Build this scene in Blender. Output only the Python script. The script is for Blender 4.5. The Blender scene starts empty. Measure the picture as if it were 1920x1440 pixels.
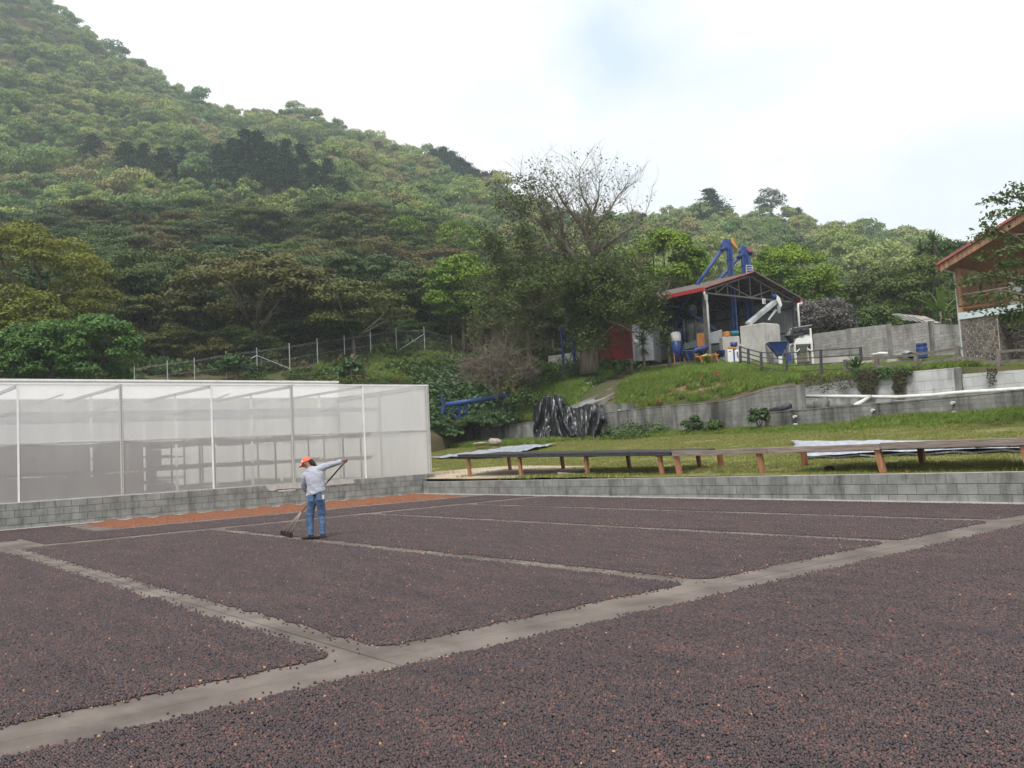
import bpy, bmesh, math, random
import numpy as np
from mathutils import Vector, Matrix, Euler
from mathutils import noise as mnoise

SC = bpy.context.scene
COL = SC.collection
rnd = random.Random(7)
rng = np.random.default_rng(7)
CAMH = 1.6
FPX = 1680.0

# ------------------------------------------------------------ camera
ROLL, PITCH = math.radians(2.9), math.radians(3.95)
UPC = np.array([-math.sin(ROLL) * math.cos(PITCH), -math.cos(ROLL) * math.cos(PITCH), math.sin(PITCH)])
FWC = np.array([0, 0, 1.0]) - UPC * UPC[2]
FWC /= np.linalg.norm(FWC)
RTC = np.cross(FWC, UPC)
AX = np.array([.775, .632]); AX /= np.linalg.norm(AX)          # patio x axis seen from the camera heading
BX = np.array([-AX[1], AX[0]])


def wdir(x, y):
    """world direction of a point of the photograph (1920 wide)"""
    r = np.array([x - 960.0, y - 720.0, FPX])
    l, f, u = r @ RTC, r @ FWC, r @ UPC
    return np.array([l * AX[0] + f * AX[1], l * BX[0] + f * BX[1], u, f])


def at(x, y, d):
    r = wdir(x, y); t = d / r[3]
    return Vector((r[0] * t, r[1] * t, CAMH + r[2] * t))


def onX(x, y, X):
    r = wdir(x, y); t = X / r[0]
    return Vector((X, r[1] * t, CAMH + r[2] * t))


def onY(x, y, Y):
    r = wdir(x, y); t = Y / r[1]
    return Vector((r[0] * t, Y, CAMH + r[2] * t))


def onZ(x, y, z):
    r = wdir(x, y); t = (z - CAMH) / r[2]
    return Vector((r[0] * t, r[1] * t, z))


def locpix(lat, fwd, z):
    """world point from metres right of / ahead of / above the camera foot"""
    return Vector((lat * AX[0] + fwd * AX[1], lat * BX[0] + fwd * BX[1], z))


cam_data = bpy.data.cameras.new('camera')
cam = bpy.data.objects.new('camera', cam_data)
COL.objects.link(cam)
SC.camera = cam
cam_data.sensor_width = 36.0
cam_data.sensor_fit = 'HORIZONTAL'
cam_data.lens = FPX / 1920 * 36
cam_data.clip_start = 0.05
cam_data.clip_end = 3000


def wbasis(e):
    l, f, u = RTC[e], FWC[e], UPC[e]
    return Vector((l * AX[0] + f * AX[1], l * BX[0] + f * BX[1], u))


_x, _y, _z = wbasis(0), -wbasis(1), -wbasis(2)
cam.matrix_world = Matrix(((_x.x, _y.x, _z.x, 0), (_x.y, _y.y, _z.y, 0), (_x.z, _y.z, _z.z, CAMH), (0, 0, 0, 1)))

# ------------------------------------------------------------ world, sun, exposure
SUN_EL, SUN_AZ = math.radians(58), math.radians(215)     # azimuth of the direction the light comes from (from +X, ccw)
world = bpy.data.worlds.new('World')
SC.world = world
world.use_nodes = True
wn, wl = world.node_tree.nodes, world.node_tree.links
wn.clear()
out = wn.new('ShaderNodeOutputWorld')
sky = wn.new('ShaderNodeTexSky'); sky.sky_type = 'NISHITA'; sky.sun_disc = False
sky.sun_elevation = SUN_EL; sky.sun_rotation = math.radians(90) - SUN_AZ
bg_sky = wn.new('ShaderNodeBackground'); bg_sky.inputs[1].default_value = 0.15
wl.new(sky.outputs[0], bg_sky.inputs[0])
tc = wn.new('ShaderNodeTexCoord')
mp = wn.new('ShaderNodeMapping'); mp.inputs['Scale'].default_value = (1.6, 1.6, 3.4); mp.inputs['Location'].default_value = (2.3, .4, 1.1)
wl.new(tc.outputs['Generated'], mp.inputs['Vector'])
n1 = wn.new('ShaderNodeTexNoise'); n1.inputs['Scale'].default_value = 1.3; n1.inputs['Detail'].default_value = 6; n1.inputs['Roughness'].default_value = .55
wl.new(mp.outputs[0], n1.inputs['Vector'])
ramp = wn.new('ShaderNodeValToRGB')        # cloud brightness: thick grey-blue to bright white
ramp.color_ramp.elements[0].position = .30; ramp.color_ramp.elements[0].color = (.86, .92, .96, 1)
ramp.color_ramp.elements[1].position = .47; ramp.color_ramp.elements[1].color = (1.06, 1.06, 1.06, 1)
wl.new(n1.outputs[0], ramp.inputs[0])
bg_cl = wn.new('ShaderNodeBackground'); bg_cl.inputs[1].default_value = 1.0
n2 = wn.new('ShaderNodeTexNoise'); n2.inputs['Scale'].default_value = 2.1; n2.inputs['Detail'].default_value = 5
mp2 = wn.new('ShaderNodeMapping'); mp2.inputs['Scale'].default_value = (1.5, 1.5, 2.6); mp2.inputs['Location'].default_value = (7.1, 3.4, .2)
wl.new(tc.outputs['Generated'], mp2.inputs['Vector']); wl.new(mp2.outputs[0], n2.inputs['Vector'])
r2 = wn.new('ShaderNodeValToRGB')
r2.color_ramp.elements[0].position = .60; r2.color_ramp.elements[0].color = (0, 0, 0, 1)
r2.color_ramp.elements[1].position = .72; r2.color_ramp.elements[1].color = (.22, .22, .22, 1)
wl.new(n2.outputs[0], r2.inputs[0])
# the one thin spot where blue shows through, high in the middle of the sky
vd = wn.new('ShaderNodeVectorMath'); vd.operation = 'DISTANCE'
gap = wdir(1165, 85)[:3]; gap = gap / np.linalg.norm(gap)
vd.inputs[1].default_value = tuple(gap)
nrm = wn.new('ShaderNodeVectorMath'); nrm.operation = 'NORMALIZE'
wl.new(tc.outputs['Generated'], nrm.inputs[0]); 
nz = wn.new('ShaderNodeTexNoise'); nz.inputs['Scale'].default_value = 14; nz.inputs['Detail'].default_value = 5
wl.new(tc.outputs['Generated'], nz.inputs['Vector'])
sb = wn.new('ShaderNodeVectorMath'); sb.operation = 'MULTIPLY_ADD'
sb.inputs[1].default_value = (.10, .10, .10)
wl.new(nz.outputs['Color'], sb.inputs[0]); wl.new(nrm.outputs[0], sb.inputs[2])
sc2 = wn.new('ShaderNodeVectorMath'); sc2.operation = 'SUBTRACT'; sc2.inputs[1].default_value = (.05, .05, .05)
wl.new(sb.outputs[0], sc2.inputs[0]); wl.new(sc2.outputs[0], vd.inputs[0])
mr = wn.new('ShaderNodeMapRange'); mr.inputs['From Min'].default_value = .015; mr.inputs['From Max'].default_value = .085
mr.inputs['To Min'].default_value = .42; mr.inputs['To Max'].default_value = 0
wl.new(vd.outputs['Value'], mr.inputs['Value'])
mx = wn.new('ShaderNodeMath'); mx.operation = 'MAXIMUM'
wl.new(r2.outputs[0], mx.inputs[0]); wl.new(mr.outputs[0], mx.inputs[1])
thin = wn.new('ShaderNodeMix'); thin.data_type = 'RGBA'; thin.inputs[7].default_value = (.42, .68, .98, 1)   # thin veil over blue
wl.new(mx.outputs[0], thin.inputs[0]); wl.new(ramp.outputs[0], thin.inputs[6]); wl.new(thin.outputs[2], bg_cl.inputs[0])
mq = wn.new('ShaderNodeMath'); mq.operation = 'MULTIPLY'; mq.inputs[1].default_value = .15
wl.new(mx.outputs[0], mq.inputs[0])
mix = wn.new('ShaderNodeMixShader')
wl.new(mq.outputs[0], mix.inputs[0]); wl.new(bg_cl.outputs[0], mix.inputs[1]); wl.new(bg_sky.outputs[0], mix.inputs[2])
wl.new(mix.outputs[0], out.inputs[0])

sun_d = bpy.data.lights.new('sun', 'SUN'); sun_d.energy = 2.6; sun_d.angle = math.radians(11); sun_d.color = (1, .96, .9)
sun = bpy.data.objects.new('sun', sun_d); COL.objects.link(sun)
sd = Vector((math.cos(SUN_EL) * math.cos(SUN_AZ), math.cos(SUN_EL) * math.sin(SUN_AZ), math.sin(SUN_EL)))
sun.rotation_euler = sd.to_track_quat('Z', 'Y').to_euler()
sun.location = (0, 0, 60)

SC.view_settings.view_transform = 'Standard'
SC.view_settings.look = 'None'
SC.view_settings.exposure = .2
SC.view_settings.gamma = 1
SC.view_settings.use_curve_mapping = False
SC.render.engine = 'CYCLES'
SC.cycles.max_bounces = 6
SC.cycles.transparent_max_bounces = 16
SC.cycles.diffuse_bounces = 3
SC.cycles.volume_bounces = 2
SC.cycles.use_denoising = True

# ------------------------------------------------------------ materials
def _ramp(nt, fac, c1, c2, p1=.35, p2=.65):
    r = nt.nodes.new('ShaderNodeValToRGB')
    r.color_ramp.elements[0].position = p1; r.color_ramp.elements[0].color = (*c1, 1)
    r.color_ramp.elements[1].position = p2; r.color_ramp.elements[1].color = (*c2, 1)
    nt.links.new(fac, r.inputs[0])
    return r.outputs[0]


def _mix(nt, fac, a, b, mode='MIX'):
    m = nt.nodes.new('ShaderNodeMix'); m.data_type = 'RGBA'; m.blend_type = mode
    for k, v in ((0, fac), (6, a), (7, b)):
        if isinstance(v, (int, float)): m.inputs[k].default_value = v
        elif isinstance(v, tuple): m.inputs[k].default_value = (*v, 1)
        else: nt.links.new(v, m.inputs[k])
    return m.outputs[2]


MATS = {}


def M(name, c1, c2=None, scale=6, rough=.8, bump=0, bscale=None, metal=0, spec=.3, stain=None, world_co=False,
      rndv=0, aspect=(1, 1, 1), attr=None, stain_aspect=(9, 9, .6), stain_at=(.5, .68), detail=6):
    m = bpy.data.materials.new(name); m.use_nodes = True
    nt = m.node_tree; N, L = nt.nodes, nt.links
    b = N['Principled BSDF']
    b.inputs['Roughness'].default_value = rough
    b.inputs['Metallic'].default_value = metal
    b.inputs['Specular IOR Level'].default_value = spec
    co = N.new('ShaderNodeNewGeometry').outputs['Position'] if world_co else N.new('ShaderNodeTexCoord').outputs['Object']
    mpn = N.new('ShaderNodeMapping'); mpn.inputs['Scale'].default_value = aspect
    L.new(co, mpn.inputs['Vector'])
    col = None
    if c2:
        n = N.new('ShaderNodeTexNoise'); n.inputs['Scale'].default_value = scale; n.inputs['Detail'].default_value = detail
        L.new(mpn.outputs[0], n.inputs['Vector'])
        col = _ramp(nt, n.outputs[0], c1, c2)
    if attr:
        a = N.new('ShaderNodeAttribute'); a.attribute_name = attr
        col = _ramp(nt, a.outputs['Fac'], c1, c2 or c1, 0, 1) if not c2 else _mix(nt, a.outputs['Fac'], c1, c2)
    if stain:
        mp_ = N.new('ShaderNodeMapping'); mp_.inputs['Scale'].default_value = stain_aspect
        L.new(co, mp_.inputs['Vector'])
        n = N.new('ShaderNodeTexNoise'); n.inputs['Scale'].default_value = .5; n.inputs['Detail'].default_value = 7; n.inputs['Roughness'].default_value = .65
        L.new(mp_.outputs[0], n.inputs['Vector'])
        f = _ramp(nt, n.outputs[0], (0, 0, 0), (1, 1, 1), *stain_at)
        col = _mix(nt, f, col if col is not None else c1, stain)
    if rndv:
        oi = N.new('ShaderNodeObjectInfo')
        mrn = N.new('ShaderNodeMapRange'); mrn.inputs['To Min'].default_value = 1 - rndv; mrn.inputs['To Max'].default_value = 1 + rndv
        L.new(oi.outputs['Random'], mrn.inputs['Value'])
        hs = N.new('ShaderNodeHueSaturation')
        L.new(mrn.outputs[0], hs.inputs['Value'])
        if col is None: hs.inputs['Color'].default_value = (*c1, 1)
        else: L.new(col, hs.inputs['Color'])
        col = hs.outputs[0]
    if col is None: b.inputs['Base Color'].default_value = (*c1, 1)
    else: L.new(col, b.inputs['Base Color'])
    if bump:
        n = N.new('ShaderNodeTexNoise'); n.inputs['Scale'].default_value = bscale or scale * 6; n.inputs['Detail'].default_value = 5
        L.new(mpn.outputs[0], n.inputs['Vector'])
        bp = N.new('ShaderNodeBump'); bp.inputs['Strength'].default_value = min(1, bump); bp.inputs['Distance'].default_value = .03
        L.new(n.outputs[0], bp.inputs['Height']); L.new(bp.outputs[0], b.inputs['Normal'])
    MATS[name] = m
    return m


def leafmat(name, cols, trans=.22, spread=.25, hue=0.0, rough=.55, tone=(.62, 1.35)):
    """foliage: colour picked per tree, tone per leaf clump"""
    m = bpy.data.materials.new(name); m.use_nodes = True
    nt = m.node_tree; N, L = nt.nodes, nt.links
    b = N['Principled BSDF']; b.inputs['Roughness'].default_value = rough; b.inputs['Specular IOR Level'].default_value = .25
    oi = N.new('ShaderNodeObjectInfo')
    r = N.new('ShaderNodeValToRGB')
    els = r.color_ramp.elements
    if len(cols) == 1: cols = cols * 2
    while len(els) < len(cols): els.new(.5)
    for i, c in enumerate(cols):
        els[i].position = i / max(1, len(cols) - 1); els[i].color = (*c, 1)
    L.new(oi.outputs['Random'], r.inputs[0])
    a = N.new('ShaderNodeAttribute'); a.attribute_name = 'tone'
    mr_ = N.new('ShaderNodeMapRange'); mr_.inputs['To Min'].default_value = tone[0]; mr_.inputs['To Max'].default_value = tone[1]
    L.new(a.outputs['Fac'], mr_.inputs['Value'])
    hs = N.new('ShaderNodeHueSaturation'); hs.inputs['Saturation'].default_value = .95
    L.new(r.outputs[0], hs.inputs['Color']); L.new(mr_.outputs[0], hs.inputs['Value'])
    if hue:
        mh = N.new('ShaderNodeMapRange'); mh.inputs['To Min'].default_value = .5 + hue; mh.inputs['To Max'].default_value = .5 - hue
        L.new(a.outputs['Fac'], mh.inputs['Value']); L.new(mh.outputs[0], hs.inputs['Hue'])
    L.new(hs.outputs[0], b.inputs['Base Color'])
    if trans:
        t = N.new('ShaderNodeBsdfTranslucent'); L.new(hs.outputs[0], t.inputs['Color'])
        mx_ = N.new('ShaderNodeMixShader'); mx_.inputs[0].default_value = trans
        L.new(b.outputs[0], mx_.inputs[1]); L.new(t.outputs[0], mx_.inputs[2])
        L.new(mx_.outputs[0], N['Material Output'].inputs[0])
    MATS[name] = m
    return m


m_patio = M('patio_concrete', (.105, .088, .078), (.185, .158, .14), scale=1.6, rough=.85, bump=.25, bscale=60, stain=(.07, .059, .052), world_co=True, stain_aspect=(1.8, 1.2, 1), stain_at=(.48, .72), rndv=.05)
m_block = M('block_grey', (.20, .205, .195), (.29, .295, .28), scale=3.0, rough=.92, bump=.5, bscale=45, stain=(.085, .09, .08), world_co=True, rndv=.10, stain_aspect=(5, 5, 1.2), stain_at=(.50, .72))
m_mortar = M('mortar', (.13, .13, .125), (.20, .20, .19), scale=8, rough=.95, world_co=True)
m_curb = M('cement_smear', (.40, .39, .37), (.50, .49, .46), scale=5, rough=.9, bump=.4, bscale=30, world_co=True)
m_stained = M('stained_concrete', (.19, .19, .175), (.29, .285, .27), scale=1.5, rough=.92, bump=.4, bscale=18, stain=(.055, .055, .05), world_co=True, rndv=.08, stain_aspect=(1.6, 1.6, .22), stain_at=(.45, .64))
m_plaster = M('whitened_plaster', (.42, .43, .43), (.56, .57, .57), scale=1.2, rough=.9, bump=.3, bscale=12, stain=(.14, .14, .13), world_co=True, stain_aspect=(1.3, 1.3, .35), stain_at=(.52, .7))
m_compound = M('compound_block', (.27, .265, .25), (.38, .37, .35), scale=2, rough=.92, bump=.4, bscale=20, stain=(.10, .10, .09), world_co=True, rndv=.1, stain_aspect=(1.5, 1.5, .3), stain_at=(.55, .75))
m_lawn = M('lawn_soil', (.13, .14, .04), (.20, .19, .07), scale=.6, rough=1, bump=.6, bscale=20, stain=(.24, .19, .13), world_co=True, stain_aspect=(.35, .6, 1), stain_at=(.60, .70))
m_dirt = M('pale_dirt', (.36, .29, .21), (.46, .39, .30), scale=2, rough=1, bump=.5, bscale=30, world_co=True)
m_hill = M('hillside_soil', (.06, .07, .026), (.12, .085, .05), scale=.25, rough=1, bump=.6, bscale=3, world_co=True, stain=(.05, .07, .02), stain_aspect=(.3, .3, .3))
m_steel = M('galvanised_steel', (.40, .41, .41), (.52, .53, .53), scale=5, rough=.45, metal=.35, bump=.1)
m_lattice = M('punched_steel', (.46, .46, .44), (.58, .58, .56), scale=30, rough=.5, metal=.2, bump=.4, bscale=120)
m_darksteel = M('dark_steel', (.055, .06, .065), (.09, .09, .095), scale=6, rough=.6, metal=.3)
m_truss = M('truss_steel', (.10, .095, .09), (.15, .14, .13), scale=5, rough=.6, metal=.2)
m_blue = M('blue_paint', (.016, .045, .19), (.03, .07, .24), scale=3, rough=.45, spec=.4, bump=.05, bscale=12, stain=(.06, .065, .09), stain_aspect=(3, 3, .7), stain_at=(.55, .78))
m_bluedark = M('dark_blue_paint', (.012, .03, .12), (.02, .05, .17), scale=4, rough=.5)
m_orange = M('orange_paint', (.50, .19, .05), (.62, .26, .08), scale=3, rough=.5, stain=(.22, .10, .05), stain_aspect=(3, 3, 1))
m_red = M('red_sheet', (.24, .025, .028), (.32, .04, .04), scale=1.5, rough=.55, stain=(.13, .03, .03), stain_aspect=(2, 2, .4))
m_redgutter = M('red_gutter', (.36, .035, .035), (.44, .05, .045), scale=2, rough=.5)
m_zinc = M('zinc_sheet', (.32, .35, .36), (.44, .47, .48), scale=1.2, rough=.42, metal=.35, stain=(.2, .21, .21), stain_aspect=(2, 2, .3))
m_roof = M('roof_sheet', (.10, .085, .08), (.16, .13, .12), scale=2, rough=.6, metal=.2)
m_white = M('white_paint', (.70, .71, .70), (.80, .80, .79), scale=3, rough=.5, stain=(.45, .44, .42), stain_at=(.6, .8))
m_pvc = M('pvc_white', (.62, .62, .60), (.74, .74, .72), scale=3, rough=.35)
m_pvcdark = M('pvc_dark', (.03, .035, .04), (.06, .065, .07), scale=3, rough=.4)
m_machine = M('machine_grey', (.26, .29, .30), (.36, .39, .40), scale=4, rough=.45, metal=.3)
m_hopper = M('weathered_hopper_concrete', (.40, .39, .36), (.52, .51, .48), scale=1, rough=.9, bump=.3, bscale=14, stain=(.16, .15, .14), stain_aspect=(1.3, 1.3, .5), stain_at=(.55, .75))
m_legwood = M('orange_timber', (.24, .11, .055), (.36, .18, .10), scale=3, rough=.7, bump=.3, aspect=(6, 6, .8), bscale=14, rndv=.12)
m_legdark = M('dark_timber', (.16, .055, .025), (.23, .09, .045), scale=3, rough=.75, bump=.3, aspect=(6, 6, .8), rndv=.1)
m_greywood = M('weathered_timber', (.17, .135, .115), (.27, .225, .20), scale=3, rough=.85, bump=.5, aspect=(6, .5, 6), bscale=12, rndv=.12)
m_postwood = M('fence_timber', (.12, .105, .09), (.20, .18, .16), scale=4, rough=.9, bump=.4, rndv=.1)
m_tarp = M('black_plastic', (.010, .011, .013), (.022, .023, .026), scale=5, rough=.28, spec=.6, bump=.25, bscale=8)
m_net = M('black_mesh_cloth', (.018, .019, .021), (.035, .036, .04), scale=10, rough=.6)
m_silver = M('silver_plastic', (.24, .27, .32), (.46, .48, .53), scale=3, rough=.35, spec=.5, bump=.6, bscale=5, aspect=(1, 2.4, 1))
m_bark = M('bark', (.11, .085, .065), (.20, .165, .13), scale=3, rough=.95, bump=.8, bscale=12, aspect=(3, 3, .6))
m_barkpale = M('pale_bark', (.12, .10, .08), (.22, .185, .15), scale=2, rough=.95, bump=.7, bscale=10, aspect=(3, 3, .4))
m_deadtwig = M('dead_twig', (.12, .095, .075), (.20, .165, .13), scale=3, rough=.95)
m_rock = M('pale_rock', (.26, .23, .20), (.40, .36, .32), scale=6, rough=.95, bump=.6)
m_darkwood = M('char_wood', (.012, .010, .009), (.03, .024, .02), scale=6, rough=.9, bump=.6)
m_gable = M('gable_timber', (.22, .12, .07), (.36, .21, .125), scale=2, rough=.7, bump=.25, aspect=(4, 4, .7), rndv=.12)
m_siding = M('siding_timber', (.16, .09, .055), (.30, .19, .12), scale=2, rough=.8, bump=.3, aspect=(4, 4, .5), rndv=.2)
m_stone = M('field_stone', (.085, .075, .068), (.17, .145, .125), scale=2.5, rough=.9, bump=.6, bscale=14, rndv=.3)
m_joint = M('stone_joint', (.50, .45, .37), (.60, .55, .46), scale=5, rough=.95)
m_fascia = M('pale_blue_board', (.50, .58, .62), (.60, .67, .70), scale=2, rough=.6)
m_rooftin = M('red_roof_tin', (.33, .09, .08), (.42, .14, .12), scale=2, rough=.55)
m_glass = M('dark_glass', (.012, .014, .016), rough=.1, spec=.6)
m_cable = M('wire', (.25, .25, .25), rough=.5, metal=.5)
m_skin = M('skin', (.28, .13, .08), (.34, .17, .11), scale=8, rough=.55)
m_shirt = M('grey_cotton', (.33, .35, .41), (.41, .43, .49), scale=6, rough=.9, bump=.8, bscale=9, aspect=(1, 1, 2))
m_jeans = M('denim', (.045, .085, .17), (.10, .165, .29), scale=7, rough=.9, bump=.5, bscale=40, stain=(.16, .22, .33), stain_aspect=(6, 6, 3), stain_at=(.55, .75))
m_cap = M('coral_cap', (.90, .15, .085), rough=.7)
m_capwhite = M('cap_white', (.78, .75, .73), rough=.7)
m_hair = M('black_hair', (.008, .007, .007), (.02, .017, .015), scale=20, rough=.5, aspect=(8, 8, 1), bump=.5)
m_shoe = M('black_shoe', (.012, .012, .012), (.03, .028, .026), scale=8, rough=.7)
m_handle = M('worn_handle', (.26, .22, .18), (.40, .35, .30), scale=6, rough=.75, aspect=(5, 5, .6))
m_handledark = M('dark_handle_grip', (.09, .06, .05), (.14, .10, .085), scale=6, rough=.8)


def cherry_mat(name, world_tint):
    m = bpy.data.materials.new(name); m.use_nodes = True
    nt = m.node_tree; N, L = nt.nodes, nt.links
    b = N['Principled BSDF']; b.inputs['Roughness'].default_value = .5; b.inputs['Specular IOR Level'].default_value = .45
    a = N.new('ShaderNodeAttribute'); a.attribute_name = 'tone'
    r = N.new('ShaderNodeValToRGB'); els = r.color_ramp.elements
    stops = [(0, (.019, .018, .024)), (.35, (.030, .024, .027)), (.62, (.044, .031, .030)), (.82, (.056, .036, .033)), (.95, (.078, .043, .036)),
             (.990, (.13, .065, .045)), (.997, (.20, .03, .03)), (1, (.34, .24, .13))]
    while len(els) < len(stops): els.new(.5)
    for e, (p, c) in zip(els, stops): e.position = p; e.color = (*c, 1)
    L.new(a.outputs['Fac'], r.inputs[0])
    g = N.new('ShaderNodeNewGeometry')
    n = N.new('ShaderNodeTexNoise'); n.inputs['Scale'].default_value = 1.1; n.inputs['Detail'].default_value = 6; n.inputs['Roughness'].default_value = .62
    mp_ = N.new('ShaderNodeMapping'); mp_.inputs['Scale'].default_value = (2.6, .7, 1); mp_.inputs['Rotation'].default_value = (0, 0, .5)
    L.new(g.outputs['Position'], mp_.inputs['Vector']); L.new(mp_.outputs[0], n.inputs['Vector'])
    t = _ramp(nt, n.outputs[0], world_tint[0], world_tint[1], .35, .68)
    c = _mix(nt, 1.0, r.outputs[0], t, 'MULTIPLY')
    L.new(c, b.inputs['Base Color'])
    return m


m_cherry = cherry_mat('dried_cherry', ((.98, .90, .98), (1.75, 1.48, 1.42)))
m_cherry_base = M('shaded_cherry_layer', (.010, .008, .008), (.022, .017, .017), scale=60, rough=.9, bump=.8, bscale=90, world_co=True)  # lower cherries, colour darkened to paint shade into the gaps between berries
m_husk = M('orange_husk', (.15, .056, .030), (.26, .105, .055), scale=16, rough=.85, bump=1, bscale=40, world_co=True)

g_forest = leafmat('forest_leaf', [(.040, .085, .018), (.11, .125, .024), (.07, .125, .022), (.14, .115, .030), (.055, .095, .030), (.11, .155, .025)], hue=.015)
g_far = leafmat('far_leaf', [(.085, .17, .035), (.18, .25, .045), (.30, .34, .065), (.09, .19, .05), (.30, .26, .10), (.23, .32, .07), (.07, .13, .045)], trans=.15)  # leaf colours lightened in place of sunlight falling on the mountain
g_pine = leafmat('pine_needles', [(.035, .07, .035), (.05, .09, .035)], trans=.08)
g_mango = leafmat('bright_leaf', [(.16, .26, .010), (.13, .23, .012)], hue=.02, tone=(.45, 1.5))
g_dense = leafmat('dense_leaf', [(.075, .17, .028), (.09, .19, .03)], hue=.01, tone=(.45, 1.5))
g_yellow = leafmat('yellow_green_leaf', [(.14, .17, .014), (.17, .18, .014)], hue=.012)
g_olive = leafmat('olive_leaf', [(.085, .125, .030), (.115, .135, .034)], tone=(.5, 1.5))
g_bushy = leafmat('bush_leaf', [(.05, .11, .022), (.085, .14, .025), (.045, .085, .025)])
g_creeper = leafmat('creeper_leaf', [(.08, .15, .06), (.065, .13, .04), (.10, .16, .055)], rough=.45)
g_grass = leafmat('grass_blade', [(.14, .24, .03), (.18, .27, .035), (.22, .25, .06)], trans=.3)
g_lawn = leafmat('lawn_blade', [(.22, .25, .05), (.28, .27, .08), (.17, .22, .045)], trans=.3)
g_yucca = leafmat('yucca_leaf', [(.07, .13, .035)], trans=.15)
g_banana = leafmat('banana_leaf', [(.11, .19, .035)], trans=.3)
g_vine = leafmat('dry_vine', [(.06, .06, .025), (.09, .075, .035)])
g_grey = leafmat('greyish_leaf', [(.17, .155, .15), (.12, .12, .10)])
g_branchleaf = leafmat('branch_leaf', [(.075, .125, .03)], trans=.3, tone=(.5, 1.5))
g_flower = leafmat('white_petal', [(.8, .78, .7)], trans=.2, tone=(.9, 1.1))

# ------------------------------------------------------------ helpers
def link(o, parent=None):
    COL.objects.link(o)
    if parent is not None:
        o.parent = parent
    return o


def tag(o, label=None, cat=None, group=None, kind=None):
    if label: o['label'] = label
    if cat: o['category'] = cat
    if group: o['group'] = group
    if kind: o['kind'] = kind
    return o


def thing(name, label, cat, loc=(0, 0, 0), rz=0, group=None):
    o = bpy.data.objects.new(name, None)
    o.empty_display_size = .2
    o.location = loc; o.rotation_euler = (0, 0, rz)
    link(o)
    return tag(o, label, cat, group)


def copy_thing(root, loc, rz=0, scale=None, label=None):
    r = root.copy(); link(r); r.location = loc; r.rotation_euler = (0, 0, rz)
    if scale is not None: r.scale = scale if hasattr(scale, '__len__') else (scale,) * 3
    if label: r['label'] = label
    for ch in root.children:
        c = ch.copy(); link(c); c.parent = r
        for g in ch.children:
            d = g.copy(); link(d); d.parent = c
    return r


def mesh_np(name, V, F, mat, tone=None, smooth=False):
    """numpy vertices (n,3), faces (m,k)"""
    V = np.asarray(V, np.float32); F = np.asarray(F, np.int32)
    me = bpy.data.meshes.new(name)
    k = F.shape[1]
    me.vertices.add(len(V)); me.vertices.foreach_set('co', V.ravel())
    me.loops.add(F.size); me.loops.foreach_set('vertex_index', F.ravel())
    me.polygons.add(len(F)); me.polygons.foreach_set('loop_start', np.arange(0, F.size, k, dtype=np.int32))
    me.update(calc_edges=True)
    if smooth: me.polygons.foreach_set('use_smooth', np.ones(len(F), bool))
    if mat: me.materials.append(mat)
    if tone is not None:
        a = me.attributes.new('tone', 'FLOAT', 'POINT'); a.data.foreach_set('value', np.asarray(tone, np.float32))
    return me


def obj(name, me, parent=None, loc=None, rot=None):
    o = bpy.data.objects.new(name, me); link(o, parent)
    if loc is not None: o.location = loc
    if rot is not None: o.rotation_euler = rot
    return o


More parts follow.
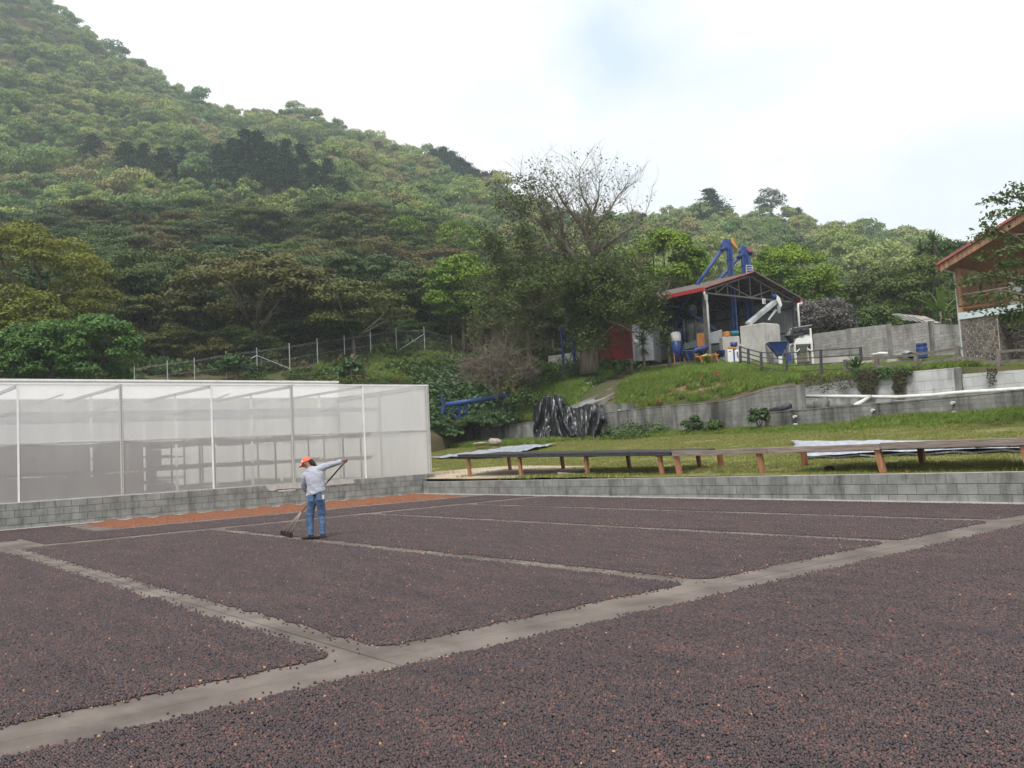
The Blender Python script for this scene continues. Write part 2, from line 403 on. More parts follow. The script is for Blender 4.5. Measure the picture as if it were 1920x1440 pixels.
class MB:
    """collects shapes, builds ONE mesh object; optional origin is subtracted"""
    def __init__(s, origin=(0, 0, 0)):
        s.v = []; s.f = []; s.o = Vector(origin); s.smooth = False

    def add(s, vs, fs):
        b = len(s.v)
        s.v += [Vector(v) - s.o for v in vs]
        s.f += [tuple(i + b for i in f) for f in fs]
        return s

    def box(s, lo, hi):
        x0, y0, z0 = lo; x1, y1, z1 = hi
        return s.add([(x0, y0, z0), (x1, y0, z0), (x1, y1, z0), (x0, y1, z0), (x0, y0, z1), (x1, y0, z1), (x1, y1, z1), (x0, y1, z1)],
                     [(0, 3, 2, 1), (4, 5, 6, 7), (0, 1, 5, 4), (1, 2, 6, 5), (2, 3, 7, 6), (3, 0, 4, 7)])

    def beam(s, a, b, w, h=None, up=(0, 0, 1)):
        a = Vector(a); b = Vector(b); h = h or w
        d = (b - a).normalized(); u = Vector(up)
        if abs(d.dot(u)) > .97: u = Vector((0, 1, 0))
        sx = d.cross(u).normalized() * (w / 2); uz = sx.cross(d).normalized() * (h / 2)
        vs = [p + i * sx + j * uz for p in (a, b) for i, j in ((-1, -1), (1, -1), (1, 1), (-1, 1))]
        return s.add(vs, [(0, 1, 2, 3), (7, 6, 5, 4), (0, 4, 5, 1), (1, 5, 6, 2), (2, 6, 7, 3), (3, 7, 4, 0)])

    def tube(s, pts, r, n=8, cap=True):
        pts = [Vector(p) for p in pts]
        rs = r if hasattr(r, '__len__') else [r] * len(pts)
        vs = []; fs = []
        ref = None
        for i, p in enumerate(pts):
            d = (pts[min(i + 1, len(pts) - 1)] - pts[max(i - 1, 0)])
            if d.length < 1e-9: d = Vector((0, 0, 1))
            d.normalize()
            if ref is None:
                ref = Vector((0, 0, 1)) if abs(d.z) < .9 else Vector((1, 0, 0))
            sx = d.cross(ref)
            if sx.length < 1e-4:
                ref = Vector((1, 0, 0)) if abs(d.x) < .8 else Vector((0, 1, 0)); sx = d.cross(ref)
            sx.normalize(); sy = sx.cross(d).normalized()
            for k in range(n):
                a = 2 * math.pi * k / n
                vs.append(p + rs[i] * (math.cos(a) * sx + math.sin(a) * sy))
        for i in range(len(pts) - 1):
            for k in range(n):
                k2 = (k + 1) % n
                fs.append((i * n + k, i * n + k2, (i + 1) * n + k2, (i + 1) * n + k))
        if cap and n > 2:
            fs.append(tuple(range(n - 1, -1, -1))); fs.append(tuple((len(pts) - 1) * n + k for k in range(n)))
        return s.add(vs, fs)

    def prism(s, poly, vec):
        """closed polygon (3-D points) pushed along vec"""
        n = len(poly); vec = Vector(vec)
        vs = [Vector(p) for p in poly] + [Vector(p) + vec for p in poly]
        fs = [tuple(range(n - 1, -1, -1)), tuple(range(n, 2 * n))]
        for i in range(n):
            j = (i + 1) % n
            fs.append((i, j, j + n, i + n))
        return s.add(vs, fs)

    def build(s, name, mat, parent=None, smooth=False, bevel=0, kind=None):
        me = bpy.data.meshes.new(name)
        me.from_pydata([tuple(v) for v in s.v], [], s.f)
        bm = bmesh.new(); bm.from_mesh(me)
        bmesh.ops.recalc_face_normals(bm, faces=bm.faces)
        if bevel:
            bmesh.ops.bevel(bm, geom=bm.edges[:], offset=bevel, segments=1, affect='EDGES')
        bm.to_mesh(me); bm.free()
        if smooth: me.polygons.foreach_set('use_smooth', [True] * len(me.polygons))
        me.materials.append(mat)
        o = bpy.data.objects.new(name, me); link(o, parent)
        o.location = s.o
        if parent is not None and parent.type == 'EMPTY': 
            pass
        if kind: o['kind'] = kind
        return o


def put(name, mb, mat, parent, **k):
    """mesh given in world coordinates under a parent that stands somewhere"""
    o = mb.build(name, mat, None, **k)
    o.parent = parent
    bp = parent
    pm = Matrix.Identity(4)
    chain = []
    while bp is not None:
        chain.append(bp); bp = bp.parent
    for c in reversed(chain):
        pm = pm @ c.matrix_parent_inverse @ c.matrix_basis
    o.matrix_parent_inverse = pm.inverted()
    return o


def lathe(prof, n=16, centre=(0, 0, 0)):
    """profile of (r, z) round a vertical axis"""
    vs = []; fs = []
    for r, z in prof:
        for k in range(n):
            a = 2 * math.pi * k / n
            vs.append((centre[0] + r * math.cos(a), centre[1] + r * math.sin(a), centre[2] + z))
    for i in range(len(prof) - 1):
        for k in range(n):
            k2 = (k + 1) % n
            fs.append((i * n + k, i * n + k2, (i + 1) * n + k2, (i + 1) * n + k))
    fs.append(tuple(range(n - 1, -1, -1))); fs.append(tuple((len(prof) - 1) * n + k for k in range(n)))
    return vs, fs


def hidden_coll(name, objs):
    """source shapes for geometry-node stuff; this collection is not part of the scene"""
    c = bpy.data.collections.new(name)
    for me in objs:
        o = bpy.data.objects.new(me.name, me); c.objects.link(o)
    return c


def scatter(name, P, scales, rots, idx, sources, label, cat, tilt=None):
    """stuff: instances of the source meshes on the points P (geometry nodes)"""
    n = len(P)
    me = bpy.data.meshes.new(name)
    me.vertices.add(n); me.vertices.foreach_set('co', np.asarray(P, np.float32).ravel())
    s = np.asarray(scales, np.float32)
    if s.ndim == 1: s = np.repeat(s[:, None], 3, 1)
    a = me.attributes.new('iscale', 'FLOAT_VECTOR', 'POINT'); a.data.foreach_set('vector', s.ravel())
    r = np.zeros((n, 3), np.float32); r[:, 2] = rots
    if tilt is not None: r[:, :2] = tilt
    a = me.attributes.new('irot', 'FLOAT_VECTOR', 'POINT'); a.data.foreach_set('vector', r.ravel())
    a = me.attributes.new('iidx', 'INT', 'POINT'); a.data.foreach_set('value', np.asarray(idx, np.int32))
    o = obj(name, me)
    ng = bpy.data.node_groups.new(name, 'GeometryNodeTree')
    ng.interface.new_socket('Geometry', in_out='INPUT', socket_type='NodeSocketGeometry')
    ng.interface.new_socket('Geometry', in_out='OUTPUT', socket_type='NodeSocketGeometry')
    N, L = ng.nodes, ng.links
    gi = N.new('NodeGroupInput'); go = N.new('NodeGroupOutput')
    ip = N.new('GeometryNodeInstanceOnPoints')
    ci = N.new('GeometryNodeCollectionInfo'); ci.inputs['Collection'].default_value = hidden_coll(name + '_shapes', sources)
    ci.inputs['Separate Children'].default_value = True; ci.inputs['Reset Children'].default_value = True
    ip.inputs['Pick Instance'].default_value = True
    def na(nm, t):
        x = N.new('GeometryNodeInputNamedAttribute'); x.data_type = t; x.inputs[0].default_value = nm
        return x.outputs[0]
    e2r = N.new('FunctionNodeEulerToRotation')
    L.new(na('irot', 'FLOAT_VECTOR'), e2r.inputs[0])
    L.new(gi.outputs[0], ip.inputs['Points']); L.new(ci.outputs[0], ip.inputs['Instance'])
    L.new(na('iidx', 'INT'), ip.inputs['Instance Index']); L.new(e2r.outputs[0], ip.inputs['Rotation'])
    L.new(na('iscale', 'FLOAT_VECTOR'), ip.inputs['Scale'])
    L.new(ip.outputs[0], go.inputs[0])
    md = o.modifiers.new('scatter', 'NODES'); md.node_group = ng
    return tag(o, label, cat, kind='stuff')

# ============================================================ GROUND AND PATIO
def sheet(name, poly, z, mat, kind='structure', parent=None, thick=0):
    me = bpy.data.meshes.new(name)
    me.from_pydata([(x, y, z) for x, y in poly], [], [tuple(range(len(poly)))])
    me.materials.append(mat)
    o = obj(name, me, parent)
    if kind: o['kind'] = kind
    return o


G0 = 3000
sheet('ground', [(-G0, -G0), (G0, -G0), (G0, G0), (-G0, G0)], -.12, m_hill)

patio = MB().box((-14, -6, -.11), (18.28, 28.02, -.02)).build('patio', m_patio, kind='structure')
# poured slabs of the patio, open joints between them
slab_me = {}
xs = [-12.5, -8.5, -4.5, -.5, 3.6, 7.9, 12.13, 15.2, 18.27]
ys = [-6, -2, 2, 6.2, 9.2, 12.2, 15.2, 18.2, 21.1, 24.3, 28.0]
for i in range(len(xs) - 1):
    for j in range(len(ys) - 1):
        w, h = xs[i + 1] - xs[i] - .012, ys[j + 1] - ys[j] - .012
        k = (round(w, 2), round(h, 2))
        if k not in slab_me:
            o = MB().box((-w / 2, -h / 2, -.02), (w / 2, h / 2, 0)).build('slab', m_patio, patio, bevel=.004)
            slab_me[k] = o.data
        else:
            o = obj('slab', slab_me[k], patio)
        o.location = ((xs[i] + xs[i + 1]) / 2, (ys[j] + ys[j + 1]) / 2, rnd.uniform(-.002, .002))

# ---- cherries
def ico(sub):
    bm = bmesh.new(); bmesh.ops.create_icosphere(bm, subdivisions=sub, radius=1)
    bm.verts.ensure_lookup_table()
    V = np.array([v.co[:] for v in bm.verts]); F = np.array([[v.index for v in f.verts] for f in bm.faces]); bm.free()
    return V, F


ICO2 = ico(2); ICO1 = ico(1)


def rotmats(n, r):
    a = r.uniform(0, 2 * np.pi, n); b = r.uniform(0, np.pi, n); c = r.uniform(0, 2 * np.pi, n)
    ca, sa, cb, sb, cc, sc_ = np.cos(a), np.sin(a), np.cos(b), np.sin(b), np.cos(c), np.sin(c)
    z = np.zeros(n); o = np.ones(n)
    A = np.stack([ca, -sa, z, sa, ca, z, z, z, o], 1).reshape(n, 3, 3)
    B = np.stack([o, z, z, z, cb, -sb, z, sb, cb], 1).reshape(n, 3, 3)
    C = np.stack([cc, -sc_, z, sc_, cc, z, z, z, o], 1).reshape(n, 3, 3)
    return A @ B @ C


def berries(P, rad, seed, name, base=ICO2, mat=None):
    r = np.random.default_rng(seed); n = len(P)
    V0, F0 = base
    S = rad[:, None] * np.stack([r.uniform(1.0, 1.2, n), r.uniform(.82, 1, n), r.uniform(.78, .95, n)], 1)
    V = V0[None] * S[:, None, :] * (1 + r.normal(0, .05, (n, len(V0), 1)))
    V = np.einsum('nij,nkj->nki', rotmats(n, r), V) + P[:, None, :]
    F = F0[None] + (np.arange(n) * len(V0))[:, None, None]
    tone = np.repeat(r.uniform(0, 1, n), len(V0))
    return mesh_np(name, V.reshape(-1, 3), F.reshape(-1, 3), mat or m_cherry, tone, smooth=True)


def tile_points(seed, w, h, keep=None, cell=.0180):
    r = np.random.default_rng(seed)
    nx, ny = max(1, round(w / cell)), max(1, round(h / cell))
    X, Y = np.meshgrid((np.arange(nx) + .5) / nx * w, (np.arange(ny) + .5) / ny * h)
    X = X.ravel() + r.uniform(-.0052, .0052, X.size); Y = Y.ravel() + r.uniform(-.0052, .0052, Y.size)
    Z = .005 + r.uniform(0, .009, X.size) * r.uniform(0, 1, X.size) ** .5
    m = r.uniform(size=X.size) < .13
    X2, Y2, Z2 = X[m] + .007, Y[m] + .007, Z[m] + r.uniform(.006, .009, m.sum())
    P = np.stack([np.r_[X, X2], np.r_[Y, Y2], np.r_[Z, Z2]], 1)
    if keep is not None: P = P[keep(P, r)]
    return P, r


TILES = []
T = .5
for k in range(4):
    P, r = tile_points(100 + k, T, T); P[:, :2] -= T / 2
    TILES.append(berries(P, r.uniform(.0088, .0114, len(P)), k, 'cherry_tile_%d' % k))
EW = .16          # edge strip: x along the edge, y = 0 inside to EW outside


def edge_keep(P, r):
    lim = EW - .045 + .018 * np.sin(P[:, 0] * 2 * np.pi / T) + r.normal(0, .010, len(P))
    k = P[:, 1] < lim
    over = P[:, 1] - (lim - .03)
    P[:, 2] -= np.clip(over, 0, .03) * .1
    stray = (~k) & (r.uniform(size=len(P)) < .03)
    P[stray, 2] = .008
    return k | stray


for k in range(3):
    P, r = tile_points(200 + k, T, EW + .04, edge_keep); P[:, 0] -= T / 2
    TILES.append(berries(P, r.uniform(.0088, .0114, len(P)), 20 + k, 'cherry_tile_%d' % (4 + k)))


def corner_keep(P, r):
    d = np.hypot(P[:, 0], P[:, 1])
    return d < EW - .045 + r.normal(0, .010, len(P))


P, r = tile_points(300, EW + .03, EW + .03, corner_keep)
TILES.append(berries(P, r.uniform(.0088, .0114, len(P)), 40, 'cherry_tile_7'))


def bed(x0, x1, y0, y1, label, edges='xXyY', seed=0):
    """a rectangle of drying cherries; edges lists which sides are ragged"""
    r = np.random.default_rng(900 + seed)
    ix0 = x0 + (EW - .045 if 'x' in edges else 0); ix1 = x1 - (EW - .045 if 'X' in edges else 0)
    iy0 = y0 + (EW - .045 if 'y' in edges else 0); iy1 = y1 - (EW - .045 if 'Y' in edges else 0)
    nx, ny = max(1, round((ix1 - ix0) / T)), max(1, round((iy1 - iy0) / T))
    sx, sy = (ix1 - ix0) / nx / T, (iy1 - iy0) / ny / T
    P = []; S = []; R = []; I = []
    for i in range(nx):
        for j in range(ny):
            q = r.integers(4)
            P.append((ix0 + (i + .5) * T * sx, iy0 + (j + .5) * T * sy, 0))
            S.append((sx, sy, 1) if q % 2 == 0 else (sy, sx, 1)); R.append(q * np.pi / 2); I.append(r.integers(4))
    def side(ax, c, rot, n, s, o0):
        for i in range(n):
            t = o0 + (i + .5) * T * s
            jit = r.normal(0, .008)
            P.append((t, c + jit, 0) if ax == 'h' else (c + jit, t, 0))
            S.append((s, 1 + r.normal(0, .10), 1)); R.append(rot); I.append(4 + r.integers(3))
    if 'y' in edges: side('h', iy0, np.pi, nx, sx, ix0)
    if 'Y' in edges: side('h', iy1, 0, nx, sx, ix0)
    if 'x' in edges: side('v', ix0, np.pi / 2, ny, sy, iy0)
    if 'X' in edges: side('v', ix1, -np.pi / 2, ny, sy, iy0)
    for (ex, cx, ey, cy, rot) in (('x', ix0, 'y', iy0, np.pi), ('X', ix1, 'y', iy0, -np.pi / 2), ('x', ix0, 'Y', iy1, np.pi / 2), ('X', ix1, 'Y', iy1, 0)):
        if ex in edges and ey in edges:
            P.append((cx, cy, 0)); S.append((1, 1, 1)); R.append(rot); I.append(7)
    o = scatter('coffee_cherries', P, S, R, I, TILES, label, 'coffee cherries')
    b = sheet('bottom_layer', [(ix0, iy0), (ix1, iy0), (ix1, iy1), (ix0, iy1)], .0065, m_cherry_base, kind='stuff', parent=o)
    return o


# the front bed follows the main walkway; the walkway edge runs very slightly askew
bed(-1.5, 18.1, -3.0, 5.84, 'dark dried coffee cherries filling the foreground, nearest the viewer, below the wide walkway', 'XY', 1)
bed(-10.0, 3.40, 6.58, 20.40, 'dark coffee cherries in the bed at far left, left of the first cross path', 'XyY', 2)
bed(3.82, 7.66, 6.56, 20.75, 'dark coffee cherries in the bed between the first and second cross paths, where the rake rests', 'xXyY', 3)
bed(8.0, 11.86, 6.55, 20.75, 'dark coffee cherries in the bed just behind and right of the worker', 'xXyY', 4)
bed(12.2, 15.00, 6.50, 20.75, 'dark coffee cherries in the second bed right of the worker, between two narrow cross paths', 'xXyY', 5)
bed(15.36, 18.12, 6.50, 20.75, 'dark coffee cherries in the last bed along the foot of the right block wall', 'xyY', 6)
bed(4.35, 18.1, 21.40, 23.9, 'long narrow strip of dark coffee cherries in front of the orange husk strip', 'yY', 7)
bed(-10.0, 4.2, 23.6, 27.6, 'dark coffee cherries at the foot of the greenhouse wall, beyond the bare concrete corner', 'yY', 8)
bed(4.2, 6.0, 23.9, 27.6, 'dark coffee cherries left of the orange husk strip by the greenhouse', 'XY', 9)

# cherries that rolled onto the walkways
P = []
for _ in range(170):
    w = rnd.random()
    if w < .45: p = (rnd.uniform(.5, 18), rnd.choice((5.87 + abs(rnd.gauss(0, .07)), 6.55 - abs(rnd.gauss(0, .06)))), .008)
    elif w < .85: p = (rnd.choice((3.44 + abs(rnd.gauss(0, .06)), 3.78 - abs(rnd.gauss(0, .06)))), rnd.uniform(6.6, 20.5), .008)
    else: p = (rnd.uniform(7.78, 7.97), rnd.uniform(6.6, 21), .008)
    P.append(p)
r_ = np.random.default_rng(31); C = []
for _ in range(900):           # pale flakes of husk that gather along the bed edges
    q = r_.random()
    if q < .5: C.append((r_.uniform(.5, 18), (5.84 + r_.normal(0, .03)) if q < .2 else (6.56 - abs(r_.normal(0, .03))), .012))
    elif q < .8: C.append(((3.40 if q < .6 else 3.82) + r_.normal(0, .03), r_.uniform(6.6, 20), .012))
    else: C.append((r_.choice([7.68, 7.98, 11.88, 12.18]) + r_.normal(0, .02), r_.uniform(6.6, 20), .012))
C = np.array(C); nn = r_.normal(0, .5, C.shape) + [0, 0, 1]; nn /= np.linalg.norm(nn, axis=1)[:, None]
t_ = np.cross(nn, r_.normal(size=C.shape)); t_ /= np.linalg.norm(t_, axis=1)[:, None]; b_ = np.cross(nn, t_); sz = r_.uniform(.004, .010, (len(C), 1))
V = np.stack([C - t_ * sz, C - b_ * sz * .6, C + t_ * sz, C + b_ * sz * .6], 1).reshape(-1, 3)
fk = obj('husk_flakes', mesh_np('husk_flakes', V, np.arange(len(V)).reshape(-1, 4), M('husk_flake', (.42, .32, .18), (.55, .44, .28), scale=30, rough=.9)))
tag(fk, 'pale yellowish husk flakes gathered along the edges of the cherry beds', 'husk flakes', kind='stuff')
lo = obj('loose_cherries', berries(np.array(P), np.full(len(P), .0085), 77, 'loose_cherries'))
tag(lo, 'loose single coffee cherries rolled out onto the bare concrete walkways', 'coffee cherries', kind='stuff')

# ---- orange strip of husked beans, raked into low ridges
def husk():
    x0, x1, y0, y1 = 6.55, 17.75, 24.5, 27.65
    nx, ny = 330, 90
    X, Y = np.meshgrid(np.linspace(x0, x1, nx), np.linspace(y0, y1, ny))
    r = np.random.default_rng(5)
    Z = np.zeros_like(X)
    for j in range(ny):
        for i in range(nx):
            x, y = X[j, i], Y[j, i]
            ed = min(x - x0, x1 - x, (y - y0) * 1.0, y1 - y + .12 * math.sin(x * 7.0) + .1) + .05 * mnoise.noise((x * 3, y * 3, 0))
            rise = min(1, max(0, ed / .22))
            rdg = .5 + .5 * math.cos(2 * math.pi * (x + .25 * math.sin(y * 1.7) + .1 * y) / .78)
            Z[j, i] = rise * (.030 + .042 * rdg + .02 * mnoise.noise((x * 5, y * 5, 3))) - .02 * (1 - rise)
    Z += r.normal(0, .004, Z.shape)
    V = np.stack([X.ravel(), Y.ravel(), Z.ravel()], 1)
    q = np.arange(nx * ny).reshape(ny, nx)
    F = np.stack([q[:-1, :-1].ravel(), q[:-1, 1:].ravel(), q[1:, 1:].ravel(), q[1:, :-1].ravel()], 1)
    o = obj('coffee_husks', mesh_np('coffee_husks', V, F, m_husk))
    tag(o, 'orange-brown strip of husked coffee raked into ridges along the greenhouse wall', 'coffee husks', kind='stuff')


husk()

# ============================================================ BLOCK WALLS
UNIT = None
def unit_block():
    global UNIT
    if UNIT is None:
        o = MB().box((0, 0, 0), (1, 1, 1)).build('brick', m_block); UNIT = o.data
        bpy.data.objects.remove(o)
    return UNIT


def block_mesh(mat, key={}):
    if mat.name not in key:
        bm = bmesh.new()
        bmesh.ops.create_cube(bm, size=1)
        bmesh.ops.bevel(bm, geom=bm.edges[:], offset=.014, segments=1, affect='EDGES')
        me = bpy.data.meshes.new('block'); bm.to_mesh(me); bm.free(); me.materials.append(mat); key[mat.name] = me
    return key[mat.name]


def block_wall(root, p0, dvec, length, zrows, bl, thick, mat, limit=300, gap=.012, normal=None, ztop=None, mort=None, far_first=False):
    """courses of blocks along dvec from p0; zrows(s) gives the list of course heights at distance s"""
    d = Vector(dvec).normalized(); nrm = Vector((-d.y, d.x, 0)) if normal is None else Vector(normal)
    me = block_mesh(mat)
    ang = math.atan2(d.y, d.x)
    cells = []
    nrow = len(zrows(0)) - 1
    for c in range(nrow):
        s = -(bl / 2) * (c % 2)
        while s < length:
            a, b = max(0, s), min(length, s + bl)
            if b - a > .05: cells.append((a, b, c))
            s += bl
    extra = MB(); pm = None
    for k, (a, b, c) in enumerate(cells):
        m_ = (a + b) / 2; z = zrows(m_); z0, z1 = z[c], z[c + 1]
        za, zb = zrows(a), zrows(b)
        if z1 - z0 < .03: continue
        ctr = Vector(p0) + d * m_ + nrm * (-thick / 2 + rnd.uniform(-.003, .003)); ctr.z = (z0 + z1) / 2
        tilt = math.atan2((zb[c + 1] - za[c + 1]), b - a)
        if k < limit:
            o = obj('block', me, root)
            o.matrix_parent_inverse = root.matrix_basis.inverted() if root.type == 'EMPTY' else Matrix.Identity(4)
            o.location = ctr; o.rotation_euler = (0, -tilt, ang)
            o.scale = (b - a - gap, thick, z1 - z0 - gap)
        else:
            A_ = Vector(p0) + d * (a + gap / 2); B_ = Vector(p0) + d * (b - gap / 2)
            v = []
            for q, zz in ((A_, za), (B_, zb)):
                for off in (0, -thick):
                    for zc in (zz[c] + gap / 2, zz[c + 1] - gap / 2):
                        w = q + nrm * off; v.append((w.x, w.y, zc))
            extra.add(v, [(0, 1, 5, 4), (2, 6, 7, 3), (0, 4, 6, 2), (1, 3, 7, 5), (0, 2, 3, 1), (4, 5, 7, 6)])
    if extra.v:
        put('block', extra, mat, root, kind='stuff')
    core = MB(); n = 24
    for i in range(n):
        a, b = length * i / n, length * (i + 1) / n
        v = []
        for s in (a, b):
            q = Vector(p0) + d * s; z = zrows(s)
            for off in (-.016, -thick + .016):
                for zc in (z[0] + .002, z[-1] - .012):
                    w = q + nrm * off; v.append((w.x, w.y, zc))
        core.add(v, [(0, 1, 5, 4), (2, 6, 7, 3), (0, 4, 6, 2), (1, 3, 7, 5), (0, 2, 3, 1), (4, 5, 7, 6)])
    put('mortar', core, mort or m_mortar, root)


# right boundary wall of the patio (face x = 18.3, looking to -x)
def zr_right(s):
    t = .70 - (s + 5 - 7) * .0085 if s + 5 > 7 else .70
    return [min(t - .43, .06) if t - .645 < .02 and False else max(0, t - .645), t - .43, t - .215, t]


rw = thing('block_wall', 'low grey block wall along the far right side of the patio, three courses high', 'wall', (18.3, -5, 0))
block_wall(rw, (18.3, -5, 0), (0, 1, 0), 32.9, zr_right, .415, .19, m_block, normal=(-1, 0, 0), limit=300)
put('foot_curb', MB().box((18.235, -5, 0), (18.3, 27.9, .035)), m_curb, rw)
cp = MB()
for i in range(40):
    a = -5 + i * .8225; b = a + .8225
    za, zb = zr_right(a + 5)[-1], zr_right(b + 5)[-1]
    cp.add([(18.31, a, za), (18.48, a, za), (18.48, b, zb), (18.31, b, zb), (18.31, a, za + .006), (18.48, a, za + .006), (18.48, b, zb + .006), (18.31, b, zb + .006)],
           [(0, 3, 2, 1), (4, 5, 6, 7), (0, 1, 5, 4), (2, 3, 7, 6), (0, 4, 7, 3), (1, 2, 6, 5)])
put('cap_smear', cp, m_curb, rw)

# wall under the greenhouse (face y = 28, looking to -y)
lw = thing('block_wall', 'low grey block wall carrying the white greenhouse along the back of the patio', 'wall', (3, 28, 0))
block_wall(lw, (-10, 28.0, 0), (1, 0, 0), 28.9, lambda s: [0, .12, .32, .52, .72], .415, .19, m_block, normal=(0, -1, 0), limit=300)
sm = MB()
for (a, b, z0, z1) in ((12.35, 14.0, .53, .725), (14.0, 15.5, .56, .728), (12.7, 13.3, .47, .56)):
    sm.prism([(a, 27.990, z0), (b, 27.990, z0 + .02), (b - .05, 27.990, z1), (a - .15, 27.990, z1)], (0, .012, 0))
put('cement_patch', sm, m_curb, lw)
ft = MB()
for i in range(58):
    a = -10 + i * .5
    ft.box((a, 27.95 - rnd.uniform(0, .05), .001), (a + .5, 28.0, .02 + rnd.uniform(0, .015)))
put('foot_curb', ft, m_curb, lw)

# ============================================================ GREENHOUSE
def fabric(name, dens, alb, shade=.5):
    m = bpy.data.materials.new(name); m.use_nodes = True
    nt = m.node_tree; N, L = nt.nodes, nt.links; N.remove(N['Principled BSDF'])
    o = N['Material Output']
    tr = N.new('ShaderNodeBsdfTransparent')
    di = N.new('ShaderNodeBsdfDiffuse'); tl = N.new('ShaderNodeBsdfTranslucent')
    co = N.new('ShaderNodeTexCoord')
    n = N.new('ShaderNodeTexNoise'); n.inputs['Scale'].default_value = .8; n.inputs['Detail'].default_value = 6
    mp_ = N.new('ShaderNodeMapping'); mp_.inputs['Scale'].default_value = (3, 3, .5)
    L.new(co.outputs['Object'], mp_.inputs[0]); L.new(mp_.outputs[0], n.inputs[0])
    c = _ramp(nt, n.outputs[0], tuple(alb * k for k in (.90, .90, .91)), tuple(alb * k for k in (1, .99, .98)))
    L.new(c, di.inputs[0]); L.new(c, tl.inputs[0])
    a = N.new('ShaderNodeMixShader'); a.inputs[0].default_value = shade
    L.new(di.outputs[0], a.inputs[1]); L.new(tl.outputs[0], a.inputs[2])
    b = N.new('ShaderNodeMixShader'); b.inputs[0].default_value = dens
    L.new(tr.outputs[0], b.inputs[1]); L.new(a.outputs[0], b.inputs[2])
    L.new(b.outputs[0], o.inputs[0])
    return m


m_fab = fabric('white_mesh_cloth', .45, .88)
m_fab_end = fabric('white_mesh_cloth_end', .86, .88)
m_plastic = fabric('milky_roof_plastic', .5, .9, .75)

GX0, GX1, GY0, GY1 = -11.37, 18.77, 28.1, 35.0
gh = thing('greenhouse', 'long white mesh greenhouse for drying coffee behind the patio at left', 'greenhouse', (4, 31, 0))
ZB, ZM, ZT = .725, 2.345, 4.03
px_ = [5.07 + 2.74 * k for k in range(-6, 6)]
for k, x in enumerate(px_):
    lattice = k % 2 == 1
    w = .085 if lattice else .05
    if x > 18: w = .11
    put('post', MB().box((x - w / 2, GY0 - .03, ZB), (x + w / 2, GY0 + .03, ZT)), m_lattice if lattice or x > 18 else m_white, gh, bevel=.006)
    if lattice or x > 18:      # punched holes strip
        hb = MB()
        z = ZB + .05
        while z < ZT - .05:
            hb.box((x - .012, GY0 - .034, z), (x + .012, GY0 - .029, z + .035)); z += .085
        put('punched_slot', hb, m_darksteel, gh, kind='stuff')
    if k < len(px_) - 1:
        x2 = px_[k + 1]
        for z0, z1 in ((ZB, ZM - .012), (ZM + .012, ZT - .03)):
            n = 10; g = MB()
            vs = []; fs = []
            for i in range(n + 1):
                for j in range(7):
                    u, v = i / n, j / 6
                    b = .02 * math.sin(u * math.pi) * math.sin(v * math.pi) * (1 if z0 < 1 else .5) + .004 * rnd.random()
                    vs.append((x + (x2 - x) * u, GY0 + b, z0 + (z1 - z0) * v))
            for i in range(n):
                for j in range(6):
                    fs.append((i * 7 + j, (i + 1) * 7 + j, (i + 1) * 7 + j + 1, i * 7 + j + 1))
            g.add(vs, fs); put('mesh_panel', g, m_fab, gh, smooth=True)
        put('rail', MB().box((x + .03, GY0 - .015, ZM - .014), (x2 - .03, GY0 + .015, ZM + .014)), m_steel, gh)
put('top_rail', MB().beam((GX0, GY0, ZT), (GX1 + .06, GY0, ZT), .06, .05), m_white, gh, bevel=.005)
put('bottom_rail', MB().beam((GX0, GY0, ZB), (GX1, GY0, ZB), .05, .03), m_steel, gh)
# end wall, back wall, roof
for (a, b) in ((28.13, 31.5), (31.5, 35.0), (35.0, 39.5), (39.5, 44.0)):
    zt = ZT if a < 35 else 4.78
    e = MB().add([(GX1, a, .3), (GX1, b, .3), (GX1, b, zt), (GX1, a, zt)], [(0, 1, 2, 3)])
    put('end_panel', e, m_fab_end, gh)
    put('end_post', MB().beam((GX1 - .05, a, .3), (GX1 - .05, a, zt), .07), m_steel, gh)
    put('end_rail', MB().beam((GX1 - .05, a + .05, 2.35), (GX1 - .05, b - .05, 2.35), .05), m_steel, gh)
for k in range(11):
    x = px_[k]; x2 = px_[k + 1]
    put('back_panel', MB().add([(x, 44, .3), (x2, 44, .3), (x2, 44, 4.8), (x, 44, 4.8)], [(0, 1, 2, 3)]), m_fab_end, gh)
    put('roof_panel', MB().add([(x, GY0, ZT + .01), (x2, GY0, ZT + .01), (x2, 35, ZT + .05), (x, 35, ZT + .05)], [(0, 1, 2, 3)]), m_plastic, gh)
    put('upper_roof_panel', MB().add([(x, 35.02, 4.79), (x2, 35.02, 4.79), (x2, 44, 4.83), (x, 44, 4.83)], [(0, 1, 2, 3)]), m_plastic, gh)
    put('gutter_panel', MB().box((x, 35.0, 4.10), (x2 - .01, 35.02, 4.73)), m_white, gh)
put('ridge_rail', MB().box((GX0, 34.93, 4.73), (GX1, 35.01, 4.80)), m_white, gh)
for y, z in ((31.5, 3.35), (35.05, 3.35), (39.5, 3.5)):
    put('cross_beam', MB().beam((GX0, y, z), (GX1 - .1, y, z), .10, .16), m_steel, gh)
for k, x in enumerate(px_):
    put('rafter', MB().beam((x, GY0 + .05, ZT - .06), (x, 34.95, ZT - .06), .06, .09), m_steel, gh)
    for y in (31.5, 35.05, 39.5):
        put('inner_post', MB().beam((x, y, 0), (x, y, 4.0), .06), m_white, gh)
    if k % 2 == 0:
        put('brace', MB().beam((x, 31.4, 3.3), (x + 1.9, 31.4, 3.98), .05), m_steel, gh)
    else:
        put('brace', MB().beam((x, 35.1, 3.3), (x + 2.2, 35.1, 4.02), .05), m_steel, gh)
sheet('greenhouse_floor', [(GX0, 28.2), (GX1, 28.2), (GX1, 44), (GX0, 44)], -.03, m_dirt)

